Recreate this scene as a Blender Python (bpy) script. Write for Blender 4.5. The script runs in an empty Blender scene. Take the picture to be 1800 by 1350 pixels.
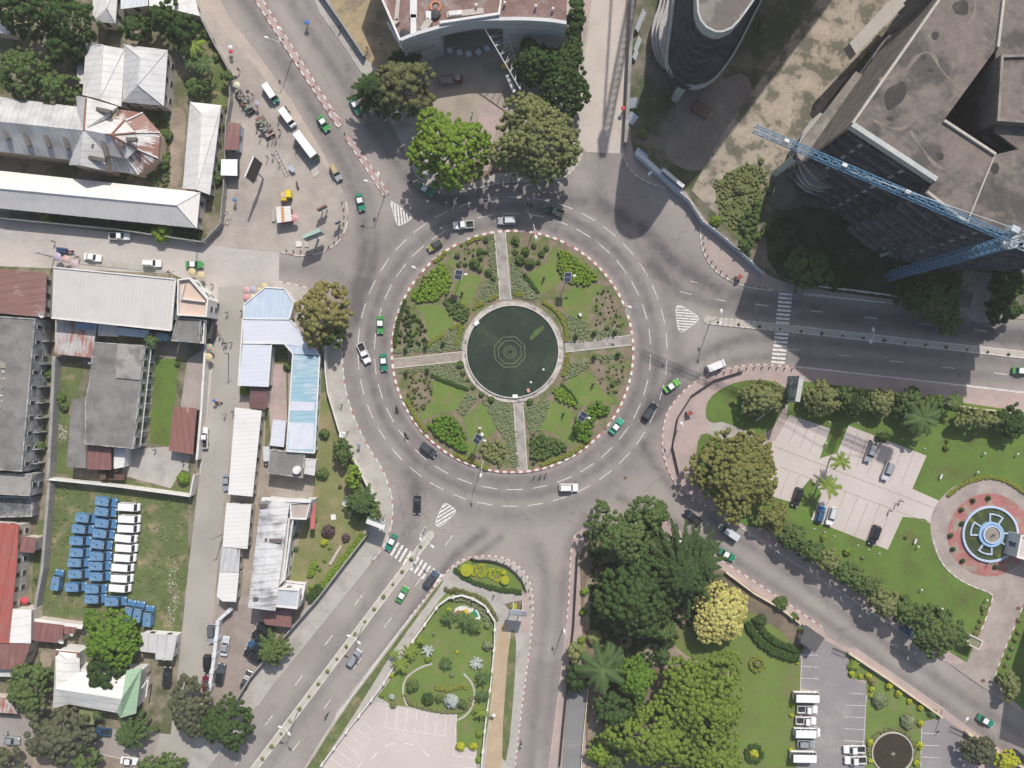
import bpy,bmesh,math,random
import numpy as np
from mathutils import Vector,Matrix
random.seed(7); rng = np.random.default_rng(7)
sc = bpy.context.scene
COL = sc.collection
H = 175.0; S = 0.14            # camera height (m), metres per photograph pixel on the ground
# ---------------------------------------------------------------- camera, sky, sun, exposure
cam = bpy.data.cameras.new('camera'); camo = bpy.data.objects.new('camera',cam); COL.objects.link(camo)
camo.location = (0,0,H); camo.rotation_euler = (0,0,0)
cam.sensor_width = 36.0; cam.lens = 36.0*H/(1800*S); cam.clip_end = 3000; cam.clip_start = 1
sc.camera = camo
SUN_EL = math.radians(47); SUN_DIR = Vector((0.31,0.95,0)).normalized()
w = bpy.data.worlds.new('World'); sc.world = w; w.use_nodes = True
nt = w.node_tree; sky = nt.nodes.new('ShaderNodeTexSky'); sky.sky_type = 'NISHITA'; sky.sun_disc = False
sky.sun_elevation = SUN_EL; sky.sun_rotation = math.atan2(SUN_DIR.x,SUN_DIR.y); sky.dust_density = 2.5
bg = nt.nodes['Background']; nt.links.new(sky.outputs[0],bg.inputs[0]); bg.inputs[1].default_value = 0.12
sl = bpy.data.lights.new('sun','SUN'); sl.energy = 4.2; sl.angle = math.radians(0.6); sl.color = (1,0.95,0.88)
so = bpy.data.objects.new('sun',sl); COL.objects.link(so)
sd = Vector((SUN_DIR.x*math.cos(SUN_EL),SUN_DIR.y*math.cos(SUN_EL),math.sin(SUN_EL)))
so.rotation_euler = sd.to_track_quat('Z','Y').to_euler(); so.location = (60,150,200)
sc.view_settings.view_transform = 'Standard'; sc.view_settings.look = 'None'
sc.view_settings.exposure = 0.1; sc.view_settings.gamma = 1
# ---------------------------------------------------------------- helpers
def W(px,py,h=0.0):
 """real position of a point seen at photograph pixel px,py when it is h metres above the ground"""
 s = S*(1-h/H); return Vector(((px-900)*s,(675-py)*s,h))
def WL(pts,h=0.0): return [W(p[0],p[1],h) for p in pts]
def crop(ox,oy,k,pts): return [(ox+x/k,oy+y/k) for x,y in pts]
def area(p): return sum(p[i][0]*p[(i+1) % len(p)][1]-p[(i+1) % len(p)][0]*p[i][1] for i in range(len(p)))/2
def smooth(pts,n=2,closed=True):
 pts = [tuple(p[:2]) for p in pts]
 for _ in range(n):
  q = []; N = len(pts)
  rngi = range(N) if closed else range(N-1)
  if not closed: q.append(pts[0])
  for i in rngi:
   a,b = pts[i],pts[(i+1) % N]
   q += [(a[0]*.75+b[0]*.25,a[1]*.75+b[1]*.25),(a[0]*.25+b[0]*.75,a[1]*.25+b[1]*.75)]
  if not closed: q.append(pts[-1])
  pts = q
 return pts
def inset(poly,d):
 """move every edge of a world polygon inwards by d"""
 P = [Vector(p[:2]) for p in poly]
 if area(P) < 0: P.reverse()
 out = []; N = len(P)
 for i in range(N):
  a,b,c = P[i-1],P[i],P[(i+1) % N]
  e1 = (b-a).normalized(); e2 = (c-b).normalized()
  n1 = Vector((-e1.y,e1.x)); n2 = Vector((-e2.y,e2.x))
  m = (n1+n2); l = m.length
  if l < 1e-4: out.append(b+n1*d); continue
  m /= l; out.append(b+m*(d/max(m.dot(n1),.3)))
 return out
def inside(x,y,poly):
 c = False; n = len(poly); j = n-1
 for i in range(n):
  xi,yi = poly[i][0],poly[i][1]; xj,yj = poly[j][0],poly[j][1]
  if (yi > y) != (yj > y) and x < (xj-xi)*(y-yi)/(yj-yi)+xi: c = not c
  j = i
 return c
class MB:
 def __init__(s): s.v = []; s.f = []; s.m = []
 def add(s,vs,fs,m=0):
  n = len(s.v); s.v += [tuple(v) for v in vs]; s.f += [tuple(i+n for i in f) for f in fs]; s.m += [m]*len(fs); return s
 def box(s,c,size,rz=0,m=0,top=1.0,mt=None):
  """c = centre of the bottom face, top = scale of the top face"""
  x,y,z = size; ca,sa = math.cos(rz),math.sin(rz); vs = []
  for k,t in ((0,1),(z,top)):
   for a,b in ((-1,-1),(1,-1),(1,1),(-1,1)):
    u,v = a*x/2*t,b*y/2*t; vs.append((c[0]+u*ca-v*sa,c[1]+u*sa+v*ca,c[2]+k))
  s.add(vs,[(3,2,1,0),(0,1,5,4),(1,2,6,5),(2,3,7,6),(3,0,4,7)],m)
  s.add(vs[4:],[(0,1,2,3)],m if mt is None else mt); return s
 def prism(s,poly,z0,z1,m=0,mt=None,top=None):
  P = [tuple(p[:2]) for p in poly]
  T = [tuple(p[:2]) for p in top] if top else P
  if area(P) < 0: P = P[::-1]; T = T[::-1]
  n = len(P); vs = [(x,y,z0) for x,y in P]+[(x,y,z1) for x,y in T]
  s.add(vs,[tuple(range(n))[::-1]]+[(i,(i+1) % n,n+(i+1) % n,n+i) for i in range(n)],m)
  s.add([(x,y,z1) for x,y in T],[tuple(range(n))],m if mt is None else mt); return s
 def ring(s,outer,inner,z0,z1,m=0):
  n = len(outer); vs = []
  for P,z in ((outer,z0),(outer,z1),(inner,z1),(inner,z0)): vs += [(p[0],p[1],z) for p in P]
  fs = []
  for i in range(n):
   j = (i+1) % n
   fs += [(i,j,n+j,n+i),(n+i,n+j,2*n+j,2*n+i),(2*n+i,2*n+j,3*n+j,3*n+i)]
  return s.add(vs,fs,m)
 def tube(s,p0,p1,r0,r1=None,n=6,m=0):
  p0,p1 = Vector(p0),Vector(p1); r1 = r0 if r1 is None else r1; d = (p1-p0)
  if d.length < 1e-6: return s
  d.normalize(); u = d.orthogonal().normalized(); v = d.cross(u); vs = []
  for p,r in ((p0,r0),(p1,r1)):
   for k in range(n):
    a = 2*math.pi*k/n; vs.append(p+u*(math.cos(a)*r)+v*(math.sin(a)*r))
  return s.add(vs,[tuple(range(n))[::-1]]+[(i,(i+1) % n,n+(i+1) % n,n+i) for i in range(n)]+[tuple(range(n,2*n))],m)
 def beam(s,a,b,w_,h_,z0,m=0):
  """box along a-b (xy) of width w_, from z0 up h_"""
  a = Vector(a[:2]); b = Vector(b[:2]); d = b-a; c = (a+b)/2
  return s.box((c.x,c.y,z0),(d.length,w_,h_),math.atan2(d.y,d.x),m)
 def lathe(s,c,prof,n=24,m=0):
  vs = []
  for r,z in prof:
   for k in range(n):
    a = 2*math.pi*k/n; vs.append((c[0]+math.cos(a)*r,c[1]+math.sin(a)*r,c[2]+z))
  fs = [(i*n+k,i*n+(k+1) % n,(i+1)*n+(k+1) % n,(i+1)*n+k) for i in range(len(prof)-1) for k in range(n)]
  return s.add(vs,fs,m)
 def mesh(s,name,mats,off=(0,0,0),smooth=False):
  me = bpy.data.meshes.new(name)
  me.from_pydata([(x-off[0],y-off[1],z-off[2]) for x,y,z in s.v],[],s.f)
  if not isinstance(mats,(list,tuple)): mats = [mats]
  for m in mats: me.materials.append(m)
  me.polygons.foreach_set('material_index',s.m)
  if smooth: me.polygons.foreach_set('use_smooth',[True]*len(s.f))
  me.update(); return me
 def build(s,name,mats,parent=None,smooth=False):
  off = LOC.get(parent.name,(0,0,0)) if parent else (0,0,0)
  o = bpy.data.objects.new(name,s.mesh(name,mats,off,smooth)); COL.objects.link(o)
  if parent: o.parent = parent
  LOC[o.name] = off; return o
LOC = {}
def thing(name,label,cat,loc=(0,0,0),rz=0,group=None):
 o = bpy.data.objects.new(name,None); COL.objects.link(o); o.empty_display_size = .3
 o.location = loc; o.rotation_euler = (0,0,rz); LOC[o.name] = tuple(loc)
 o['label'] = label; o['category'] = cat
 if group: o['group'] = group
 return o
def tag(o,label,cat,group=None,loc=None):
 o['label'] = label; o['category'] = cat
 if group: o['group'] = group
 return o
def struct(o): o['kind'] = 'structure'; return o
def stuff(o,label,cat): o['kind'] = 'stuff'; o['label'] = label; o['category'] = cat; return o
def recentre(o):
 """give a one-mesh thing an origin at the middle of its base"""
 me = o.data; n = len(me.vertices); c = np.empty(n*3,'f'); me.vertices.foreach_get('co',c); c = c.reshape(-1,3)
 b = np.array([(c[:,0].min()+c[:,0].max())/2,(c[:,1].min()+c[:,1].max())/2,c[:,2].min()])
 me.vertices.foreach_set('co',(c-b).ravel()); me.update(); o.location = b; LOC[o.name] = tuple(b); return o
# ---------------------------------------------------------------- materials (all procedural)
MC = {}
def mat(name,col,rough=.85,var=.18,scale=.35,fine=3.0,bump=0.0,metal=0.0,col2=None,c2=(.45,.6),c2scale=.12,spec=.3):
 """two-scale mottling of one base colour, optionally patches of a second colour"""
 if name in MC: return MC[name]
 m = bpy.data.materials.new(name); MC[name] = m; m.use_nodes = True; N = m.node_tree.nodes; L = m.node_tree.links
 b = N['Principled BSDF']; b.inputs['Roughness'].default_value = rough; b.inputs['Metallic'].default_value = metal
 b.inputs['Specular IOR Level'].default_value = spec
 tc = N.new('ShaderNodeTexCoord')
 def noise(sc_,det=3.0,r=.6):
  n = N.new('ShaderNodeTexNoise'); n.inputs['Scale'].default_value = sc_; n.inputs['Detail'].default_value = det; n.inputs['Roughness'].default_value = r
  L.new(tc.outputs['Object'],n.inputs['Vector']); return n.outputs['Fac']
 def ramp(src,lo,hi,a,c):
  r = N.new('ShaderNodeMapRange'); r.inputs[1].default_value = lo; r.inputs[2].default_value = hi; r.inputs[3].default_value = a; r.inputs[4].default_value = c
  L.new(src,r.inputs[0]); return r.outputs[0]
 cur = None
 if col2:
  mx = N.new('ShaderNodeMix'); mx.data_type = 'RGBA'; mx.inputs[6].default_value = (*col,1); mx.inputs[7].default_value = (*col2,1)
  L.new(ramp(noise(c2scale,6,.65),c2[0],c2[1],0,1),mx.inputs[0]); cur = mx.outputs[2]
 v1 = ramp(noise(scale,5),.3,.7,1-var,1+var); v2 = ramp(noise(fine,3,.7),.3,.7,1-var*.7,1+var*.7)
 mm = N.new('ShaderNodeMath'); mm.operation = 'MULTIPLY'; L.new(v1,mm.inputs[0]); L.new(v2,mm.inputs[1])
 vm = N.new('ShaderNodeVectorMath'); vm.operation = 'SCALE'
 if cur: L.new(cur,vm.inputs[0])
 else: vm.inputs[0].default_value = col
 L.new(mm.outputs[0],vm.inputs['Scale']); L.new(vm.outputs[0],b.inputs['Base Color'])
 if bump:
  bp = N.new('ShaderNodeBump'); bp.inputs['Strength'].default_value = bump; bp.inputs['Distance'].default_value = .05
  L.new(noise(fine*1.5,4,.7),bp.inputs['Height']); L.new(bp.outputs[0],b.inputs['Normal'])
 return m
def corr(name,col,ang,col2=None,c2=(.5,.62),pitch=1.0,var=.15,streak=.25,lines=.2,rough=.55,across=False):
 """corrugated sheet roofing: ribs along direction ang, panel seams, dirt streaks running down the ribs"""
 if name in MC: return MC[name]
 m = bpy.data.materials.new(name); MC[name] = m; m.use_nodes = True; N = m.node_tree.nodes; L = m.node_tree.links
 b = N['Principled BSDF']; b.inputs['Roughness'].default_value = rough; b.inputs['Metallic'].default_value = .0
 tc = N.new('ShaderNodeTexCoord'); mp = N.new('ShaderNodeMapping'); mp.inputs['Rotation'].default_value = (0,0,-ang)
 L.new(tc.outputs['Object'],mp.inputs['Vector'])
 st = N.new('ShaderNodeMapping'); st.inputs['Scale'].default_value = (.25,2.2,.25); L.new(mp.outputs[0],st.inputs['Vector'])
 n1 = N.new('ShaderNodeTexNoise'); n1.inputs['Scale'].default_value = .8; n1.inputs['Detail'].default_value = 6; n1.inputs['Roughness'].default_value = .7; L.new(st.outputs[0],n1.inputs['Vector'])
 n2 = N.new('ShaderNodeTexNoise'); n2.inputs['Scale'].default_value = .22; n2.inputs['Detail'].default_value = 5; L.new(tc.outputs['Object'],n2.inputs['Vector'])
 def ramp(src,lo,hi,a,c):
  r = N.new('ShaderNodeMapRange'); r.inputs[1].default_value = lo; r.inputs[2].default_value = hi; r.inputs[3].default_value = a; r.inputs[4].default_value = c
  L.new(src,r.inputs[0]); return r.outputs[0]
 mx = N.new('ShaderNodeMix'); mx.data_type = 'RGBA'; mx.inputs[6].default_value = (*col,1); mx.inputs[7].default_value = (*(col2 or tuple(c*.55 for c in col)),1)
 ad = N.new('ShaderNodeMath'); ad.operation = 'ADD'; L.new(n1.outputs['Fac'],ad.inputs[0]); L.new(n2.outputs['Fac'],ad.inputs[1])
 hf = N.new('ShaderNodeMath'); hf.operation = 'MULTIPLY'; hf.inputs[1].default_value = .5; L.new(ad.outputs[0],hf.inputs[0])
 L.new(ramp(hf.outputs[0],c2[0],c2[1],0,1),mx.inputs[0])
 wv = N.new('ShaderNodeTexWave'); wv.wave_type = 'BANDS'; wv.bands_direction = 'Y'; wv.inputs['Scale'].default_value = .314/pitch; wv.inputs['Distortion'].default_value = .05
 L.new(mp.outputs[0],wv.inputs['Vector'])
 wf = ramp(wv.outputs['Fac'],0,.12,1-lines,1)
 v = ramp(n1.outputs['Fac'],.3,.7,1-var,1+var)
 mm = N.new('ShaderNodeMath'); mm.operation = 'MULTIPLY'; L.new(wf,mm.inputs[0]); L.new(v,mm.inputs[1])
 vm = N.new('ShaderNodeVectorMath'); vm.operation = 'SCALE'; L.new(mx.outputs[2],vm.inputs[0]); L.new(mm.outputs[0],vm.inputs['Scale']); L.new(vm.outputs[0],b.inputs['Base Color'])
 w2 = N.new('ShaderNodeTexWave'); w2.wave_type = 'BANDS'; w2.bands_direction = 'Y'; w2.inputs['Scale'].default_value = 1.2; L.new(mp.outputs[0],w2.inputs['Vector'])
 bp = N.new('ShaderNodeBump'); bp.inputs['Strength'].default_value = .35; bp.inputs['Distance'].default_value = .04; L.new(w2.outputs['Fac'],bp.inputs['Height']); L.new(bp.outputs[0],b.inputs['Normal'])
 return m
def leafmat(name,c1,c2,rough=.75):
 if name in MC: return MC[name]
 c1 = tuple(c*1.45 for c in c1); c2 = tuple(c*1.3 for c in c2)
 m = bpy.data.materials.new(name); MC[name] = m; m.use_nodes = True; N = m.node_tree.nodes; L = m.node_tree.links
 b = N['Principled BSDF']; b.inputs['Roughness'].default_value = rough; b.inputs['Specular IOR Level'].default_value = .12
 a = N.new('ShaderNodeAttribute'); a.attribute_name = 'tint'
 mx = N.new('ShaderNodeMix'); mx.data_type = 'RGBA'; mx.inputs[6].default_value = (*c1,1); mx.inputs[7].default_value = (*c2,1)
 L.new(a.outputs['Fac'],mx.inputs[0]); L.new(mx.outputs[2],b.inputs['Base Color'])
 # a little light passes through the leaves
 tr = N.new('ShaderNodeBsdfTranslucent'); L.new(mx.outputs[2],tr.inputs['Color']); ms = N.new('ShaderNodeMixShader'); ms.inputs[0].default_value = .3
 L.new(b.outputs[0],ms.inputs[1]); L.new(tr.outputs[0],ms.inputs[2]); L.new(ms.outputs[0],N['Material Output'].inputs['Surface'])
 return m
def paint(name,col,rough=.3,metal=0.0): return mat(name,col,rough,.05,.8,6,spec=.5,metal=metal)
def glass(name,col=(.02,.03,.035)): return mat(name,col,.12,.1,2,8,spec=.7)
# ================================================================ SETTING: ground, roads, pavements
M_dirt = mat('sandy_dirt',(.30,.245,.19),.95,.14,.25,2.5,.3,col2=(.21,.17,.13))
M_yard = mat('yard_ground',(.23,.195,.15),.95,.15,.3,2.5,.3,col2=(.09,.10,.045),c2=(.42,.58),c2scale=.16)
M_grassdirt = mat('patchy_grass',(.10,.13,.045),.95,.2,.3,2.5,.4,col2=(.235,.19,.12),c2=(.5,.66),c2scale=.22)
M_dry = mat('dry_grass',(.33,.26,.16),.95,.16,.3,2.5,.4,col2=(.20,.165,.11),c2=(.48,.62),c2scale=.2)
M_lawn = mat('mown_lawn',(.10,.165,.032),.95,.13,.12,2.0,.3,col2=(.10,.115,.035),c2=(.48,.68),c2scale=.2)
M_lawn2 = mat('garden_lawn',(.13,.19,.045),.95,.12,.15,2.0,.3,col2=(.17,.16,.07),c2=(.5,.68),c2scale=.3)
M_soil = mat('bed_soil',(.20,.155,.11),.95,.16,.3,2.5,.3,col2=(.135,.11,.08))
M_conc = mat('pale_concrete',(.42,.385,.355),.9,.07,.15,1.2,.15,col2=(.36,.325,.30),c2=(.45,.62),c2scale=.08)
M_pave = mat('block_paving',(.36,.335,.30),.9,.10,.2,6.0,.3,col2=(.29,.27,.24),c2scale=.1)
M_pink = mat('pink_paving',(.385,.30,.28),.9,.09,.3,2.5,.2,col2=(.31,.26,.245),c2=(.5,.68),c2scale=.2)
M_grey = mat('grey_slab',(.38,.355,.325),.9,.10,.3,2.0,.2,col2=(.29,.27,.245),c2=(.5,.68),c2scale=.2)
M_plaza = mat('gravel_plaza',(.37,.33,.29),.95,.09,.3,4.0,.4,col2=(.30,.265,.235),c2scale=.1)
M_park = mat('parking_concrete',(.50,.445,.415),.9,.06,.2,1.5,.1,col2=(.44,.385,.36),c2=(.45,.65),c2scale=.1)
M_darkpark = mat('parking_asphalt',(.235,.215,.22),.92,.09,.2,2.0,.2,col2=(.29,.265,.26),c2=(.5,.66),c2scale=.12)
M_white = mat('white_road_paint',(.70,.67,.64),.8,.1,2,6,col2=(.36,.33,.31),c2=(.52,.62),c2scale=1.5)
M_kred = mat('red_kerb_paint',(.33,.155,.13),.85,.2,1,4,col2=(.38,.30,.26),c2=(.54,.64),c2scale=.9)
M_kwhite = mat('white_kerb_paint',(.64,.59,.55),.85,.12,1,4,col2=(.42,.37,.33),c2=(.56,.66),c2scale=.9)
M_stone = mat('kerb_stone',(.42,.38,.34),.9,.12,1,4)
SHEETS = [0]
def sheet(name,pts,z,m,z0=None,h=None,sm=0):
 pts = smooth(pts,sm) if sm else pts
 SHEETS[0] += 1; z += SHEETS[0]*.0003
 return struct(MB().prism(WL(pts),(z-.13 if z0 is None else z0),z,0).build(name,m))
gb = MB(); gb.add([(-1500,-1500,-.15),(1500,-1500,-.15),(1500,1500,-.15),(-1500,1500,-.15)],[(0,1,2,3)])
struct(gb.build('ground',M_yard))
# --- the asphalt: one fine sheet, darker where tyres have worn and stained it
def wear_field(X,Y):
 """0..1 tyre wear at photograph-pixel positions"""
 wv = np.zeros_like(X); R = np.hypot(X-901,Y-618)
 for r,wd,a in ((226,9,.75),(238,7,.35),(254,10,.8),(284,12,.45),(300,14,.25)): wv += a*np.exp(-((R-r)/wd)**2)
 def seg(path,wd,a):
  nonlocal wv
  best = np.full(X.shape,1e9)
  for (x0,y0),(x1,y1) in zip(path[:-1],path[1:]):
   dx,dy = x1-x0,y1-y0; t = np.clip(((X-x0)*dx+(Y-y0)*dy)/(dx*dx+dy*dy),0,1)
   best = np.minimum(best,np.hypot(X-x0-t*dx,Y-y0-t*dy))
  wv = wv+a*np.exp(-(best/wd)**2)
 for p,wd,a in WEAR: seg(smooth(p,2,False),wd,a)
 return np.clip(wv,0,1.3)
WEAR = [
 ([(1950,602),(1800,588),(1560,556),(1390,533),(1270,515),(1190,470),(1130,400),(1060,360)],14,.95),
 ([(1950,625),(1800,604),(1560,572),(1390,556),(1280,540),(1200,520),(1150,470)],12,.8),
 ([(1950,655),(1800,640),(1560,612),(1400,596),(1300,590),(1200,640),(1140,730)],12,.75),
 ([(1950,680),(1800,668),(1560,642),(1400,627),(1290,630),(1210,670),(1140,740)],10,.6),
 ([(390,-60),(470,60),(560,210),(615,310),(640,380),(640,450),(625,560)],15,.8),
 ([(420,-60),(500,60),(590,220),(650,330),(665,400),(650,500)],8,.4),
 ([(470,-60),(560,80),(640,200),(700,300),(760,350),(850,355)],12,.75),
 ([(500,-60),(590,80),(670,200),(730,300)],10,.5),
 ([(375,1480),(470,1310),(560,1185),(650,1060),(700,980),(735,900),(720,820)],13,.45),
 ([(400,1480),(490,1320),(580,1195),(670,1070)],8,.35),
 ([(455,1480),(560,1330),(660,1170),(740,1060),(790,985),(850,935)],9,.85),
 ([(480,1490),(590,1330),(690,1180),(765,1070),(815,995),(880,945)],7,.65),
 ([(925,1480),(935,1300),(955,1130),(962,1020),(945,960)],11,.5),
 ([(950,1480),(960,1300),(985,1100),(995,960),(1030,910)],10,.45),
 ([(1900,1360),(1700,1230),(1500,1090),(1350,980),(1230,900),(1170,850),(1130,780)],9,.6),
 ([(1880,1385),(1680,1255),(1470,1105),(1310,995),(1180,915),(1090,875)],9,.6),
 ([(1055,270),(1060,320),(1040,350),(960,355)],18,.4),([(1090,280),(1150,400),(1230,480)],25,.3),
 ([(490,470),(580,475),(640,520)],14,.4),([(655,990),(700,905),(745,850)],16,.3)]
def grid_sheet(name,x0,x1,y0,y1,step,z,field,m,keep=None):
 xs = np.arange(x0,x1+1e-6,step); ys = np.arange(y0,y1+1e-6,step); X,Y = np.meshgrid(xs,ys)
 nx,ny = len(xs),len(ys); co = np.stack([(X-900)*S,(675-Y)*S,np.full_like(X,z)],-1).reshape(-1,3).astype('f')
 i = (np.arange(ny-1)[:,None]*nx+np.arange(nx-1)[None,:]).ravel(); F = np.stack([i,i+nx,i+nx+1,i+1],1)
 me = bpy.data.meshes.new(name); me.vertices.add(len(co)); me.vertices.foreach_set('co',co.ravel())
 me.loops.add(F.size); me.loops.foreach_set('vertex_index',F.ravel().astype('i')); me.polygons.add(len(F))
 me.polygons.foreach_set('loop_start',(np.arange(len(F))*4).astype('i')); me.update(calc_edges=True)
 at = me.attributes.new('wear','FLOAT','POINT'); at.data.foreach_set('value',field(X,Y).ravel().astype('f'))
 me.materials.append(m); o = bpy.data.objects.new(name,me); COL.objects.link(o); return o
def asphalt_mat():
 m = mat('road_asphalt',(.30,.268,.246),.93,.075,.12,2.4,.12,col2=(.26,.23,.213),c2=(.4,.7),c2scale=.05)
 N = m.node_tree.nodes; L = m.node_tree.links; b = N['Principled BSDF']; src = b.inputs['Base Color'].links[0].from_socket
 a = N.new('ShaderNodeAttribute'); a.attribute_name = 'wear'
 n = N.new('ShaderNodeTexNoise'); n.inputs['Scale'].default_value = .35; n.inputs['Detail'].default_value = 6
 tc = N.new('ShaderNodeTexCoord'); L.new(tc.outputs['Object'],n.inputs['Vector'])
 mr = N.new('ShaderNodeMapRange'); mr.inputs[1].default_value = .3; mr.inputs[2].default_value = .7; mr.inputs[3].default_value = .6; mr.inputs[4].default_value = 1.15; L.new(n.outputs['Fac'],mr.inputs[0])
 mu = N.new('ShaderNodeMath'); mu.operation = 'MULTIPLY'; mu.use_clamp = True; L.new(a.outputs['Fac'],mu.inputs[0]); L.new(mr.outputs[0],mu.inputs[1])
 mx = N.new('ShaderNodeMix'); mx.data_type = 'RGBA'; L.new(mu.outputs[0],mx.inputs[0]); L.new(src,mx.inputs[6]); mx.inputs[7].default_value = (.125,.114,.115,1); 
 vo = N.new('ShaderNodeTexVoronoi'); vo.feature = 'DISTANCE_TO_EDGE'; vo.inputs['Scale'].default_value = .085; nd = N.new('ShaderNodeTexNoise'); nd.inputs['Scale'].default_value = .5; nd.inputs['Detail'].default_value = 5; L.new(tc.outputs['Object'],nd.inputs['Vector'])
 ml = N.new('ShaderNodeVectorMath'); ml.operation = 'MULTIPLY_ADD'; ml.inputs[1].default_value = (5,5,0); L.new(nd.outputs['Color'],ml.inputs[0]); L.new(tc.outputs['Object'],ml.inputs[2]); L.new(ml.outputs[0],vo.inputs['Vector'])
 cr = N.new('ShaderNodeMapRange'); cr.inputs[1].default_value = .004; cr.inputs[2].default_value = .013; cr.inputs[3].default_value = .84; cr.inputs[4].default_value = 1; L.new(vo.outputs['Distance'],cr.inputs[0])
 v2 = N.new('ShaderNodeTexVoronoi'); v2.inputs['Scale'].default_value = .06; L.new(ml.outputs[0],v2.inputs['Vector']); sp = N.new('ShaderNodeSeparateColor'); L.new(v2.outputs['Color'],sp.inputs[0])
 pt = N.new('ShaderNodeMapRange'); pt.inputs[3].default_value = .955; pt.inputs[4].default_value = 1.045; L.new(sp.outputs[0],pt.inputs[0]); m3 = N.new('ShaderNodeMath'); m3.operation = 'MULTIPLY'; L.new(cr.outputs[0],m3.inputs[0]); L.new(pt.outputs[0],m3.inputs[1])
 sc_ = N.new('ShaderNodeVectorMath'); sc_.operation = 'SCALE'; L.new(mx.outputs[2],sc_.inputs[0]); L.new(m3.outputs[0],sc_.inputs['Scale']); L.new(sc_.outputs[0],b.inputs['Base Color'])
 return m
M_asph = asphalt_mat()
struct(grid_sheet('road',-200,2000,-160,1510,4,0,wear_field,M_asph))
# concrete side streets
sheet('concrete_road',[(-200,372),(0,386),(357,427),(491,442),(490,500),(440,503),(380,510),(360,488),(300,481),(0,468),(-200,455)],.02,M_conc)
sheet('concrete_road',[(1044,-160),(1040,0),(1028,100),(1018,195),(1018,250),(1030,267),(1094,270),(1096,200),(1100,0),(1106,-160)],.02,mat('north_road_concrete',(.46,.41,.37),.9,.06,.15,1.2,.1,col2=(.42,.36,.31),c2=(.5,.68),c2scale=.1))
sheet('block_paved_street',[(378,505),(432,503),(426,560),(421,670),(393,884),(377,1060),(364,1210),(335,1350),(262,1350),(310,1206),(330,1010),(350,836),(364,670),(368,560)],.024,M_pave)
# raised ground blocks: z .12 above the asphalt
Z = .12
sheet('yard',[(-200,-160),(305,-160),(328,0),(352,30),(380,80),(402,120),(404,180),(396,215),(392,330),(386,395),(357,427),(0,386),(-200,372)],Z,M_yard)
sheet('verge',[(305,-160),(318,-160),(352,0),(400,62),(450,118),(500,184),(563,282),(592,320),(606,345),(612,370),(610,398),(599,423),(575,441),(550,449),(520,450),(491,442),(420,437),(357,427),(386,395),(392,330),(396,215),(404,180),(402,120),(380,80),(352,30),(328,0)],.06,M_plaza)
sheet('verge',[(318,-160),(352,0),(400,62),(450,118),(500,184),(563,282),(592,320),(600,335),(607,345),(570,272),(509,172),(457,100),(410,40),(375,-20),(345,-160)],.05,mat('road_edge_dirt',(.40,.335,.29),.95,.1,.3,2.5,.2))
sheet('yard',[(-200,455),(0,468),(300,481),(366,488),(376,500),(374,560),(364,670),(350,836),(330,1010),(310,1206),(300,1290),(277,1288),(141,1274),(60,1262),(-200,1235)],Z,M_yard)
sheet('yard',[(-200,1300),(0,1312),(120,1318),(160,1322),(217,1335),(260,1345),(255,1510),(-200,1510)],Z,M_dirt)
sheet('pavement',smooth([(366,482),(376,486),(384,500),(385,520),(382,560),(376,640),(362,760),(354,836),(350,836),(364,670),(374,560),(372,510),(300,481),(302,478)],1),.14,M_conc)
MID = [(428,507),(440,502),(490,495),(530,501),(560,518),(592,556),(601,590),(603,660),(613,710),(640,775),(672,822),(689,868),(691,900),(688,930),(674,962),(652,990),(450,1240),(400,1305),(330,1400),(280,1400),(335,1345),(364,1210),(377,1060),(393,884),(421,670),(426,560)]
sheet('pavement',MID,Z,M_grey)
sheet('verge',smooth([(100+0,460),(300,481),(310,474),(140,452),(80,448)],1),.135,M_grey)
sheet('yard',[(426,560),(560,560),(572,620),(576,690),(598,760),(632,830),(658,880),(660,905),(652,925),(560,1040),(440,1190),(400,1262),(372,1262),(364,1210),(377,1060),(393,884),(421,670)],.14,mat('courtyard',(.33,.29,.25),.95,.12,.3,2.5,.2,col2=(.26,.22,.18)))
sheet('yard',[(382,1062),(440,1062),(458,1100),(510,1105),(440,1190),(412,1238),(396,1215),(372,1262),(364,1262)],.155,mat('brown_block_paving',(.29,.245,.22),.95,.12,.3,6,.3,col2=(.24,.20,.175)))
sheet('lawn',smooth([(556,640),(572,650),(574,690),(592,757),(625,825),(650,880),(652,910),(640,935),(560,1030),(540,1050),(505,1050),(520,960),(552,880),(552,790)],1),.16,mat('tired_lawn',(.17,.185,.07),.95,.13,.2,2.5,.3,col2=(.25,.205,.12),c2=(.46,.64),c2scale=.25))
sheet('lawn',[(564,600),(570,650),(573,690),(562,690),(560,600)],.165,M_grassdirt)
sheet('lawn',[(470,612),(506,612),(508,800),(466,800)],.162,M_grassdirt)
sheet('pavement',[(480,640),(503,640),(505,740),(490,790),(478,790),(472,700)],.17,M_pink)
SWI = smooth([(535,1350),(570,1290),(588,1263),(592,1248),(700,1110),(782,1008),(800,990),(820,981),(850,976),(880,978),(905,989),(925,1008),(936,1035),(938,1075),(930,1150),(923,1200),(914,1270),(905,1350),(895,1510),(430,1510)],1)
sheet('pavement',SWI,Z,M_grey)
SEB = smooth([(1003,962),(1008,940),(1035,922),(1100,905),(1165,914),(1190,933),(1278,991),(1350,1037),(1446,1103),(1452,1118),(1490,1140),(1501,1137),(1665,1250),(1720,1292),(1753,1312),(1850,1385),(1900,1510),(950,1510),(964,1350),(984,1200),(1000,1050)],1)
sheet('pavement',SEB,Z,M_pink)
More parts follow.
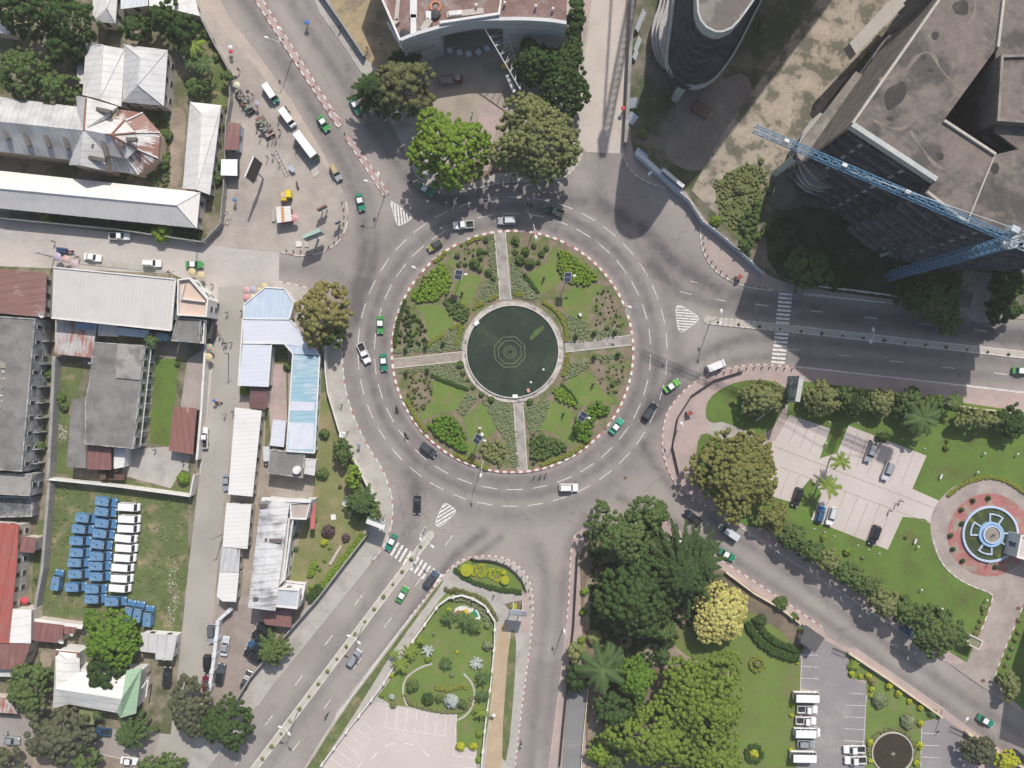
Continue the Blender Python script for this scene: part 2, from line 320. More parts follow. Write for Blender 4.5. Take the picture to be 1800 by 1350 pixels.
EBL = smooth([(1193,860),(1176,832),(1166,805),(1163,770),(1169,730),(1187,702),(1215,674),(1252,653),(1300,643),(1340,640),(1398,645),(1600,667),(1800,691),(2000,715),(2000,1400),(1800,1257),(1743,1219),(1660,1161),(1539,1080),(1423,1008),(1308,931)],1)
sheet('pavement',EBL,Z,M_pink)
NEB = smooth([(1106,-160),(1100,0),(1097,200),(1093,265),(1098,285),(1112,305),(1135,320),(1165,330),(1200,338),(1214,360),(1228,388),(1232,400),(1231,425),(1238,450),(1256,477),(1285,495),(1315,506),(1360,511),(1413,516),(1577,534),(1690,548),(1800,562),(2000,585),(2000,-160)],1)
sheet('pavement',NEB,Z,mat('rough_pink_paving',(.36,.29,.265),.95,.12,.3,2.5,.2,col2=(.29,.25,.22),c2scale=.15))
NBL = smooth([(505,-160),(545,0),(618,101),(655,160),(700,240),(722,290),(733,315),(760,330),(792,333),(830,333),(870,323),(900,319),(960,318),(990,315),(1010,298),(1026,268),(1017,250),(1018,190),(1028,100),(1040,0),(1044,-160)],1)
sheet('pavement',NBL,Z,M_grey)
# --- inside the north-east building site
sheet('waste_ground',smooth([(1112,-160),(1106,180),(1110,270),(1130,290),(1200,330),(1225,365),(1250,400),(1300,442),(1340,480),(1400,505),(1580,528),(1690,540),(2000,575),(2000,-160)],1),.14,mat('site_ground',(.18,.155,.125),.95,.2,.3,2.5,.4,col2=(.07,.085,.04),c2=(.42,.56),c2scale=.11))
sheet('concrete_slab',[(1265,245),(1290,205),(1480,-60),(1560,-160),(1720,-160),(1420,225),(1380,285),(1340,350),(1285,400),(1262,380),(1215,335)],.19,mat('weathered_slab',(.36,.305,.245),.95,.22,.4,2.2,.4,col2=(.12,.115,.085),c2=(.47,.57),c2scale=.2))
sheet('scrub_patch',smooth([(1255,320),(1310,285),(1350,300),(1340,370),(1320,430),(1290,420),(1262,380)],2),.2,M_grassdirt)
sheet('waste_ground',smooth([(1165,90),(1255,150),(1310,120),(1330,180),(1290,250),(1240,300),(1200,300),(1160,270),(1195,200)],2),.18,mat('grey_rubble_ground',(.22,.195,.17),.95,.2,.4,2.2,.4,col2=(.18,.155,.13),c2scale=.2))
sheet('driveway',smooth([(1722,455),(1744,453),(1742,500),(1738,540),(1745,570),(1695,562),(1708,530)],1),.16,mat('driveway_concrete',(.38,.33,.30),.9,.1,.3,2,.1))
sheet('rubble_patch',smooth([(1706,460),(1724,462),(1718,500),(1706,520),(1692,505),(1690,480)],1),.19,mat('rubble',(.45,.34,.26),.95,.3,1.2,5,.5))
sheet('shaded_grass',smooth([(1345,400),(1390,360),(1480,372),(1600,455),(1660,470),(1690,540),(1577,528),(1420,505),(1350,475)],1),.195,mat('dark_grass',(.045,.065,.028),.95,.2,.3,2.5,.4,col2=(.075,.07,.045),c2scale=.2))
# --- north block: dry field, forecourt
sheet('dry_field',[(470,-160),(578,0),(637,98),(680,135),(700,110),(740,100),(640,-60),(600,-160)],.15,M_dry)
sheet('forecourt',[(765,60),(905,55),(915,190),(900,240),(870,290),(850,300),(760,200)],.15,mat('tan_paving',(.33,.285,.235),.92,.09,.25,5,.2,col2=(.28,.24,.20)))
sheet('pink_apron',smooth([(835,186),(885,182),(880,215),(868,235),(862,300),(845,300),(842,215)],1),.165,M_pink)
sheet('verge',[(795,325),(830,322),(870,305),(960,300),(990,300),(1000,285),(940,250),(880,262),(800,300)],.15,M_soil)
sheet('pavement',[(1000,105),(1022,105),(1040,0),(1044,-160),(1020,-160),(1026,0),(1010,90),(1006,190),(1012,190),(1018,120)],.15,M_pink)
# --- east block
EL = [(1196,866),(1182,834),(1176,770),(1182,737),(1200,712),(1228,686),(1262,668),(1310,656)]
sheet('lawn',smooth([(1300,668),(1255,690),(1240,712),(1241,738),(1258,745),(1300,756),(1350,770),(1390,690),(1360,668)],1),.15,M_lawn)
sheet('lawn',smooth([(1228,765),(1245,760),(1300,790),(1350,800),(1400,770),(1420,900),(1330,940),(1250,880),(1222,810)],1),.15,M_lawn)
sheet('lawn',[(1390,668),(1430,672),(1640,700),(1800,724),(2000,750),(2000,1390),(1810,1260),(1740,1190),(1700,1165),(1550,1070),(1430,990),(1345,930),(1360,800),(1382,740)],.15,M_lawn)
sheet('footpath',smooth([(1258,738),(1300,752),(1345,772),(1350,790),(1300,782),(1236,762)],1),.16,M_grey)
sheet('parking_lot',[(1387,729),(1459,753),(1440,806),(1471,796),(1491,748),(1628,801),(1603,859),(1650,880),(1665,878),(1680,900),(1640,930),(1634,920),(1625,912),(1586,908),(1560,966),(1425,913),(1444,868),(1425,840),(1389,882),(1362,874),(1340,860),(1350,778),(1362,775)],.17,M_park)
EDR = [(1634,915),(1640,895),(1655,872),(1680,852),(1710,842),(1745,841),(1778,852),(1800,868),(1850,900),(1850,1010),(1815,1025),(1800,1056),(1783,1098),(1765,1141),(1746,1192),(1742,1218),(1692,1184),(1665,1163),(1697,1168),(1706,1148),(1719,1118),(1744,1055),(1742,1044),(1705,1030),(1670,1010),(1647,980),(1636,945)]
sheet('driveway',smooth(EDR,1),.175,mat('brown_drive',(.34,.29,.265),.9,.1,.3,2,.2,col2=(.28,.24,.22),c2scale=.2))
# --- south-east block
sheet('garden_ground',smooth([(1018,940),(1060,925),(1180,945),(1290,1015),(1400,1088),(1405,1150),(1400,1510),(1035,1510),(1030,1300),(1022,1100)],1),.15,M_soil)
sheet('lawn',smooth([(1170,1115),(1300,1060),(1402,1130),(1408,1170),(1402,1300),(1392,1510),(1200,1510),(1180,1180),(1150,1130)],1),.165,mat('park_lawn',(.125,.182,.04),.95,.1,.1,2.0,.3,col2=(.145,.155,.055),c2=(.45,.65),c2scale=.09))
sheet('parking_lot',[(1408,1140),(1450,1125),(1492,1148),(1489,1190),(1520,1200),(1522,1215),(1517,1510),(1392,1510)],.16,M_darkpark)
sheet('lawn',[(1489,1150),(1655,1262),(1618,1268),(1618,1510),(1518,1510),(1522,1196),(1489,1192)],.155,M_lawn2)
sheet('parking_lot',[(1618,1268),(1660,1262),(1700,1290),(1690,1340),(1690,1510),(1616,1510)],.165,M_darkpark)
sheet('pool_deck',[(997,1214),(1034,1210),(1026,1306),(1022,1307),(990,1310)],.17,mat('dark_slab',(.20,.20,.20),.8,.1,.3,2))
sheet('pool_deck',[(990,1311),(1025,1308),(1020,1400),(985,1400)],.172,mat('dark_slab',(.2,.2,.2)))
sheet('dirt_path',smooth([(1036,1250),(1055,1240),(1070,1290),(1058,1310),(1050,1400),(1024,1400)],1),.172,M_dirt)
sheet('dirt_path',smooth([(1030,1010),(1044,1010),(1040,1100),(1030,1110),(1022,1105)],1),.172,M_dirt)
sheet('dirt_path',smooth([(1128,1130),(1175,1125),(1215,1160),(1290,1180),(1285,1190),(1190,1180),(1130,1160)],1),.18,M_dirt)
# --- south-west island between two roads
sheet('verge',smooth([(782,1012),(775,1030),(700,1130),(660,1195),(620,1260),(560,1350),(480,1480),(445,1480),(540,1350),(592,1265),(700,1120)],1),.135,M_grassdirt)
sheet('lawn',smooth([(783,1040),(800,1035),(850,1045),(872,1075),(872,1110),(862,1250),(845,1350),(803,1350),(803,1255),(655,1235),(690,1190),(740,1100)],1),.15,M_lawn2)
sheet('verge',smooth([(875,1090),(895,1100),(896,1160),(885,1350),(850,1510),(840,1510),(862,1250)],1),.14,mat('worn_path',(.40,.31,.21),.95,.1,.3,2))
sheet('verge',smooth([(896,1105),(908,1110),(905,1200),(892,1340),(880,1330)],1),.145,M_grassdirt)
sheet('parking_lot',[(655,1236),(803,1255),(802,1310),(838,1316),(835,1510),(480,1510),(560,1360),(620,1272)],.16,M_park)
sheet('lawn',smooth(crop(760,960,9,[(340,370),(450,280),(600,190),(720,215),(900,245),(1100,310),(1250,400),(1400,560),(1470,700),(1400,730),(1150,690),(900,640),(650,570),(500,480)]),1),.15,M_lawn2)
sheet('flower_bed',crop(760,960,9,[(1140,915),(1280,870),(1420,855),(1430,990),(1220,1000)]),.15,M_soil)
sheet('pavement',crop(760,960,9,[(1415,705),(1510,705),(1540,800),(1540,1000),(1545,1350),(1400,1350),(1430,1000),(1420,850)]),.155,M_pink)
# lawns and yards on the west side
sheet('lawn',[(88,850),(332,876),(330,1010),(313,1120),(240,1108),(130,1085),(55,1080),(60,960)],.15,M_grassdirt)
sheet('lawn',[(272,632),(315,630),(300,785),(264,778)],.15,M_lawn)
sheet('lawn',[(100,650),(150,640),(135,700),(125,790),(130,835),(88,830),(92,740)],.15,M_grassdirt)
sheet('yard_paving',[(215,790),(300,785),(335,800),(330,845),(300,858),(215,835)],.145,M_grey)
sheet('lawn',[(300,860),(320,825),(336,830),(332,868),(215,850),(215,842)],.155,M_grassdirt)
sheet('driveway',[(330,632),(362,612),(352,720),(318,715)],.15,mat('brown_drive',(.3,.3,.3)))
sheet('dirt_track',smooth([(298,190),(328,190),(325,250),(318,330),(296,328),(300,250)],1),.15,M_dirt)
sheet('lawn',smooth([(370,70),(400,120),(402,180),(392,200),(350,180),(335,170),(350,120)],1),.15,M_grassdirt)
sheet('dirt_track',smooth([(70,1140),(95,1150),(85,1190),(72,1180)],1),.15,M_dirt)
# ---------------------------------------------------------------- kerbs
def kerb(pts,wd=.3,h=.16,L=1.0,mats=(0,1),z=0,closed=False,sm=2,gap=0,jit=0):
 P = WL(smooth(pts,sm,closed) if sm else pts)
 if closed: P.append(P[0])
 segs = []; acc = 0; cur = P[0].copy(); k = 0; b = MB()
 for a,c in zip(P[:-1],P[1:]):
  d = (c-a).length
  if d < 1e-6: continue
  u = (c-a)/d; t = 0
  while t < d-1e-6:
   st = min(L-acc,d-t); q = a+u*(t+st); t += st; acc += st
   if acc >= L-1e-6:
    if random.random() >= gap: b.beam(cur,q,wd,h+(mats[k % len(mats)])*.004,z,mats[k % len(mats)])
    cur = q.copy(); acc = 0; k += 1
 return struct(b.build('kerb',[M_kred,M_kwhite,M_stone]))
ring = [(901+212*math.cos(a),618+212*math.sin(a)) for a in np.linspace(0,2*math.pi,90,endpoint=False)]
kerb(ring,.55,.28,.98,(0,1),closed=True,sm=0,gap=.06)
kerb([(447,-2),(520,112),(594,224)],.28,.2,1.25); kerb([(458,-6),(530,108),(601,219)],.28,.2,1.25)
kerb([(594,224),(601,219)],.28,.2,.4,(1,1),sm=0)
kerb([(607,243),(645,298),(676,346)],.28,.2,1.25); kerb([(615,238),(652,293),(684,341)],.28,.2,1.25)
kerb(MID[2:16],.25,.17,1.0,(1,0,1,2)); kerb([(652,990),(450,1240),(400,1305)],.2,.14,3,(2,),sm=0)
kerb(SWI[8:44],.25,.17,.8,(1,0)); kerb([(935,1110),(930,1150),(923,1200),(905,1350),(900,1420)],.2,.14,3,(2,))
kerb([(535,1350),(588,1264)],.2,.15,3,(2,)); kerb([(590,1262),(700,1112),(780,1010)],.22,.16,3,(1,),sm=0)
kerb([(1011,940),(1003,965),(1000,1050),(996,1095)],.25,.17,.9,(1,0)); kerb([(996,1095),(984,1200),(964,1350),(955,1450)],.2,.15,3,(2,))
kerb([(1165,914),(1190,933),(1278,991),(1350,1037),(1446,1103)],.25,.17,1.1,(1,0)); kerb([(1501,1138),(1665,1250)],.2,.15,3,(2,))
kerb([(1308,931),(1193,860),(1176,832),(1166,805),(1163,770),(1169,730),(1187,702),(1215,674),(1252,653),(1300,643),(1340,640),(1398,645)],.25,.17,.9,(1,0)); kerb([(1398,645),(1600,667),(1800,691),(1900,703)],.2,.16,4,(1,),sm=0)
kerb([(1308,931),(1423,1008),(1539,1080),(1660,1161)],.2,.16,1.4,(2,1))
kerb([(1093,262),(1098,285),(1112,305),(1135,320),(1165,330),(1178,331)],.25,.17,.9,(1,2)); kerb([(1231,402),(1231,425),(1238,450),(1256,477),(1285,495),(1315,506),(1360,511)],.25,.17,.8,(1,2)); kerb([(1413,516),(1577,534)],.18,.15,4,(1,),sm=0)
kerb([(735,320),(760,330),(792,333),(830,333),(870,323),(900,319),(960,318),(990,315),(1010,298),(1026,268),(1017,250)],.25,.17,.7,(1,2))
kerb([(494,443),(520,450),(550,449),(575,441),(599,423),(610,398),(612,370),(606,345)],.22,.14,1.6,(1,0,1))
# planted medians: raised strips
def median(a,b,wd,white,tip=True,m=M_stone,L=1.4,kmat=(1,),gap=0):
 a,b = W(*a),W(*b); d = (b-a).normalized(); n = Vector((-d.y,d.x,0))*wd/2
 P = [a-n,b-n,b+n,a+n]
 if tip: P += [a+Matrix.Rotation(t,3,'Z') @ (n) for t in np.linspace(.5,2.64,5)]
 struct(MB().prism(P,0,.15).build('median_strip',m)); kb = MB()
 for s in (-1,1):
  D = (b-a).length; k = 0; t = 0
  while t < D:
   e = min(t+L,D); kb.beam(a+d*t+n*s,a+d*e+n*s,.2,.19,0,kmat[k % len(kmat)]); t = e; k += 1
 struct(kb.build('kerb',[M_kred,M_kwhite,M_stone]))
median((1243,563),(1400,579),1.7,1,L=.7,kmat=(1,2)); median((1400,579),(1950,641),1.6,1,False,L=5)
median((758,938),(440,1360),1.55,1,m=mat('median_paving',(.43,.39,.34),.9,.12,.5,3)); median((440,1360),(360,1470),1.5,1,False)
median((598,221.5),(452,-4),1.4,1,False,m=M_pink,kmat=(0,1)); median((452,-4),(350,-160),1.4,1,False,m=M_pink,kmat=(0,1)); median((611,241),(680,344),1.3,1,False,m=M_pink,kmat=(0,1))
# ---------------------------------------------------------------- painted markings (4 mm above the asphalt)
def line(b,p,q,wd=.15,z=.008):
 a,c = W(*p),W(*q); d = (c-a).normalized(); n = Vector((-d.y,d.x,0))*wd/2
 b.add([(v.x,v.y,z) for v in (a-n,c-n,c+n,a+n)],[(0,1,2,3)])
mk = MB()
for r,n,ph,L0 in ((243,34,.02,28),(272,38,.05,27)):
 for i in range(n):
  a0 = ph+i*2*math.pi/n; da = L0/r/2
  line(mk,(901+r*math.cos(a0),618+r*math.sin(a0)),(901+r*math.cos(a0+2*da),618+r*math.sin(a0+2*da)),.145)
def dashes(a,b,n,half,wd=.16):
 a,b = Vector(a),Vector(b); d = (b-a)/(n-1); u = d.normalized()
 for i in range(n): p = a+d*i; line(mk,p-u*half,p+u*half,wd)
dashes((1339,536),(1916,604),7,11.5); dashes((1393.6,614.6),(1942,678),7,11.5)
dashes((630,1055),(368,1407),6,11); dashes((789,950),(414,1455),8,11)
for p,q in (((1258,526),(1275,529)),((1195,512),(1216,518)),((1214,494),(1226,497))): line(mk,p,q,.12)
for x in (0,):
 line(mk,(1413,518),(1582,535),.12); line(mk,(1398,643.5),(1900,700),.14)
 line(mk,(625,1012),(452,1240),.13); line(mk,(778,1012),(592,1262),.14)
line(mk,(160,1321),(217,1335),.12); line(mk,(1345,1060),(1368,1078),.1)
struct(mk.build('lane_marking',M_white))
cw = MB()
def stripe(c,d,L,wd):
 d = Vector(d).normalized(); c = Vector(c); line(cw,c-d*L/2,c+d*L/2,wd)
for i in range(9): stripe((1381-i*.75,517+i*7.2),(1,.08),24,.55)
for i in range(8): stripe((1374-i*.9,587+i*7.1),(1,.08),24,.55)
for i in range(5): stripe((694+i*7.3,965+i*5.3),(.5,-.87),27,.55)
for i in range(8): stripe((729+i*6.8,991+i*4.9),(.52,-.85),27,.55)
stripe((676,958),(.6,-.8),26,.6)
struct(cw.build('crosswalk',M_white))
hb = MB()
def hatch(tri,sd_,step,wd):
 c = smooth(tri,2); P = [Vector(p) for p in c]; sd_ = Vector(sd_).normalized(); n = Vector((-sd_.y,sd_.x))
 for a,b in zip(P,P[1:]+P[:1]): line(hb,a,b,.16,.012)
 o = sorted(p.dot(n) for p in P); t = o[0]+step*.6
 while t < o[-1]:
  hit = []
  for a,b in zip(P,P[1:]+P[:1]):
   u,v = a.dot(n)-t,b.dot(n)-t
   if u*v < 0: hit.append(a+(b-a)*(u/(u-v)))
  if len(hit) >= 2: line(hb,hit[0],hit[1],wd)
  t += step
hatch([(685,350),(691,357),(722,375),(725,384),(705,396),(698,396)],(.09,1),5.0,.36)
hatch([(1187,541),(1193,536),(1200,539),(1228,556),(1228,563),(1203,582),(1194,584),(1191,572)],(1,.08),4.8,.3)
hatch([(779,885),(786,885),(800,895),(801,901),(776,925),(768,926),(765,918)],(.85,-.53),5.6,.36)
struct(hb.build('hatched_marking',M_white))
# parking bay lines
pl = MB()
def pline(p,q,wd=.11,z=.208):
 a,c = W(*p),W(*q); d = (c-a).normalized(); n = Vector((-d.y,d.x,0))*wd/2
 pl.add([(v.x,v.y,z) for v in (a-n,c-n,c+n,a+n)],[(0,1,2,3)])
K = 3.971
for i in range(7):
 x0 = 918+i*69; pline(*crop(450,1010,K,[(x0,920+i*9),(x0-14,1065+i*9)]))
pline(*crop(450,1010,K,[(903,1065),(1330,1125)])); pline(*crop(450,1010,K,[(810,890),(1405,970)]))
for a,b in ([(722,1005),(842,1098)],[(683,1058),(803,1152)],[(662,1122),(765,1202)],[(602,1162),(722,1257)],[(560,1218),(682,1312)],[(520,1273),(640,1368)],[(480,1325),(560,1390)],[(1370,1260),(1538,1282)],[(1368,1330),(1530,1350)],[(1402,970),(1378,1260)]): pline(*crop(450,1010,K,[a,b]))
for a,b in ([(903,1198),(935,1180)],[(935,1180),(968,1178)],[(1036,1172),(1100,1188)],[(1163,1218),(1210,1266)],[(805,1286),(848,1240)],[(708,1348),(752,1292)]): pline(*crop(450,1010,K,[a,b]),.2)
for a,b in ([(232,638),(355,645)],[(230,720),(358,727)],[(228,802),(358,809)],[(236,558),(345,562)],[(565,826),(682,832)],[(540,908),(678,914)],[(535,990),(672,996)],[(530,1072),(668,1080)],[(525,1155),(664,1163)],[(684,840),(664,1190)],[(236,530),(222,830)],[(1072,1104),(1195,1110)],[(1070,1188),(1195,1192)],[(1065,1270),(1193,1275)],[(345,972),(220,968)],[(340,1056),(220,1052)],[(1072,1040),(1062,1340)]): pline(*crop(1350,1010,K,[a,b]))
struct(pl.build('parking_marking',M_white))
pj = MB(); M_joint = mat('red_paver_joint',(.36,.235,.20),.9,.1)
def joint(p,q,z=.204):
 a,c = W(*p),W(*q); d = (c-a).normalized(); n = Vector((-d.y,d.x,0))*.06
 pj.add([(v.x,v.y,z) for v in (a-n,c-n,c+n,a+n)],[(0,1,2,3)])
for a,b in ([(215,265),(140,440)],[(290,290),(215,470)],[(360,315),(285,500)],[(630,345),(545,560)],[(700,370),(615,600)],[(790,400),(690,650)],[(860,430),(770,680)],[(940,465),(840,715)],[(1020,490),(925,720)],[(440,800),(400,870)],[(545,760),(440,1010)],[(630,790),(525,1050)],[(695,850),(600,1080)],[(780,850),(680,1110)],[(850,890),(760,1150)],[(145,640),(75,810)],[(215,660),(150,840)],[(40,455),(1200,900)],[(90,600),(1150,1000)]): joint(*crop(1350,670,K,[a,b]))
struct(pj.build('paving_joint',M_joint))
kerb([(1744,1050),(1735,1080),(1719,1118)],.25,.27,1.2,(1,0)); kerb([(1812,1028),(1800,1058),(1783,1098),(1765,1141),(1746,1192)],.25,.27,1.2,(0,1)); kerb([(1640,950),(1650,985),(1675,1012),(1706,1030),(1738,1040),(1746,1048)],.25,.27,1.0,(1,2))
# ================================================================ BUILDINGS
def slab(b,pts,m=0,t=.14):
 """thin roof plane through 3D points"""
 P = [Vector(p) for p in pts]; n = len(P)
 if area([(p.x,p.y) for p in P]) < 0: P.reverse()
 vs = P+[p-Vector((0,0,t)) for p in P]
 b.add(vs,[tuple(range(n)),tuple(range(n,2*n))[::-1]]+[(i,n+i,n+(i+1) % n,(i+1) % n) for i in range(n)],m)
def centre(pts): return Vector((sum(p[0] for p in pts)/len(pts),sum(p[1] for p in pts)/len(pts),0))
M_wall = mat('cream_render',(.50,.46,.40),.9,.1,.4,2); M_wallw = mat('white_render',(.62,.61,.59),.85,.1,.4,2)
M_wallg = mat('stained_concrete_wall',(.36,.36,.36),.9,.22,.5,2,.2,col2=(.16,.16,.165),c2scale=.4)
M_pane = glass('window_pane'); M_frame = mat('window_frame',(.5,.5,.48),.6,.05)
M_dark = mat('dark_opening',(.03,.03,.035),.6,.1)
def windows(root,a,b_,z0,z1,step=3.0,wd=1.3,fr=.55,zf=.35):
 """a row of windows on the wall a-b; pane inside a frame, each its own part"""
 a = Vector(a[:2]); b_ = Vector(b_[:2]); d = b_-a; L = d.length
 if L < 2.2: return
 d /= L; n = Vector((d.y,-d.x)); cnt = max(1,int(L/step)); hgt = (z1-z0)*fr; zz = z0+(z1-z0)*zf
 for i in range(cnt):
  c = a+d*(L*(i+.5)/cnt); r = math.atan2(d.y,d.x)
  f = MB(); f.box((c.x+n.x*.04,c.y+n.y*.04,zz),(wd,.1,hgt),r); fo = f.build('window',M_frame,root)
  MB().box((c.x+n.x*.1,c.y+n.y*.1,zz+.08),(wd-.2,.06,hgt-.16),r).build('pane',M_pane,fo)
def walls_with_windows(root,P,z0,z1,fl=3.0,step=3.2,**k):
 P = [Vector(p[:2]) for p in P]
 if area(P) < 0: P.reverse()
 for a,c in zip(P,P[1:]+P[:1]):
  d = c-a; n = Vector((d.y,-d.x)); mid = (a+c)/2
  if n.dot(-mid) > 0 and d.length > 2.4:
   nf = max(1,round((z1-z0)/fl))
   for f in range(nf): windows(root,a,c,z0+f*(z1-z0)/nf,z0+(f+1)*(z1-z0)/nf,step,**k)
def house(name,label,eaves,eh,rmat,ridge=None,rh=None,wmat=None,over=.35,gable=False,cat='building',win=True,z0=.1,group=None,step=3.2):
 """eaves / ridge: photograph pixels of the roof edge (height eh) and ridge (height rh)"""
 E = WL(eaves,eh); c = centre(E); c.z = z0; root = thing(name,label,cat,c,group=group)
 wp = inset(E,over); wm = wmat or M_wall
 MB().prism(wp,z0,eh-.13).build('wall',wm,root); b = MB()
 if ridge:
  P,Q = W(*ridge[0],rh),W(*ridge[1],rh); A,B,C,D = E
  slab(b,[A,B,Q,P]); slab(b,[C,D,P,Q])
  if gable:
   g = MB(); g.add([D,A,P],[(0,1,2)]); g.add([B,C,Q],[(0,1,2)]); g.build('gable',wm,root)
  else: slab(b,[D,A,P]); slab(b,[B,C,Q])
  r = b.build('roof',rmat,root)
  cb = MB(); cb.tube(P+Vector((0,0,.06)),Q+Vector((0,0,.06)),.16,n=6); 
  if not gable:
   for u,v in ((A,P),(D,P),(B,Q),(C,Q)): cb.tube(u+Vector((0,0,.05)),v+Vector((0,0,.05)),.11,n=5)
  cb.build('ridge_cap',mat('ridge_cap_metal',(.6,.6,.58),.5,.1),r)
 else:
  slab(b,E); b.build('roof',rmat,root)
 if win: walls_with_windows(root,wp,z0+.2,eh-.2,step=step)
 return root
def flat(name,label,poly,h,rmat,wmat=None,par=.6,pw=.25,cat='building',win=True,z0=.1,pmat=None,fl=3.0,step=3.2,group=None,**k):
 """flat-roofed block with a parapet; poly = pixels of the parapet top"""
 E = WL(poly,h)
 if area(E) < 0: E.reverse()
 c = centre(E); c.z = z0; root = thing(name,label,cat,c,group=group); wm = wmat or M_wall
 MB().prism(E,z0,h-par-.05).build('wall',wm,root)
 i = inset(E,.02); MB().prism(inset(E,pw*.5),h-par-.05,h-par+.05).build('roof',rmat,root)
 MB().ring([(v.x,v.y) for v in inset(E,-.03)],[(v.x,v.y) for v in inset(E,pw)],h-par-.1,h).build('parapet',pmat or wm,root)
 if win: walls_with_windows(root,E,z0+.1,h-par-.1,fl,step,**k)
 return root
M_tin = lambda a,n='': corr('weathered_tin'+n+'%d' % round(a*50),(.56,.545,.53),a,(.36,.35,.34),(.5,.66),1.6)
R = math.radians
tinA = corr('church_tin',(.50,.495,.485),R(-82),(.30,.30,.30),(.44,.6),1.2,.2)
tinB = corr('pale_tin_hall',(.66,.625,.59),R(-83),(.50,.475,.45),(.5,.7),1.3,.07,lines=.1)
tinC = corr('pale_tin_across',(.62,.60,.58),R(8),(.46,.45,.44),(.48,.68),2.2,.08,lines=.13)
tinW = corr('white_tin',(.70,.685,.66),R(8),(.52,.50,.48),(.5,.68),2.0,.08,lines=.12)
rustA = corr('rusty_tin',(.22,.115,.097),R(8),(.34,.28,.26),(.53,.62),1.8,.18)
rustD = corr('shade_toned_rusty_tin',(.11,.055,.04),R(30),(.16,.08,.04),(.5,.62),1.2,.2)  # platform rust, base colour darkened to carry the tower's shade
rustB = corr('rust_streaked_tin',(.44,.42,.41),R(82),(.29,.12,.085),(.47,.56),1.0,.2)
rustC = corr('brown_sheet_roof',(.20,.095,.085),R(80),(.27,.15,.12),(.5,.7),1.6,.12)
redR = corr('red_painted_roof',(.35,.085,.07),R(80),(.27,.13,.105),(.48,.64),2.5,.12)
conc = mat('black_stained_concrete_roof',(.205,.195,.185),.95,.12,.35,2.0,.25,col2=(.13,.125,.12),c2=(.45,.65),c2scale=.2)
conc2 = mat('grey_concrete_roof',(.29,.275,.255),.95,.14,.35,2.0,.25,col2=(.17,.16,.15),c2=(.48,.62),c2scale=.3)
# ---- church
cr = thing('church','cross-shaped church with a pale tin roof and a many-sided rusty apse','church',W(150,235)+Vector((0,0,.1)))
def cw_(pts,h): return [W(x,y,h) for x,y in pts]
b = MB(); b.prism(inset(cw_([(-160,150),(140,186),(128,280),(-160,247)],7),.4),.1,6.8); b.prism(inset(cw_([(137,166),(207,186),(188,300),(122,290)],7.5),.4),.1,7.2)
b.prism(inset(cw_([(200,195),(250,199),(282,234),(279,280),(240,308),(195,298),(180,250)],4.6),.4),.1,4.4); b.build('wall',mat('church_wall',(.46,.36,.28),.9,.12,.4,2),cr)
b = MB(); rg = 11
slab(b,[W(-160,150,7),W(140,188,7),W(146,229,rg),W(-160,197,rg)]); slab(b,[W(-160,197,rg),W(146,229,rg),W(125,281,7),W(-160,247,7)])
b.build('roof',tinA,cr)
b = MB(); slab(b,[W(134,168,7.6),W(151,171,10.4),W(147,228,11.1),W(136,208,8.3)]); slab(b,[W(151,171,10.4),W(207,187,7.6),W(188,208,8.3),W(147,228,11.1)])
slab(b,[W(147,228,11.1),W(125,275,7.6),W(121,290,7.6),W(141,290,10.4)]); slab(b,[W(147,228,11.1),W(141,290,10.4),W(184,300,7.6),W(187,272,8)])
b.build('roof',corr('transept_tin',(.55,.535,.52),R(8),(.38,.37,.36),(.46,.64),1.4,.15),cr)
b = MB(); a = W(196,237,10.8); rim = [(188,208),(219,211),(238,233),(240,262),(223,279),(187,273)]
for p,q in zip(rim[:-1],rim[1:]): slab(b,[a,W(*p,7.6),W(*q,7.6)])
slab(b,[W(147,228,11.1),W(188,208,7.7),a]); slab(b,[W(147,228,11.1),a,W(187,273,7.7)]); up = b.build('apse_roof',corr('apse_tin',(.57,.55,.53),R(-30),(.40,.39,.38),(.46,.64),1.4,.12),cr)
M_rr = mat('rusty_ridge',(.26,.13,.095),.8,.2)
for p in ((219,211),(238,233),(240,262),(218,277)): MB().tube(a+Vector((0,0,.1)),W(*p,7.75),.22,n=5).build('ridge_cap',M_rr,up)
MB().tube(W(184,236,11),a,.25).build('ridge_cap',M_rr,up); MB().tube(W(151,172,10.5),W(147,228,11.2),.2).build('ridge_cap',M_rr,up)
lo = [(206,192),(251,198),(281,233),(278,278),(243,307),(198,300)]; hi = [(205,209),(221,212),(239,233),(241,262),(224,279),(195,276)]
for i in range(5):
 A_,B_,C_,D_ = W(*hi[i],6.6),W(*lo[i],4.7),W(*lo[i+1],4.7),W(*hi[i+1],6.6); dv = ((B_+C_)/2-(A_+D_)/2); an = math.atan2(dv.y,dv.x)
 b = MB(); slab(b,[A_,B_,C_,D_]); b.build('aisle_roof',corr('aisle_tin_%s' % 'abcde'[i],(.55,.53,.515),an,(.20,.085,.065),(.45,.50) if i in (0,1,2,3) else (.5,.6),.9,.2,lines=.35),cr)
for i in range(6): MB().tube(W(*hi[i],6.75),W(*lo[i],4.85),.2).build('ridge_cap',mat('ridge_cap_metal',(.6,.6,.58)),cr)
for x,y,r_,L_ in ((10,234,-68,3),(46,240,-72,4.5),(82,243,-74,4.5),(115,245,-76,4.5),(183,257,-75,5),(155,255,-12,2.6),(170,279,-10,4),(182,194,-12,3.4),(231,245,0,2.4),(210,250,-50,2.6)):
 p = W(x,y,9.6); MB().box((p.x,p.y,8.9),(L_,.85,.9 if x > 150 else .95),R(r_)).build('skylight',mat('dirty_skylight',(.12,.11,.10),.4,.2),cr)
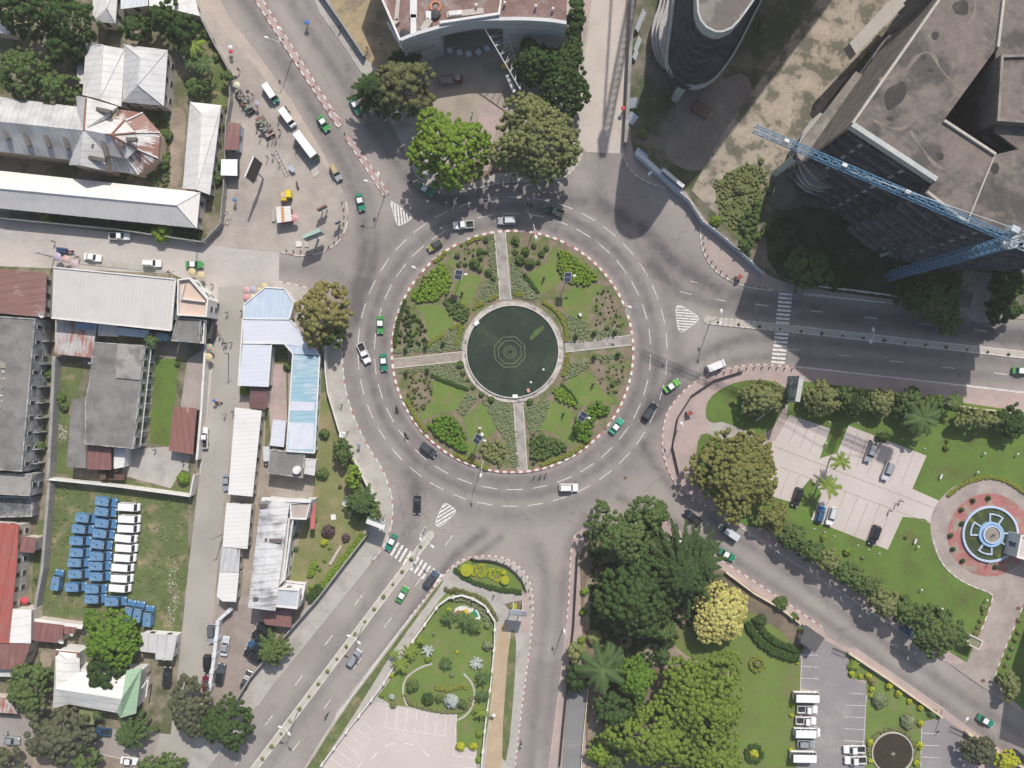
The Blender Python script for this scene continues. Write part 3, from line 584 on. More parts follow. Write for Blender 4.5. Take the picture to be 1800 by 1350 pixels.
house('transept_annexe','narrow white gabled roof joined to the north side of the church',[(151,77),(219,86),(213,187),(145,167)],5.2,corr('annexe_tin',(.62,.61,.59),R(0),(.42,.42,.41),(.46,.66),1.5,.12),[(181,79),(175,174)],6.6)
for o in list(bpy.data.objects):
 if o.name == 'transept_annexe': o.name = 'gabled_house'
house('hip_roof_house','grey tin hip-roofed house between the gabled annexe and the dirt track',[(218,78),(295,88),(288,186),(215,179)],5,corr('grey_tin',(.52,.52,.515),R(0),(.36,.36,.355),(.48,.66),1.5,.12),[(246,101),(242,149)],7.2)
house('school_building','very long white-roofed building along the north side of the west road',[(-160,283),(352,338),(346,401),(-160,350)],4.6,tinB,[(-160,316),(311,361)],7)
house('long_shed','long narrow pale gabled building standing beside the rust-roofed kiosk',[(334,179),(389,185),(369,342),(321,331)],3.6,tinC,[(354,199),(345,333)],5.2)
house('hip_roof_house','small white hip-roofed house at the top edge beside the dark trees',[(163,-50),(209,-50),(203,41),(163,38)],4.5,tinW,[(185,-30),(188,14)],6.2)
house('tin_roof_house','low house with pale bluish tin roof right of the small white hip roof',[(212,-40),(262,-40),(260,10),(212,16)],3.8,corr('bluish_tin',(.55,.58,.6),R(80),(.42,.44,.45)),step=4)
house('tin_roof_house','bright white tin-roofed house on the corner by the north-west road',[(262,-40),(333,-40),(351,28),(300,16),(262,10)],4,tinW,step=4)
house('tin_roof_house','small white-roofed outbuilding at the top left edge of the photo',[(-40,30),(18,42),(16,60),(-40,52)],4,tinW,win=False)
house('lean_to','little tin lean-to on the west side of the gabled annexe',[(135,114),(147,115),(147,148),(136,146)],3,M_tin(0),win=False)
house('kiosk','rust-red roofed kiosk with pale blue front on the gravel plaza edge',[(400,214),(423,217),(419,264),(394,263)],3,rustC,wmat=mat('pale_blue_paint',(.38,.46,.52),.7,.1),over=.2,cat='kiosk')
house('canopy','square bright white canopy roof just south of the rust-red kiosk',[(389,280),(417,280),(417,309),(388,308)],2.9,mat('white_sheet',(.8,.78,.76),.5,.05,.5,2,col2=(.5,.47,.44),c2=(.66,.7),c2scale=1.2),wmat=M_dark,over=.5,cat='canopy',win=False)
# ---- south side of the west road
r = house('market_hall','big flat pale grey roofed hall beside the west road',[(94,470),(309,491),(301,581),(91,559)],6.5,corr('hall_sheet',(.52,.495,.47),R(84),(.44,.42,.40),(.46,.66),.9,.06,lines=.12),wmat=mat('grey_green_wall',(.42,.47,.43),.9,.1),over=.15)
b = MB()
for p,q in (((94,470),(309,491)),((309,491),(301,581)),((91,559),(301,581))): b.beam(W(*p,6.5),W(*q,6.5),.3,.35,6.4)
b.build('gutter',M_wallw,r)
house('rusty_roof_building','dark rust-red roofed building at the left edge south of the west road',[(-60,466),(82,480),(79,558),(-60,545)],6,rustA)
r = flat('corner_building','corner building with a peach terrace and white parapet beside the market umbrellas',[(312,491),(333,488),(366,526),(363,557),(311,554)],6.5,mat('peach_terrace',(.56,.43,.35),.85,.05,.3,2),M_wallw,1.0,.3)
b = MB(); b.beam(W(320,526,5.6),W(362,531,5.6),.2,.9,5.5); b.beam(W(327,500,5.6),W(320,526,5.6),.2,.9,5.5); b.build('terrace_wall',M_wallw,r)
b = MB(); 
for i in range(9): p = W(322,522+i*3.2,5.5); b.box((p.x,p.y,5.5),(1.2,.1,.1))
b.build('ladder',M_wallw,r)
r = flat('concrete_roof_building','small black-stained flat roof beside the peach terrace, white balcony to the street',[(311,558),(353,561),(350,603),(301,599)],5.5,conc,M_wallg,.3,.2)
b = MB(); P = WL([(349,561),(360,562),(358,604),(347,603)],5)
b.ring([(v.x,v.y) for v in P[::-1]],[(v.x,v.y) for v in inset(P[::-1],.25)],3.9,5); b.prism(P,3.7,3.9); b.build('balcony',M_wallw,r)
P = WL([(363,568),(375,569),(372,596),(361,595)],2.6); tag(recentre(MB().prism(P,.1,2.5).ring([(v.x,v.y) for v in P[::-1]],[(v.x,v.y) for v in inset(P[::-1],.2)],2.5,2.7).build('street_stall',mat('black_tarpaulin',(.05,.055,.06),.8,.2))),'black covered market stall in front of the white balcony','stall')
P = WL([(366,530),(379,532),(376,556),(364,554)],2.4); tag(recentre(MB().prism(P,.1,2.3,top=WL([(367,531),(378,533),(375,555),(365,553)],2.4)).build('street_stall',mat('blue_tarpaulin',(.04,.10,.16),.7,.2))),'dark blue covered market stall beside the peach terrace','stall')
r = flat('derelict_block','long derelict two-storey concrete block with rubble on its black roof',[(-60,552),(62,560),(38,829),(-60,822)],6.5,conc,M_wallg,.25,.25,step=3.6,wd=1.0,fr=.5)
P = WL([(62,562),(76,563),(62,690),(50,830),(38,829)],3.2); MB().prism(P,3.0,3.25).build('balcony',M_wallg,r)
for i,(x,y) in enumerate(((66,600),(64,640),(62,680),(58,708),(56,735),(53,760),(51,790),(49,815))): p = W(x,y,3.2); MB().box((p.x+1,p.y,.1),(2.6,.2,3.4)).build('fin',M_wallg,r)
flat('derelict_block','low grey flat-roofed ruin joined to the south end of the derelict block',[(-60,830),(56,834),(52,872),(-60,866)],5,conc2,M_wallg,.2,.2)
flat('ruined_terrace','roofless blackened terrace with a pale ledge above the red-roofed house',[(-60,870),(58,874),(56,908),(-60,912)],3,mat('burnt_floor',(.10,.105,.11),.9,.3,.5,2,col2=(.22,.22,.23)),M_wallg,.8,.3,win=False)
r = house('tin_shed','rust-striped tin shed with one blue sheet behind the market hall',[(97,563),(171,567),(161,629),(97,622)],3.4,rustB,wmat=M_wallg,win=False)
P = WL([(132,567),(166,569),(165,581),(132,578)],3.5); MB().prism(P,3.45,3.52).build('sheet',mat('blue_sheet',(.22,.34,.46),.5,.1),r)
house('tin_shed','narrow blue and white striped tin shed behind the market hall',[(206,575),(262,581),(259,594),(206,589)],3,corr('blue_striped_tin',(.46,.55,.66),R(84),(.32,.42,.56),(.5,.6),.8),win=False)
house('tin_shed','small plain blue tin roof between the palm and the concrete roof',[(274,585),(296,588),(293,600),(273,598)],3,mat('blue_sheet',(.22,.34,.46)),win=False)
house('tin_shed','dark grey tin shed between the striped sheds',[(173,567),(204,570),(208,592),(172,590)],3.2,M_tin(1.4,'d'),wmat=M_wallg,win=False)
r = flat('concrete_house','black-roofed concrete house with a glazed eastern front',[(164,601),(254,607),(247,670),(240,735),(234,789),(149,781),(150,702),(157,670)],6,conc,M_wallg,.15,.2,step=2.6,wd=1.8,fr=.6)
P = WL([(206,604),(252,608),(246,668),(203,664)],6.3); MB().prism(P,5.9,6.25).build('upper_slab',conc2,r)
P = WL([(126,702),(151,703),(150,781),(151,823),(117,821)],4.5); MB().prism(P,.1,4.5).build('wing',conc,r)
b = MB()
for i in range(8): t = i/7; p = W(268-19*t,612+170*t,3); b.box((p.x,p.y,.1),(.12,.12,3.2)); b.beam(W(252-17*t,610+172*t,5.6),W(266-19*t,612+172*t,3),.1,.12,3.2)
b.beam(W(266,612,3.3),W(247,782,3.3),.15,.2,3.2); b.build('veranda_frame',M_wallw,r)
P = WL([(149,782),(195,787),(195,826),(152,825)],4); MB().prism(P,3.85,4).build('porch_roof',rustC,r); MB().prism(inset(P,.5),.1,3.85).build('porch_wall',M_wallg,r)
P = WL([(196,788),(217,790),(214,822),(196,825)],4); MB().prism(P,.1,3).build('bay',M_wallw,r); windows(r,P[3],P[2],.5,3,1.5,1.0)
house('carport','rust-brown roofed carport beside the street wall',[(305,714),(346,718),(339,799),(296,792)],3.1,corr('carport_rust',(.22,.10,.085),R(-84),(.40,.29,.24),(.6,.66),1.5,.14),wmat=M_dark,over=.6,cat='carport',win=False)
# ---- block between the paved street and the roundabout
blue1 = corr('pale_blue_tin',(.42,.50,.60),R(80),(.50,.56,.63),(.5,.7),1.2,.06,lines=.08); blue2 = corr('sky_blue_tin',(.27,.43,.50),R(3),(.42,.50,.54),(.49,.56),1.1,.10,lines=.2)
lav = corr('lavender_white_tin',(.56,.58,.64),R(3),(.50,.52,.58),(.5,.7),1.0,.05,lines=.08)
r = thing('courtyard_building','U-shaped building with pale blue tin roofs around a courtyard under the brown tree','building',W(480,590)+Vector((0,0,.1)))
parts_ = [([(429,559),(429,535),(466,505),(500,507),(516,531),(509,560)],blue1),([(428,561),(511,562),(545,601),(541,612),(500,605),(427,602)],lav),([(545,602),(562,625),(515,622),(500,606),(541,612)],blue1),
          ([(427,604),(477,607),(471,680),(419,678)],lav),([(515,623),(561,627),(553,796),(504,793)],blue2)]
b = MB()
for p,m in parts_: b.prism(inset(WL(p,4.6),.35),.1,4.4)
b.build('wall',M_wallw,r)
for p,m in parts_: bb = MB(); slab(bb,WL(p,4.7)); bb.build('roof',m,r)
b = MB()
for p,q in (((429,559),(429,535)),((429,535),(466,505)),((466,505),(500,507)),((500,507),(516,531)),((516,531),(509,560)),((509,560),(562,625)),((562,625),(553,796)),((553,796),(504,793)),((504,793),(515,622)),((427,560),(511,561)),((427,603),(500,604)),((500,604),(515,622)),((427,560),(419,678)),((477,606),(471,680))): b.beam(W(*p,4.8),W(*q,4.8),.32,.3,4.62)
b.build('gutter',M_wallw,r)
P = inset(WL(parts_[4][0],4.6),.35); walls_with_windows(r,P,.3,4.3)
for x0,y0,x1,y1 in ((509,705,553,722),(508,742,552,790)):
 P = WL([(x0,y0),(x1,y0+2),(x1-1,y1),(x0-1,y1)],4.75); MB().prism(P,4.72,4.76).build('pale_sheet',mat('pale_grey_sheet',(.55,.57,.62),.5,.08,.4,2),r)
house('tin_shed','small pale tin roof inside the courtyard of the blue-roofed building',[(480,737),(503,740),(499,786),(474,783)],3,lav,win=False)
house('brown_roof_shed','dark brown square roof beside the courtyard of the blue-roofed building',[(440,680),(471,685),(467,720),(438,717)],3.4,corr('dark_brown_roof',(.13,.065,.06),R(8),(.16,.09,.08)),win=False)
roofN = corr('ribbed_white_roof',(.66,.645,.62),R(4),(.56,.55,.53),(.5,.7),1.0,.05,lines=.14)
house('row_shop','longest of the white-ribbed roofs lining the paved street',[(413,716),(460,722),(444,873),(401,869)],4,roofN)
house('row_shop','middle white-ribbed roof along the paved street, opposite the parked vans',[(398,884),(442,887),(435,965),(391,961)],4,roofN)
house('row_shop','grey stained flat tin roof between two white-ribbed street roofs',[(390,962),(422,965),(420,1006),(386,1005)],3.9,corr('stained_tin',(.46,.465,.47),R(80),(.17,.11,.09),(.56,.62),1.4,.15))
house('row_shop','southernmost white-ribbed roof on the paved street',[(386,1006),(420,1007),(415,1058),(391,1057),(381,1048)],4,roofN)
r = flat('concrete_roof_building','dark flat-roofed house with a white water tank south of the blue roofs',[(475,790),(536,799),(532,840),(470,832)],4.4,conc,M_wallg,.2,.2)
p = W(523,826,4.5); MB().lathe((p.x,p.y,4.3),[(0,1.3),(.9,1.25),(1.0,.9),(1.0,0)],16).build('water_tank',M_wallw,r)
house('tin_shed','pale grey tin annexe right of the dark flat-roofed house',[(537,805),(556,807),(553,836),(534,833)],3.6,M_tin(.1,'x'),win=False)
r = thing('office_building','large white office building with stained ribbed roof and white parapets','building',W(485,980)+Vector((0,0,.1)))
main = [(459,878),(509,884),(496,910),(484,1074),(436,1068)]; P = WL(main,7); MB().prism(inset(P,.25),.1,6.7).build('wall',M_wallw,r); walls_with_windows(r,inset(P,.25),.3,6.6)
stt = corr('mildewed_tin',(.60,.595,.585),R(5),(.22,.22,.22),(.49,.60),1.9,.14,lines=.25)
b = MB(); slab(b,[W(459,878,7),W(478,881,7.9),W(459,1071,7.9),W(436,1068,7)]); slab(b,[W(478,881,7.9),W(509,884,7),W(484,1074,7),W(459,1071,7.9)]); b.build('roof',stt,r)
for nm,pl_,h,m in (('side_wing',[(510,884),(547,881),(539,913),(511,912)],6.6,mat('pinkish_roof',(.40,.34,.31),.9,.1)),('side_gallery',[(498,911),(510,912),(499,1020),(485,1036)],6,mat('pale_gallery_roof',(.5,.49,.47),.8,.1)),('front_wing',[(483,1034),(527,1036),(523,1070),(484,1066)],6.6,mat('blue_grey_roof',(.42,.44,.47),.8,.1)),('entrance_canopy',[(500,1020),(538,1025),(533,1052),(525,1061),(527,1036),(497,1034)],4.5,M_wallw)):
 P = WL(pl_,h); o = MB().prism(P,.1 if nm != 'entrance_canopy' else 4.1,h).build(nm,[M_wallw],r); MB().prism(inset(P,.35),h-.01,h+.02).build('roof',m,o)
 MB().ring([(v.x,v.y) for v in inset(P,-.02)],[(v.x,v.y) for v in inset(P,.28)],h-.3,h+.35).build('parapet',M_wallw,o)
 if nm != 'entrance_canopy': walls_with_windows(o,P,.3,h-.4)
MB().beam(W(515,914,6.3),W(500,1020,6.3),.35,.5,6).build('parapet',M_wallw,r); P = WL([(460,875),(548,878),(546,884),(459,881)],7.4); MB().prism(P,6.4,7.3).build('parapet',M_wallw,r)
for x,y,a_,L_ in ((463,889,0,2),(480,950,0,3.8),(471,975,0,1.2),(450,1053,0,1.3)): p = W(x,y,7.6); MB().box((p.x,p.y,7.3),(L_,.9,.42 if L_ < 3 else .55),R(-4)).build('skylight',mat('dirty_skylight',(.1,.1,.1)),r)
P = WL([(547,884),(556,884),(553,930),(545,930)],3.4); MB().prism(P,3.2,3.4).build('awning',mat('red_awning',(.40,.13,.13),.7,.15),r)
house('porch','brown five-sided porch roof at the south end of the white office building',[(458,1079),(514,1070),(511,1103),(467,1098)],3.6,corr('flat_brown_sheet',(.20,.10,.09),R(60),(.23,.12,.11),(.5,.7),3,.05,lines=.03),over=1.0,cat='porch',win=False,wmat=M_dark)
# ---- far left and bottom left
house('red_roof_house','long house with a bright red roof turning to rust at the left edge',[(-60,914),(33,922),(29,1000),(16,1131),(-60,1128)],5,redR)
house('tin_shed','brown annexe roof sticking out of the bright red roof',[(35,943),(63,945),(60,972),(31,970)],4,rustC,win=False)
house('rusty_roof_building','brown rusted roof south of the bright red roof',[(-60,1128),(54,1131),(38,1177),(-60,1177)],4.6,rustC)
house('tin_shed','white-painted tin roof laid over the brown rusted roofs at left',[(21,1070),(55,1072),(54,1131),(16,1130)],4.9,tinW,win=False)
r = house('brown_roof_shed','long brown roof with two white satellite dishes at the foot of the vehicle lot',[(53,1092),(112,1099),(108,1131),(55,1126)],3.4,rustC,cat='shed')
house('tin_shed','bright white strip of tin roof along the south edge of the vehicle lot',[(60,1087),(146,1099),(144,1106),(56,1094)],3.1,tinW,win=False)
house('tin_shed','small brown roof between the dishes and the round green tree',[(113,1101),(134,1103),(131,1115),(112,1114)],3.3,rustC,win=False)
house('white_roof_shed','grey and white L-shaped shed roof right of the round green tree',[(246,1112),(312,1117),(303,1161),(273,1159),(273,1148),(246,1145)],3.4,corr('light_grey_sheet',(.52,.515,.51),R(85),(.40,.40,.39),(.45,.65),2.2,.08),wmat=M_wallw)
r = thing('villa','villa with pointed white tin roofs and a pale green front roof','house',W(170,1210)+Vector((0,0,.1)))
b = MB(); b.prism(inset(WL([(98,1141),(140,1146),(121,1238),(93,1246)],5),.4),.1,4.8); b.prism(inset(WL([(125,1172),(250,1176),(240,1252),(121,1240)],4.6),.6),.1,4.4); b.build('wall',M_wallw,r)
b = MB(); slab(b,[W(98,1141,5),W(118,1158,6.2),W(97,1211,7.2),W(93,1246,5)]); slab(b,[W(98,1141,5),W(140,1146,5),W(140,1181,5),W(118,1158,6.2)]); slab(b,[W(118,1158,6.2),W(140,1181,5),W(97,1211,7.2)])
slab(b,[W(97,1211,7.2),W(121,1238,5),W(93,1246,5)]); slab(b,[W(140,1181,5),W(222,1186,5),W(214,1229,6.8),W(97,1211,7.2)]); slab(b,[W(97,1211,7.2),W(214,1229,6.8),W(205,1253,5),W(121,1238,5)]); b.build('roof',corr('villa_tin',(.66,.645,.60),R(-8),(.50,.50,.49),(.5,.66),2,.08),r)
b = MB(); slab(b,[W(222,1179,5.4),W(249,1174,5),W(239,1254,5),W(212,1262,5),W(205,1252,5.2),W(214,1228,6.9)]); b.build('front_roof',corr('green_tin',(.27,.40,.27),R(0),(.32,.43,.31),(.5,.7),1.4,.08,lines=.1),r)
P = WL([(98,1143),(140,1147),(139,1156),(97,1153)],5.3); MB().prism(P,5.2,5.3).build('rusty_sheet',rustC,r)
b = MB(); b.beam(W(250,1176,4),W(259,1168,4),.3,.4,3.6); b.beam(W(249,1210,3.6),W(261,1192,3.6),.3,.4,3.2); b.beam(W(261,1192,3.6),W(256,1225,3.6),.3,.4,3.2); b.build('parapet',M_wallw,r)
house('tin_shed','mossy green little roof by the road below the villa',[(139,1240),(166,1243),(165,1274),(137,1273)],3,mat('mossy_roof',(.20,.22,.10),.95,.15,.5,3),win=False)
p = W(123,1252,2.5); tag(recentre(MB().lathe((p.x,p.y,0),[(0,4.0),(1.2,3.3),(2.3,2.3),(2.2,2.2)],14).lathe((p.x,p.y,0),[(.12,2.3),(.12,0)],6).build('thatched_shelter',mat('brown_thatch',(.15,.11,.085),.95,.2,.6,6,.4))),'round brown thatched shelter beside the villa','shelter')
house('tin_shed','grey and red roof fragments at the left edge above the corner road',[(-40,1222),(16,1228),(30,1255),(-40,1250)],3,rustB,win=False)
house('tin_shed','blue-grey tin roof at the left edge under the leafy tree',[(-40,1176),(38,1178),(30,1190),(-40,1188)],3,M_tin(.2,'y'),win=False)
# ---- museum-like building at the top
mus = thing('exhibition_building','building with dark red roof, curved white-grey facade and an open portal','building',W(850,50,13)+Vector((0,0,-12.9)))
HM = 13.0; K5 = 5.294
top = crop(670,0,K5,[(180,385),(260,350),(340,322),(440,292),(540,265),(640,240),(750,217),(860,200),(960,192),(1060,189),(1130,190),(1260,188),(1400,191),(1500,197),(1600,206),(1725,226)])
Tw = WL(top,HM)
def facade(i0,i1,z0,z1,nm):
 b = MB(); P = Tw[i0:i1+1]; back = [p+Vector((0,.8,0)) for p in P][::-1]
 b.prism(P+back,z0,z1); b.build(nm,corr('facade_panels',(.50,.51,.52),0,(.42,.43,.44),(.45,.65),2.5,.05,lines=.05),mus)
facade(0,4,.1,HM,'facade'); facade(4,10,9.3,HM,'portal_beam'); facade(10,15,.1,HM,'facade')
fb = MB()
for z in (2.2,4.4,6.6,8.8,11):
 for rg_ in (range(0,4),range(10,15)):
  for i in rg_: a_,c_ = Tw[i]-Vector((0,.03,0)),Tw[i+1]-Vector((0,.03,0)); fb.beam(a_,c_,.04,.06,z)
fb.build('panel_joint',mat('joint',(.25,.26,.27),.8),mus)
zb = HM-1.2; back = [W(1000,-80,HM),W(640,-80,HM)]
P = [Tw[i]+Vector((0,.8,0)) for i in range(len(Tw))]+[Vector((v.x,v.y,0)) for v in back]
MB().prism([p for p in P],zb-.4,zb).build('roof',mat('dark_red_roof',(.20,.125,.11),.9,.18,.3,2,.2,col2=(.26,.21,.19),c2=(.5,.64),c2scale=.25),mus)
w1 = [Tw[0]+Vector((0,.8,0)),Tw[4]+Vector((0,.8,0)),Tw[4]+Vector((0,9,0)),W(700,-80,HM),W(640,-80,HM)]; w2 = [Tw[10]+Vector((0,.8,0)),Tw[15]+Vector((0,.8,0)),W(1000,-80,HM),W(880,-80,HM)]
w3 = [Tw[4]+Vector((0,9,0)),Tw[10]+Vector((0,9,0)),W(880,-80,HM),W(700,-80,HM)]
b = MB(); b.prism(w1,.1,zb-.4); b.prism(w2,.1,zb-.4); b.prism(w3,.1,zb-.4); b.build('wall',M_wallw,mus)
P = WL(crop(670,0,K5,[(540,190),(1085,110),(1105,0),(1110,-60),(1125,-60),(1120,5),(1105,130),(545,215)]),HM+.8); MB().prism(P,zb,HM+.6).build('parapet',M_wallw,mus)
b = MB(); b.beam(W(704,72,HM),W(676,24,HM),.5,1.5,8); b.beam(W(704,72,HM),W(664,-20,HM),.5,1.6,zb-.1); b.build('side_fin',M_wallw,mus)
for x,y,sx,sy,m,r_ in ((300,80,1.6,4.2,M_wallw,0),(300,240,1.3,5.2,M_wallw,0),(150,90,.9,5,M_stone,-.1),(125,210,.9,2,M_stone,-.9),(440,140,1.2,1.8,M_wallw,0),(780,108,8.5,1.3,M_stone,.12),(420,230,1.5,3,M_stone,-.6),(690,118,3,1,M_wallw,.1)):
 p = W(670+x/K5,y/K5,HM-.5); MB().box((p.x,p.y,zb),(sx,sy,.8 if sx < 5 else .3),r_).build('roof_duct',m,mus)
for x,y in ((1440,50),(1600,75),(1150,20),(885,40)): p = W(670+x/K5,y/K5,HM); MB().lathe((p.x,p.y,zb),[(0,1.3),(.3,1.2),(.25,.9),(.25,0)],8).build('roof_vent',M_wallw,mus)
for x,y in ((500,125),(215,310)): p = W(670+x/K5,y/K5,HM-.5); MB().lathe((p.x,p.y,zb),[(0,.8),(1.1,.7),(1.3,0)],12).build('roof_tank',M_dark,mus)
p = W(670+505/K5,48/K5,HM-.5); b = MB(); b.lathe((p.x,p.y,zb),[(.9,.3),(1.3,.32),(1.3,.0)],16); b.build('roof_hatch',mat('orange_paint',(.5,.2,.09),.6,.1),mus)
p0,p1 = W(718,93,7.5),W(756,82,7.5)
M_letter = mat('black_letter',(.02,.02,.02),.6)
def text(body,size,loc,rot,m,parent=None,name='lettering',ext=.02):
 cu = bpy.data.curves.new(name,'FONT'); cu.body = body; cu.size = size; cu.extrude = ext; cu.align_x = 'CENTER'; cu.align_y = 'CENTER'
 o = bpy.data.objects.new(name+'_source',cu); COL.objects.link(o); dg = bpy.context.evaluated_depsgraph_get(); dg.update()
 me = bpy.data.meshes.new_from_object(o.evaluated_get(dg)); me.name = name; bpy.data.objects.remove(o); me.materials.clear(); me.materials.append(m)
 q = bpy.data.objects.new(name,me); COL.objects.link(q); off = LOC.get(parent.name,(0,0,0)) if parent else (0,0,0)
 q.location = (loc[0]-off[0],loc[1]-off[1],loc[2]-off[2]); q.rotation_euler = rot
 if parent: q.parent = parent
 return q
d_ = (Tw[3]-Tw[1]); an = math.atan2(d_.y,d_.x); c_ = (Tw[1]+Tw[3])/2; nn = Vector((math.sin(an),-math.cos(an),0))
text('BRAZZAVILLE',1.1,(c_.x+nn.x*.45-.4,c_.y+nn.y*.45-.1,6.4),(R(90),0,an),M_letter,mus)
# light steel truss mast leaning out over the forecourt
tm = thing('steel_truss','white triangular steel truss slanting from the portal over the forecourt','truss',W(914,157)+Vector((0,0,.15)))
b = MB(); A0,A1 = W(852,50,11),W(914,157,5.5); B0,B1 = W(886,48,8),W(917,130,2.0)
b.tube(A0,A1,.16); b.tube(B0,B1,.1); b.tube(B1,A1,.12); b.tube(A1,(A1.x,A1.y,.15),.12); b.tube(B1,(B1.x,B1.y,.15),.1)
for i in range(8): t,u = i/7,(i+1)/7; b.tube(A0.lerp(A1,t),B0.lerp(B1,t),.07,n=4); b.tube(A0.lerp(A1,min(u,1)),B0.lerp(B1,t),.05,n=4)
b.build('frame',M_wallw,tm)
o = thing('banner_board','long white slanted display board beside the steel truss','sign',W(897,146)+Vector((0,0,.15)))
P = WL([(888,131),(893.5,129),(907,160),(902,163)],3.5); MB().prism(P,3.2,3.5).build('board',M_wallw,o)
for t in (.2,.5,.8): q = Vector(P[0]).lerp(Vector(P[3]),t)*.5+Vector(P[1]).lerp(Vector(P[2]),t)*.5; MB().box((q.x,q.y,3.5),(.7,.9,.02),R(-66)).build('picture',mat('board_print',(.16,.18,.22),.6,.3,2,8),o); MB().tube((q.x,q.y,.15),(q.x,q.y,3.2),.07).build('leg',M_wallw,o)
# ---- curved concrete tower
M_tw = mat('bare_concrete',(.25,.225,.20),.95,.16,.3,1.5,.2,col2=(.16,.15,.14),c2scale=.2)
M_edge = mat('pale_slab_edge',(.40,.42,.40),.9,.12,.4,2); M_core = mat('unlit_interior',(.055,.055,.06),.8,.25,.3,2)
M_roofc = mat('tower_roof',(.21,.185,.165),.95,.12,.25,1.2,.2,col2=(.145,.125,.115),c2=(.47,.53),c2scale=.16)
tw = thing('tower','tall round-ended unfinished concrete tower with bare floors','tower',W(1215,170)+Vector((0,0,.15)))
HT = 36.5
roofpx = [(1262,-210),(1236,-100),(1228,-40),(1225,0),(1226,22),(1231,37),(1241,49),(1257,57),(1270,57),(1286,50),(1300,35),(1325,0),(1350,-40),(1390,-110),(1420,-210)]
RP = WL(roofpx,HT); foot = WL(smooth([(1186,-60),(1182,0),(1175,60),(1169,105),(1172,120),(1180,137),(1195,149),(1215,156),(1235,154),(1255,143),(1272,124),(1292,95),(1325,30),(1370,-60)],1,True),9)
MB().prism(RP,HT-.5,HT-.1).build('roof',M_roofc,tw); MB().ring([(p.x,p.y) for p in inset(RP,-.15)],[(p.x,p.y) for p in inset(RP,.22)],HT-2.2,HT+.4).build('parapet',M_edge,tw)
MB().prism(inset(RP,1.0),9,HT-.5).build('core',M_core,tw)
for i in range(8):
 z = 9.6+i*3.4; Pz = inset(RP,.25)
 MB().prism(Pz,z-.35,z).build('floor_slab',mat('dark_slab_edge',(.115,.112,.115),.95,.2,.5,2,.3,col2=(.075,.075,.08),c2scale=.3),tw)  # dark grey slab edges with random darker patches
F = [(p.x,p.y) for p in foot]; F = F if area(F) > 0 else F[::-1]
MB().ring(F,[(p.x,p.y) for p in inset(F,.45)],8.2,9.9).build('balcony_wall',M_edge,tw); MB().prism(inset(F,.3),8.4,8.8).build('floor_slab',mat('dark_slab_edge',(.1,.1,.1)),tw); MB().prism(inset(F,3.2),.15,8.4).build('core',M_core,tw)
MB().tube(W(1201,152,8.4),W(1199,150,.1)*1.0,.01).build('cable',M_edge,tw)
pf = W(1187.5,173,.15); b = MB(); b.box((pf.x,pf.y,.15),(1.5,1.5,8.6),R(58)); b.lathe((pf.x,pf.y,.15),[(1.05,8.5),(1.05,0)],14); b.build('pillar',mat('smooth_concrete',(.42,.44,.42),.85,.05,.3,2),tw)
ann = thing('round_annexe','low drum of curved concrete balconies left of the tower','building',W(1165,60)+Vector((0,0,.15)))
for k,(gx,z) in enumerate(((0,3.2),(7,5.4),(13,7.6))):
 Q = WL(smooth([(1172+gx,-60),(1160+gx,5),(1147+gx,38),(1145+gx,70),(1152+gx,100),(1170+gx*.5,124),(1195,125),(1200,-60)],1),z); MB().prism(Q,z-.6,z).build('balcony',mat('curved_concrete',(.36,.345,.325),.95,.2,.4,2),ann)
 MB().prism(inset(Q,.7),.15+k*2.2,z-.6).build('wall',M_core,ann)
MB().prism(WL([(1300,3),(1348,-47),(1578,-347),(1450,-480),(1250,-200),(1262,-30)]),.2,55).build('rear_block',M_tw,tw)
# ---- big unfinished complex, upper right
HS = 37.0; sl_ = thing('unfinished_complex','huge unfinished concrete complex with a stained flat roof and an open courtyard','building',W(1400,300)+Vector((0,0,.15)))
Acr,Bcr = (1497,218),(1645,315)
roof_m = mat('stained_slab_roof',(.175,.146,.128),.95,.2,.45,2.2,.3,col2=(.085,.077,.072),c2=(.47,.56),c2scale=.085)
outer = [(1497,218),(1645,315),(1628,338),(1675,375),(1700,392),(1790,416),(2000,440),(2000,-250),(1822,-250),(1650,0)]
hole = [(1752,84),(1745,140),(1750,232),(1790,262),(1748,272),(1658,213),(1700,150)]
# the roof as two pieces either side of the courtyard
L_ = [(1497,218),(1645,315),(1628,338),(1675,375),(1700,392),(1748,272),(1658,213),(1752,84),(1762,0),(1822,-250),(1650,0)]
Rr = [(1700,392),(1790,416),(2000,440),(2000,-250),(1822,-250),(1762,0),(1752,84),(1745,140),(1750,232),(1790,262),(1748,272)]
for q in (L_,Rr): MB().prism(WL(q,HS),HS-.6,HS).build('roof',roof_m,sl_)
for p,q in (((1497,218),(1650,0)),((1650,0),(1822,-250)),((1748,272),(1658,213)),((1752,84),(1762,0)),((1700,392),(1675,375)),((1675,375),(1628,338))): MB().beam(W(*p,HS),W(*q,HS),.5,.7,HS-.2).build('parapet',M_stone,sl_)
MB().beam(W(1497,219,HS),W(1645,316,HS),1.0,1.6,HS-1.2).build('parapet',M_edge,sl_)
MB().beam(W(1700,391,HS),W(1748,273,HS),.25,.15,HS).build('roof_joint',M_stone,sl_)
P = WL([(1757,98),(2000,92),(2000,232),(1750,214)],HS+1.5); MB().prism(P,.2,HS+1.5).build('stair_core',roof_m,sl_); MB().ring([(v.x,v.y) for v in P] if area(P) > 0 else [(v.x,v.y) for v in P[::-1]],[(v.x,v.y) for v in inset(P,.5)],HS+1.4,HS+2).build('parapet',M_tw,sl_)
M_puddle = mat('dark_puddle_stain',(.028,.027,.025),.7,.2,.5,3,col2=(.055,.045,.036),c2=(.5,.65),c2scale=.6)
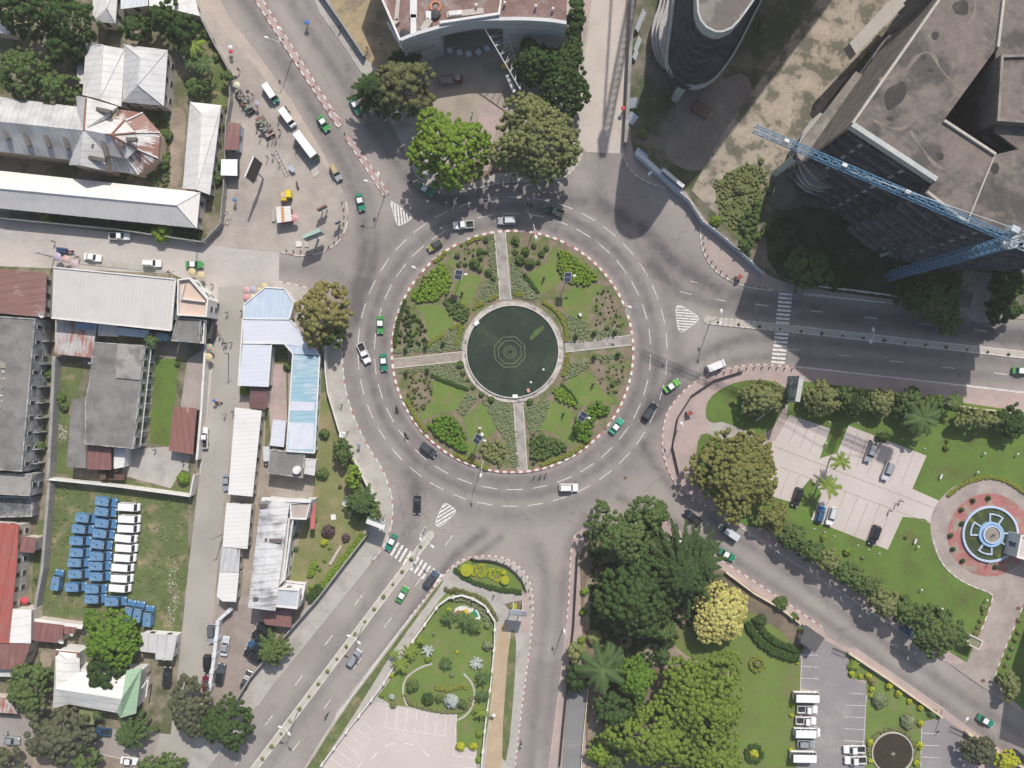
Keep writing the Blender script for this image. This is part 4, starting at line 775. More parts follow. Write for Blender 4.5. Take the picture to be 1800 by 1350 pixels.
for q in ([(1675,5),(1700,-3),(1703,18),(1700,27),(1682,26),(1673,15)],[(1636,60),(1645,53),(1652,60),(1649,68),(1640,72)],[(1616,100),(1625,95),(1630,101),(1622,108)],[(1556,158),(1575,148),(1590,141),(1595,158),(1588,178),(1570,190),(1560,196),(1554,180)],[(1557,206),(1571,205),(1570,213),(1558,211)],[(1644,268),(1659,268),(1658,282),(1646,280)],[(1740,290),(1752,284),(1758,295),(1752,308),(1741,303)],[(1628,118),(1640,121),(1642,128),(1630,126)]): MB().prism(WL(smooth(q,2),HS),HS-.02,HS+.012).build('stain',M_puddle,sl_)
M_ringst = mat('dried_edge',(.20,.165,.14),.95,.2,.4,3)
for q,wd in (([(1545,140),(1590,130),(1612,95),(1640,90),(1650,120),(1690,160)],.9),([(1535,210),(1560,225),(1590,228),(1615,205),(1600,175)],.7),([(1670,60),(1700,45),(1716,20),(1712,-10)],.8),([(1600,230),(1620,260),(1650,300),(1690,290)],.8),([(1700,392),(1745,275)],.3)):
 P = WL(smooth(q,2,False),HS); g = MB()
 for k in range(len(P)-1): g.beam(P[k],P[k+1],wd*(.6+.4*math.sin(k)),.02+.0004*k,HS-.01)
 g.build('stain',M_ringst,sl_)
# floors behind the dark south-west front
def tru(px,h): s = 1-h/H; return (900+(px[0]-900)*s,675+(px[1]-675)*s)
body = [tru(p,HS) for p in ((1497,218),(1645,315),(1628,338),(1675,375),(1700,392),(1790,416),(2000,440),(2000,-250),(1822,-250),(1650,0))]
bw = WL(body)
def TW(q): return [Vector(v) for v in WL([tru(p,HS) for p in q])]
LB,RB = TW([(1499,221),(1643,313),(1629,336),(1675,372),(1699,388),(1747,275),(1654,214),(1750,84),(1760,0),(1820,-250),(1652,0)]),TW([(1702,390),(1790,413),(2000,437),(2000,-250),(1824,-250),(1766,0),(1756,84),(1750,230),(1795,264),(1751,275)])
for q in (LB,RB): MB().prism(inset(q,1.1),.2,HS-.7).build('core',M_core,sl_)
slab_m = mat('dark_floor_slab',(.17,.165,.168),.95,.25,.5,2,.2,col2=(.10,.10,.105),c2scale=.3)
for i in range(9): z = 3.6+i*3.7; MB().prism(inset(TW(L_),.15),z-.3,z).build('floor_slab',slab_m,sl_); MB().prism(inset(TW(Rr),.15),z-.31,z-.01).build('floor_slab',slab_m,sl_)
cb_ = [Vector(v) for v in inset(bw,1.0)]
i0 = min(range(len(cb_)),key=lambda i: (cb_[i]-Vector(bw[0][:2])).length)
for (u,v),n_ in (((WL(body)[0],WL(body)[1]),2),((WL(body)[4],WL(body)[5]),1)):
 for k in range(n_): q = u.lerp(v,(k+.5)/n_)+Vector((.9,.9,0)); MB().box((q.x,q.y,.2),(.7,.5,HS-1),R(-33)).build('column',M_wallg,sl_)
# north-west wall
Pa,Pb = Vector(bw[0]),W(*tru((1650,0),HS)); dd = (Pb-Pa).normalized(); nn2 = Vector((-dd.y,dd.x,0))
MB().prism([Pa-dd*.2+nn2*.1,Pa+dd*34+nn2*.1,Pa+dd*34-nn2*.4,Pa-dd*.2-nn2*.4],12.5,HS-.8).build('side_wall',mat('streaked_concrete',(.235,.205,.175),.95,.2,.5,2.5,.2,col2=(.16,.14,.125),c2scale=.3),sl_)
for k in range(5): q = Pa+dd*(35+k*1.7)+nn2*.3; MB().box((q.x,q.y,14+k),(.35,2.6+k*.5,HS-16-k),math.atan2(dd.y,dd.x)).build('fin',M_tw,sl_)
q0 = W(1505,95,13); q1 = W(1640,-40,13); o = MB().prism([q0,q1,q1+Vector((-3,2,0)),q0+Vector((-1.5,2.5,0))],10,13).build('ramp',mat('pale_ramp',(.38,.35,.32),.9,.08),sl_)
# rim, pillar and drum at the corner
rim_ = WL([(1402,275),(1400,262),(1505,125),(1540,150),(1480,300),(1440,318)],13); MB().prism(rim_,11.6,13).build('terrace',M_tw,sl_)
pf = W(1363,305,.15); b = MB(); b.lathe((pf.x,pf.y,.15),[(.85,12.8),(.85,0)],14); b.build('pillar',mat('smooth_concrete',(.4,.4,.4)),sl_)
dr = thing('round_annexe','low drum of curved concrete balconies at the foot of the unfinished complex','building',W(1420,300)+Vector((0,0,.15)))
for k,(g,z) in enumerate(((0,3.4),(9,6),(18,8.6))):
 Q = WL(smooth([(1450,190),(1415,222),(1390+g*.6,262),(1388+g,295),(1400+g,320),(1425+g*.8,340-g*.5),(1470,346-g),(1500,330),(1520,260)],1),z)
 MB().prism(Q,z-.9,z).build('balcony',mat('curved_concrete',(.3,.3,.3)),dr); MB().prism(inset(Q,.6),.15 if k == 0 else z-2.6,z-.9).build('wall',M_core,dr)
low = thing('terraced_annexe','dark stepped concrete annexe below the crane jib','building',W(1550,410)+Vector((0,0,.15)))
for g,z in ((0,4),(16,7),(32,10.5)):
 MB().prism(WL([(1490+g,372-g*.3),(1515+g*1.1,350-g*.2),(1660,400),(1680,452-g),(1600+g*.5,448-g*.8),(1560+g,432-g*.6)],z),.15 if g == 0 else z-3.2,z).build('terrace',slab_m,low)
for i in range(9): q = W(1555+i*15.5,447-i*4.4,4.6); MB().box((q.x,q.y,3.9),(1.6,.7,.9),R(20)).build('beam_end',M_edge,low)
# ---- tower crane
M_crb = mat('crane_blue',(.11,.24,.37),.5,.12,.5,3); M_crg = mat('crane_grey',(.42,.47,.50),.6,.15)
def lattice(b,p,q,w_,nseg,r0=.11,r1=.06):
 p,q = Vector(p),Vector(q); d = (q-p).normalized(); u = d.orthogonal() if abs(d.z) > .9 else Vector((-d.y,d.x,0)).normalized(); u.normalize(); v = d.cross(u).normalized(); C = []
 for sx,sy in ((-1,-1),(1,-1),(1,1),(-1,1)): o_ = u*sx*w_/2+v*sy*w_/2; C.append((p+o_,q+o_)); b.tube(p+o_,q+o_,r0,n=5)
 for i in range(nseg):
  for k in range(4):
   a1,c1 = C[k]; a2,c2 = C[(k+1) % 4]; t0,t1 = i/nseg,(i+1)/nseg
   b.tube(a1.lerp(c1,t0),a2.lerp(c2,t1),r1,n=4); b.tube(a1.lerp(c1,t0),a2.lerp(c2,t0),r1,n=4)
cb = W(1560,486,.15); crn = thing('tower_crane','blue lattice tower crane leaning over the unfinished complex','crane',cb); HC = 43.0
b = MB(); lattice(b,cb,(cb.x,cb.y,HC),1.7,24,.14,.07); b.build('mast',M_crb,crn)
tip = W(1325,226,HC+1.5); dj = Vector((tip.x-cb.x,tip.y-cb.y,0)).normalized()
b = MB(); lattice(b,Vector((cb.x,cb.y,HC+1.2))+dj*1.5,tip,1.1,26,.09,.045); b.build('jib',M_crb,crn)
b = MB(); lattice(b,Vector((cb.x,cb.y,HC+1.2))-dj*1.5,Vector((cb.x,cb.y,HC+1.2))-dj*15,1.5,9,.12,.06); cj = b.build('counter_jib',M_crg,crn)
q = Vector((cb.x,cb.y,HC-.3))-dj*13; MB().box(q,(3.2,2.2,2.4),math.atan2(dj.y,dj.x)).build('counterweight',M_stone,cj)
b = MB(); b.lathe((cb.x,cb.y,HC-.3),[(0,.9),(1.5,.8),(1.5,0)],14); lattice(b,(cb.x,cb.y,HC+1),(cb.x,cb.y,HC+6),1.2,4); b.build('slewing_ring',M_crg,crn)
q = Vector((cb.x,cb.y,HC+.3))+Vector((dj.y,-dj.x,0))*1.6+dj; MB().box(q,(1.8,1.3,1.9),math.atan2(dj.y,dj.x),top=.85).build('cab',M_crg,crn)
b = MB(); ap = Vector((cb.x,cb.y,HC+6)); b.tube(ap,tip.lerp(ap,.38)-Vector((0,0,2.2)),.07,n=4); b.tube(ap,Vector((cb.x,cb.y,HC+1.8))-dj*14,.07,n=4); b.build('tie_rod',M_crg,crn)
for t in (.42,.66,.88): q = Vector((cb.x,cb.y,HC+2)).lerp(tip,t)+Vector((0,0,.3)); MB().box(q,(.9,.6,.5),math.atan2(dj.y,dj.x)).build('floodlight',M_wallw,crn)
# second crane further north, whose shadow falls on the north street
b = MB(); h2 = 52.0; off = Vector((.31,.95,0))*.93*h2
s0,s1 = W(1060,262)+off,W(1118,-40)+off; s2 = s1+(s1-s0)*.9
c2 = thing('tower_crane','slender crane north of the site whose boom shadow lies on the street','crane',(s2.x,s2.y,.1))
lattice(b,(s2.x,s2.y,.1),(s2.x,s2.y,h2),1.6,16,.15,.07); b.build('mast',M_crb,c2)
b = MB(); lattice(b,(s2.x,s2.y,h2),(s0.x,s0.y,h2),1.7,44,.22,.1); b.build('jib',M_crb,c2); s3 = W(1076,-60)+off
b = MB(); b.tube((s0.x,s0.y,h2+1),(s3.x+.6,s3.y,h2+1),.28); b.build('tie_rod',M_crb,c2)
MB().box((s0.x+.1,s0.y+1.5,h2-1),(1.7,4.5,2.5),R(5)).build('hoist_block',M_crg,c2)
# ---- guard houses and the porter's lodge
gd = house('guard_house','dark-roofed guard house beside the southern parking gate',[(1407,1128),(1416,1098),(1450,1122),(1432,1148)],3.2,mat('dark_bitumen',(.09,.09,.09),.9,.2),wmat=M_wall,cat='guard house')
g2 = flat('guard_house','small cream flat-roofed guard house at the entrance drive',[(1705,1115),(1729,1127),(1722,1143),(1698,1132)],3.4,mat('mossy_flat_roof',(.20,.20,.13),.95,.2),M_wall,.35,.3,cat='guard house')
flat('monument_building','white-walled pavilion at the right edge beside the blue fountain',[(1795,940),(1900,965),(1890,1010),(1787,980)],5,M_park,M_wallw,.4,.4,cat='pavilion')
flat('tall_block','tall block beyond the right edge that throws its shade over the road corner',[(900+(x-900)/.857,675+(y-675)/.857) for x,y in ((1822,1035),(1900,1065),(1880,1170),(1808,1140))],25,M_park,M_wallw,.6,.3,cat='building',step=4)
# ================================================================ VEGETATION
def _ico():
 bm = bmesh.new(); bmesh.ops.create_icosphere(bm,subdivisions=2,radius=1); v = np.array([x.co[:] for x in bm.verts]); f = np.array([[x.index for x in g.verts] for g in bm.faces]); bm.free(); return v,f
ICO_V,ICO_F = _ico()
def leafmesh(name,P,Nn,size,mats,tint=None,cores=None):
 """P, Nn: (N,3) leaf-clump positions and facing directions -> one mesh of small leaf-sized faces"""
 n = len(P); Nn = Nn/np.linalg.norm(Nn,axis=1,keepdims=True)
 a = rng.normal(size=(n,3)); U = np.cross(Nn,a); U /= np.linalg.norm(U,axis=1,keepdims=True)+1e-9; V = np.cross(Nn,U)
 s = (size*rng.uniform(.6,1.3,(n,1)))/2; w_ = s*rng.uniform(.45,.8,(n,1))
 q = np.stack([P-U*s,P-V*w_+Nn*s*.15,P+U*s,P+V*w_+Nn*s*.15],1).reshape(-1,3).astype('f')
 t = rng.random(n) if tint is None else np.clip(tint+rng.normal(0,.2,n),0,1)
 li = np.arange(n*4,dtype='i'); ls = np.arange(0,n*4,4,dtype='i')
 if cores is not None:   # the dense inner mass of leaves inside every heap
  C,Rl,sq = cores; C = np.asarray(C,float); Rl = np.asarray(Rl,float); m_ = len(C); nv,nf = len(ICO_V),len(ICO_F)
  cv = C[:,None,:]+ICO_V[None]*(Rl[:,None,None]*rng.uniform(.78,1.06,(m_,nv,1)))*np.array([1,1,sq]); cf = (ICO_F[None]+(np.arange(m_)*nv)[:,None,None]+n*4).reshape(-1)
  q = np.concatenate([q,cv.reshape(-1,3).astype('f')]); li = np.concatenate([li,cf.astype('i')]); ls = np.concatenate([ls,n*4+np.arange(0,m_*nf*3,3,dtype='i')]); t = np.concatenate([t,np.clip(rng.normal(.3,.25,m_*nf),0,1)])
 me = bpy.data.meshes.new(name); me.vertices.add(len(q)); me.vertices.foreach_set('co',q.ravel())
 me.loops.add(len(li)); me.loops.foreach_set('vertex_index',li); me.polygons.add(len(ls))
 me.polygons.foreach_set('loop_start',ls.astype('i')); me.update(calc_edges=True)
 at = me.attributes.new('tint','FLOAT','FACE')
 at.data.foreach_set('value',t.astype('f')); me.materials.append(mats); return me
def lobes_leaves(C,Rl,dens,up=.15,squash=.75,cull=.82):
 """leaf positions on the outer shell of a heap of lobes (centres C, radii Rl)"""
 P,Nn,T = [],[],[]; C = np.asarray(C); Rl = np.asarray(Rl)
 for i,(c,r) in enumerate(zip(C,Rl)):
  k = max(8,int(dens*4*math.pi*r*r*.7)); d = rng.normal(size=(k,3)); d /= np.linalg.norm(d,axis=1,keepdims=True)
  d = d[d[:,2] > -.45]; rr = r*(rng.uniform(.78,1.06,(len(d),1))); p = c+d*rr*np.array([1,1,squash])
  D = np.linalg.norm((p[:,None,:]-C[None])/np.array([1,1,squash]),axis=2)/Rl[None]; D[:,i] = 9
  keep = D.min(1) > cull; p = p[keep]; d = d[keep]
  P.append(p); Nn.append(d+rng.normal(0,.45,d.shape)+np.array([0,0,up])); T.append(np.full(len(p),rng.uniform(.08,.92)))
 return np.concatenate(P),np.concatenate(Nn),np.concatenate(T)
M_bark = mat('bark',(.16,.12,.09),.95,.25,1.5,6,.5); M_palebark = mat('pale_bark',(.30,.26,.21),.95,.2,1.5,6,.4)
SP = dict(
 bright=(leafmat('bright_leaf',(.10,.165,.022),(.20,.28,.045)),.5,1.0,6.0),
 olive=(leafmat('olive_leaf',(.115,.135,.05),(.24,.25,.105)),.48,.95,6.0),
 mixed=(leafmat('mixed_leaf',(.075,.088,.035),(.185,.18,.085)),.5,1.3,5.0),
 dark=(leafmat('dark_leaf',(.03,.06,.018),(.075,.115,.035)),.5,1.05,6.0),
 deep=(leafmat('deep_leaf',(.022,.045,.014),(.055,.09,.028)),.5,1.3,6.0),
 brown=(leafmat('brown_leaf',(.15,.14,.05),(.28,.25,.095)),.5,1.1,6.0),
 autumn=(leafmat('autumn_leaf',(.105,.12,.038),(.255,.24,.075)),.5,1.2,6.0),
 yellow=(leafmat('yellow_leaf',(.34,.32,.10),(.53,.50,.20)),.6,.95,6.0),
 round=(leafmat('round_leaf',(.065,.13,.018),(.14,.23,.035)),.5,1.0,7.0),
 lime=(leafmat('lime_leaf',(.09,.135,.024),(.19,.255,.045)),.5,.95,6.0),
 mid=(leafmat('mid_leaf',(.055,.09,.028),(.13,.18,.06)),.48,.95,6.0),
 gloomy=(leafmat('gloomy_leaf',(.06,.07,.04),(.135,.14,.08)),.5,1.15,5.0),
 grey=(leafmat('grey_green_leaf',(.13,.16,.08),(.25,.28,.16)),.35,.5,9.0),
 hedge=(leafmat('hedge_leaf',(.03,.06,.015),(.07,.115,.03)),.3,.5,10.0),
 lemon=(leafmat('lemon_leaf',(.25,.27,.02),(.43,.43,.05)),.3,.5,12.0),
 gold=(leafmat('clipped_yellow_hedge',(.13,.15,.028),(.25,.26,.055)),.3,.5,12.0),
 purple=(leafmat('purple_leaf',(.07,.045,.05),(.15,.10,.10)),.35,.6,9.0),
 palm=(leafmat('palm_leaf',(.045,.08,.028),(.10,.155,.055)),.5,1,6),
 palmy=(leafmat('young_palm_leaf',(.11,.16,.03),(.20,.26,.05)),.5,1,6),
 silver=(leafmat('silver_leaf',(.25,.29,.27),(.42,.46,.43)),.5,1,6),
 needle=(leafmat('needle_leaf',(.032,.062,.022),(.08,.13,.045)),.45,1,6))
def tree(label,cx,cy,rx,ry,h,sp,name='tree',seed=0,rot=0.0,dens=None,lobe=None,group=None,gaps=0.0,flatness=.55,z0f=.35):
 """crown centre and radii in photograph pixels (seen at about 0.7 h)"""
 global rng; rng = np.random.default_rng(seed*7+int(cx)*13+int(cy))
 m,ls,lr,dn = SP[sp]; lr = (lobe or lr)*.76; dn = dens or dn; ls *= .9; hc = .72*h; k = S*(1-hc/H); A,B = rx*k,ry*k
 base = W(cx,cy,hc); base.z = .12; r = thing(name,label,'tree',base,0,group)
 n = max(6,int(A*B*math.pi/(lr*lr)*.62)); C = []; Rl = []; tries = 0
 lump = [(rng.uniform(0,6.28),rng.uniform(.05,.16)) for _ in range(4)]
 while len(C) < n and tries < n*30:
  tries += 1; a = rng.uniform(0,2*math.pi); q = math.sqrt(rng.uniform(0,1)); wob = 1+sum(w_*math.sin((i+2)*a+p) for i,(p,w_) in enumerate(lump))
  q2 = q*wob*.92; x,y = A*q2*math.cos(a),B*q2*math.sin(a); rr = lr*rng.uniform(.65,1.3)*(1.1-.35*q)
  if any((x-c[0])**2+(y-c[1])**2 < (.55*lr)**2 for c in C) and tries < n*20: continue
  zt = h*(1-(1-z0f)*flatness*q**2.2)-rr*.8-rng.uniform(0,.07)*h; C.append((x*math.cos(rot)-y*math.sin(rot),x*math.sin(rot)+y*math.cos(rot),max(zt,h*.25))); Rl.append(rr)
 for _ in range(n//3):  # lower skirt lobes
  a = rng.uniform(0,2*math.pi); q = rng.uniform(.55,.95); x,y = A*q*math.cos(a),B*q*math.sin(a)
  C.append((x*math.cos(rot)-y*math.sin(rot),x*math.sin(rot)+y*math.cos(rot),h*rng.uniform(z0f,.6))); Rl.append(lr*rng.uniform(.6,1))
 P,Nn,T = lobes_leaves(C,Rl,dn*1.9)
 me = leafmesh('crown',P,Nn,ls*1.1,m,T,(C,Rl,.75)); o = bpy.data.objects.new('crown',me); COL.objects.link(o); o.parent = r
 b = MB(); tr = max(.15,.022*h+.02*A); b.tube((0,0,0),(0,0,h*.38),tr,tr*.7,9)
 for i in rng.choice(len(C),min(7,len(C)),replace=False): c = C[i]; mid = Vector((c[0]*.45,c[1]*.45,h*.5)); b.tube((0,0,h*.36),mid,tr*.5,tr*.3,6); b.tube(mid,(c[0]*.9,c[1]*.9,c[2]),tr*.3,tr*.1,5)
 bm_ = b.mesh('trunk',M_bark); t_ = bpy.data.objects.new('trunk',bm_); COL.objects.link(t_); t_.parent = r
 return r
def spiky(label,cx,cy,rad,h,sp='needle',name='conifer',seed=1,nb=11,levels=5,group=None):
 """tree of long tiered drooping boughs"""
 global rng; rng = np.random.default_rng(seed+int(cx)); m = SP[sp][0]; hc = .6*h; k = S*(1-hc/H); A = rad*k; base = W(cx,cy,hc); base.z = .12
 r = thing(name,label,'tree',base,0,group); P = []; Nn = []; T = []; b = MB(); b.tube((0,0,0),(0,0,h*.97),.3,.08,8)
 for lv in range(levels):
  f = lv/levels; z = h*(.38+.58*f); L = A*(1-f*.82)
  for i in range(nb):
   a = 2*math.pi*(i+rng.uniform(-.3,.3)+lv*.5)/nb; Lb = L*rng.uniform(.75,1.1); d = np.array([math.cos(a),math.sin(a),0]); t = np.linspace(.1,1,int(10+Lb*5))
   side = np.array([-d[1],d[0],0])
   for u in t:
    c = d*Lb*u+np.array([0,0,z+.4*Lb*.3*math.sin(u*2.4)-u*u*Lb*.25]); wv = .5*(1-u)**.5*min(1,Lb/4)+.12
    kk = 9; s = rng.uniform(-1,1,kk); P.append(c+side*(s*wv)[:,None]*1.2+rng.normal(0,.1,(kk,3))); Nn.append(np.tile([0,0,1.0],(kk,1))+rng.normal(0,.45,(kk,3))+side*(s*.4)[:,None]); T.append(np.full(kk,.25+.5*u))
 me = leafmesh('crown',np.concatenate(P),np.concatenate(Nn),.42,m,np.concatenate(T)); o = bpy.data.objects.new('crown',me); COL.objects.link(o); o.parent = r
 t_ = bpy.data.objects.new('trunk',b.mesh('trunk',M_bark)); COL.objects.link(t_); t_.parent = r; return r
PALM = {}
def palm_mesh(sp,A,nf,seed,droop=.5):
 global rng; rng = np.random.default_rng(seed); m = SP[sp][0]; vs = []; tt = []
 for i in range(nf):
  a = 2*math.pi*(i*.618+rng.uniform(-.05,.05)); L = A*rng.uniform(.78,1.05); rise = rng.uniform(.1,.55); d = Vector((math.cos(a),math.sin(a),0)); sd_ = Vector((-d.y,d.x,0)); ns = 15; tn = rng.uniform(.2,.9)
  def pt(u): return d*L*u+Vector((0,0,L*(rise*u-droop*u*u*(1.1))))
  for j in range(ns):
   u = (j+1.2)/(ns+1); p = pt(u); ll = L*.17*math.sin(min(1,u*1.25+.22)*math.pi*.85)+.06; wd = L*.016+.015
   for s in (-1,1):
    e = p+sd_*s*ll+d*ll*.45-Vector((0,0,ll*.35)); q = p+d*wd*2.2; vs.append([p,q,e+d*wd*.6,e]); tt.append(tn+rng.uniform(-.15,.15))
  for j in range(5):
   p,q = pt(j/5),pt((j+1)/5); w_ = .05; vs.append([p-sd_*w_,q-sd_*w_,q+sd_*w_,p+sd_*w_]); tt.append(.9)
 me = bpy.data.meshes.new('fronds'); flat_ = [tuple(v) for q in vs for v in q]; me.from_pydata(flat_,[],[tuple(range(i*4,i*4+4)) for i in range(len(vs))])
 at = me.attributes.new('tint','FLOAT','FACE'); at.data.foreach_set('value',np.clip(tt,0,1).astype('f')); me.materials.append(m); return me
def palm(label,cx,cy,rad,h,sp='palm',nf=20,seed=0,group=None,droop=.5,name='palm'):
 base = W(cx,cy,h); base.z = .12; k = S*(1-h/H); r = thing(name,label,'palm',base,0,group); key = (sp,nf,seed % 3,droop)
 if key not in PALM: PALM[key] = palm_mesh(sp,1.0,nf,seed+5,droop)
 o = bpy.data.objects.new('fronds',PALM[key]); COL.objects.link(o); o.parent = r; o.location = (0,0,h-.12); o.scale = (rad*k,)*3; o.rotation_euler = (0,0,seed*1.7)
 t_ = bpy.data.objects.new('trunk',MB().tube((0,0,0),(0,0,h-.1),.16+.006*h,.1+.006*h,8).mesh('trunk',M_palebark)); COL.objects.link(t_); t_.parent = r; return r
BUSH = {}
def bush_mesh(sp,seed,ratio=1.0):
 global rng; rng = np.random.default_rng(seed+99); m,ls,lr,dn = SP[sp]
 C = [(0,0,ratio*.45)]+[(math.cos(a)*.5,math.sin(a)*.5,ratio*rng.uniform(.25,.55)) for a in np.linspace(0,5.4,6)]+[(.15,.1,ratio*.75)]; Rl = [.62]+[rng.uniform(.36,.52) for _ in range(6)]+[.42]
 P,Nn,T = lobes_leaves(C,Rl,55,squash=.8); me = leafmesh('leaves',P,Nn,.26,m,T,(C,Rl,.8)); return me
def bush(label,cx,cy,rad,sp='mid',ratio=1.0,group=None,cat='shrub',name='shrub',z=.15,seed=None):
 seed = int(cx+cy) % 3 if seed is None else seed; key = (sp,seed,ratio)
 if key not in BUSH: BUSH[key] = bush_mesh(sp,seed,ratio)
 r = rad*S; o = bpy.data.objects.new(name,BUSH[key]); COL.objects.link(o); p = W(cx,cy,r*ratio*.5); o.location = (p.x,p.y,z); o.scale = (r,r,r); o.rotation_euler = (0,0,(cx*1.3+cy) % 6.28); return tag(o,label,cat,group)
def foliage(name,label,poly,h,sp,z=.15,lobe=None,dens=None,cat='shrubs',group=None,size=None,kind=None,cover=1.0,step=1.05):
 """a planted bed: low leafy heaps filling a polygon (pixels)"""
 global rng; rng = np.random.default_rng(int(poly[0][0]*3+poly[0][1])); m,ls,lr,dn = SP[sp]; lr = lobe or min(lr,h*.9+.15); dn = dens or dn
 Q = [(v.x,v.y) for v in WL(poly,h*.6)]; xs = [q[0] for q in Q]; ys = [q[1] for q in Q]; C = []; Rl = []; cx,cy = sum(xs)/len(xs),sum(ys)/len(ys); st = lr*step
 for x in np.arange(min(xs),max(xs)+st,st):
  for y in np.arange(min(ys),max(ys)+st,st):
   X,Y = x+rng.uniform(-.45,.45)*st,y+rng.uniform(-.45,.45)*st
   if inside(X,Y,Q) and rng.random() < cover: rr = lr*rng.uniform(.55,1.1); C.append((X-cx,Y-cy,max(h-rr*.8-rng.uniform(0,.35)*h,.05))); Rl.append(rr)
 if not C: return None
 P,Nn,T = lobes_leaves(C,Rl,dn*1.5,squash=.8); o = bpy.data.objects.new(name,leafmesh(name,P,Nn,size or ls,m,T,(C,Rl,.8))); COL.objects.link(o); o.location = (cx,cy,z)
 if kind: o['kind'] = kind; o['label'] = label; return o
 return tag(o,label,cat,group)
def hedge(label,path,wd,h,sp='hedge',name='hedge',sm=1,z=.15,group=None,cat='hedge'):
 P = [Vector(p) for p in (smooth(path,sm,False) if sm else path)]; L,Rr_ = [],[]; w_ = wd/S/2
 for i,p in enumerate(P):
  d = (P[min(i+1,len(P)-1)]-P[max(i-1,0)]).normalized(); n = Vector((-d.y,d.x)); L.append(p+n*w_); Rr_.append(p-n*w_)
 return foliage(name,label,[tuple(v) for v in L+Rr_[::-1]],h,sp,z,lobe=min(.45,wd*.42),cat=cat,group=group,dens=14,size=.22,step=.72)
# ================================================================ CENTRAL GARDEN AND PLANTING
disc = [(901+210*math.cos(a),618+210*math.sin(a)) for a in np.linspace(0,2*math.pi,96,endpoint=False)]
sheet('garden_ground',disc,.2,mat('weedy_soil',(.20,.16,.115),.95,.2,.4,3,.4,col2=(.12,.145,.05),c2=(.46,.58),c2scale=.35),z0=0)
A4 = (690,405,6.28); B4 = (900,405,6.28); C4 = (690,620,6.28); D4 = (900,620,6.28)
for cr_,p in ((A4,[(240,830),(540,820),(600,900),(710,1010),(560,1130),(400,1220),(380,1100),(350,960),(290,880)]),(A4,[(650,640),(760,520),(830,470),(960,500),(970,560),(900,720),(850,850),(700,740)]),(A4,[(590,310),(690,320),(710,400),(700,440),(640,420)]),
 (B4,[(440,180),(510,170),(490,300),(490,440),(560,570),(420,650),(300,720),(150,480),(270,430),(380,370),(430,260)]),(B4,[(600,640),(930,600),(990,590),(990,620),(890,740),(850,880),(840,1020),(700,960),(540,880),(560,760)]),
 (C4,[(440,280),(600,320),(830,410),(760,530),(700,640),(560,650),(430,700),(330,750),(290,700),(400,580),(450,440)]),(C4,[(980,530),(1080,680),(1170,870),(1050,910),(960,1000),(870,1130),(820,1130),(850,960),(830,850),(760,740),(900,640)]),
 (D4,[(550,345),(830,190),(900,290),(950,370),(1050,470),(1120,510),(1110,570),(1040,540),(920,530),(830,570),(760,600),(690,500)]),(D4,[(420,520),(540,580),(690,640),(640,780),(660,900),(700,930),(690,1000),(620,1010),(520,920),(400,860),(290,860),(350,740),(400,620)])):
 sheet('lawn',smooth(crop(*cr_,p),1),.225,M_lawn2)
M_flag = mat('flagstone',(.34,.31,.285),.95,.14,.5,2.5,.3,col2=(.26,.235,.21),c2scale=.3)
for i,(a,c,w_) in enumerate((((878.5,407),(889,528),19),((911,707),(918.5,827),16.5),((993,610.5),(1109,598),17),((690,639.5),(812,626.5),16))):
 a,c = Vector(a),Vector(c); d = (c-a).normalized(); n = Vector((-d.y,d.x))*w_/2
 sheet('garden_path',[a-n,c-n,c+n,a+n],.235+i*.001,M_flag if i != 3 else mat('dark_flagstone',(.30,.26,.22),.95,.2,.5,2.5,.3))
 b = MB()
 for s in (-1,1): b.beam(W(*(a+n*s)),W(*(c+n*s)),.22,.3,.05,0)
 struct(b.build('path_edging',mat('whitewashed_edging',(.50,.48,.43),.9,.1,1,3)))
 if i < 2:
  b = MB()
  for k in range(9): q = a+(c-a)*((k+.5)/9); b.beam(W(*(q-n*.92)),W(*(q+n*.92)),.14,.02,.235)
  struct(b.build('path_joint',M_joint))
# round pool
pc = W(901,618); f = thing('pool','round dark green pool with stone rim in the middle of the roundabout','pool',(pc.x,pc.y,.2))
k = S; b = MB(); b.lathe((pc.x,pc.y,.1),[(89.5*k,.1),(89.5*k,.32),(88.4*k,.34),(88.2*k,.28),(82*k,.26)],72); b.build('outer_rim',mat('stained_stone_rim',(.44,.40,.36),.95,.25,.8,3,.3,col2=(.25,.23,.21),c2=(.5,.6),c2scale=.6),f)
b = MB(); b.lathe((pc.x,pc.y,.1),[(82*k,.2),(82*k,.62),(80*k,.62),(80*k,-.5)],72); b.build('inner_rim',mat('inner_rim',(.45,.43,.40),.9,.15,.8,3),f)
wm = mat('pool_water',(.028,.042,.028),.12,.25,.12,1.0,0,col2=(.045,.06,.03),c2=(.5,.7),c2scale=.15,spec=.5)
b = MB(); b.lathe((pc.x,pc.y,.1),[(0.01,.3),(80.3*k,.3)],72); b.build('water',wm,f)
tub = MB()
def loop(cx,cy,r,n,rot,z,rr=.07,sq=1):
 P = [W(cx+r*math.cos(rot+2*math.pi*i/n),cy+r*sq*math.sin(rot+2*math.pi*i/n)) for i in range(n)]
 for p,q in zip(P,P[1:]+P[:1]): tub.tube((p.x,p.y,z),(q.x,q.y,z),rr,n=5)
c0 = (896,619); loop(*c0,28.5,8,.35,.43); loop(*c0,21.5,8,.35,.43); loop(*c0,10.5,20,0,.43); loop(*c0,6,14,0,.43)
tub.build('spray_pipe',mat('pipe_scum',(.20,.22,.11),.8,.3,2,6),f)
P = WL(smooth(crop(*B4,[(190,1190),(230,1130),(280,1080),(350,1050),(350,1090),(300,1140),(240,1200),(205,1210)]),1)); MB().prism(P,.36,.412).build('duckweed',mat('duckweed',(.07,.12,.035),.8,.3,1,5),f)
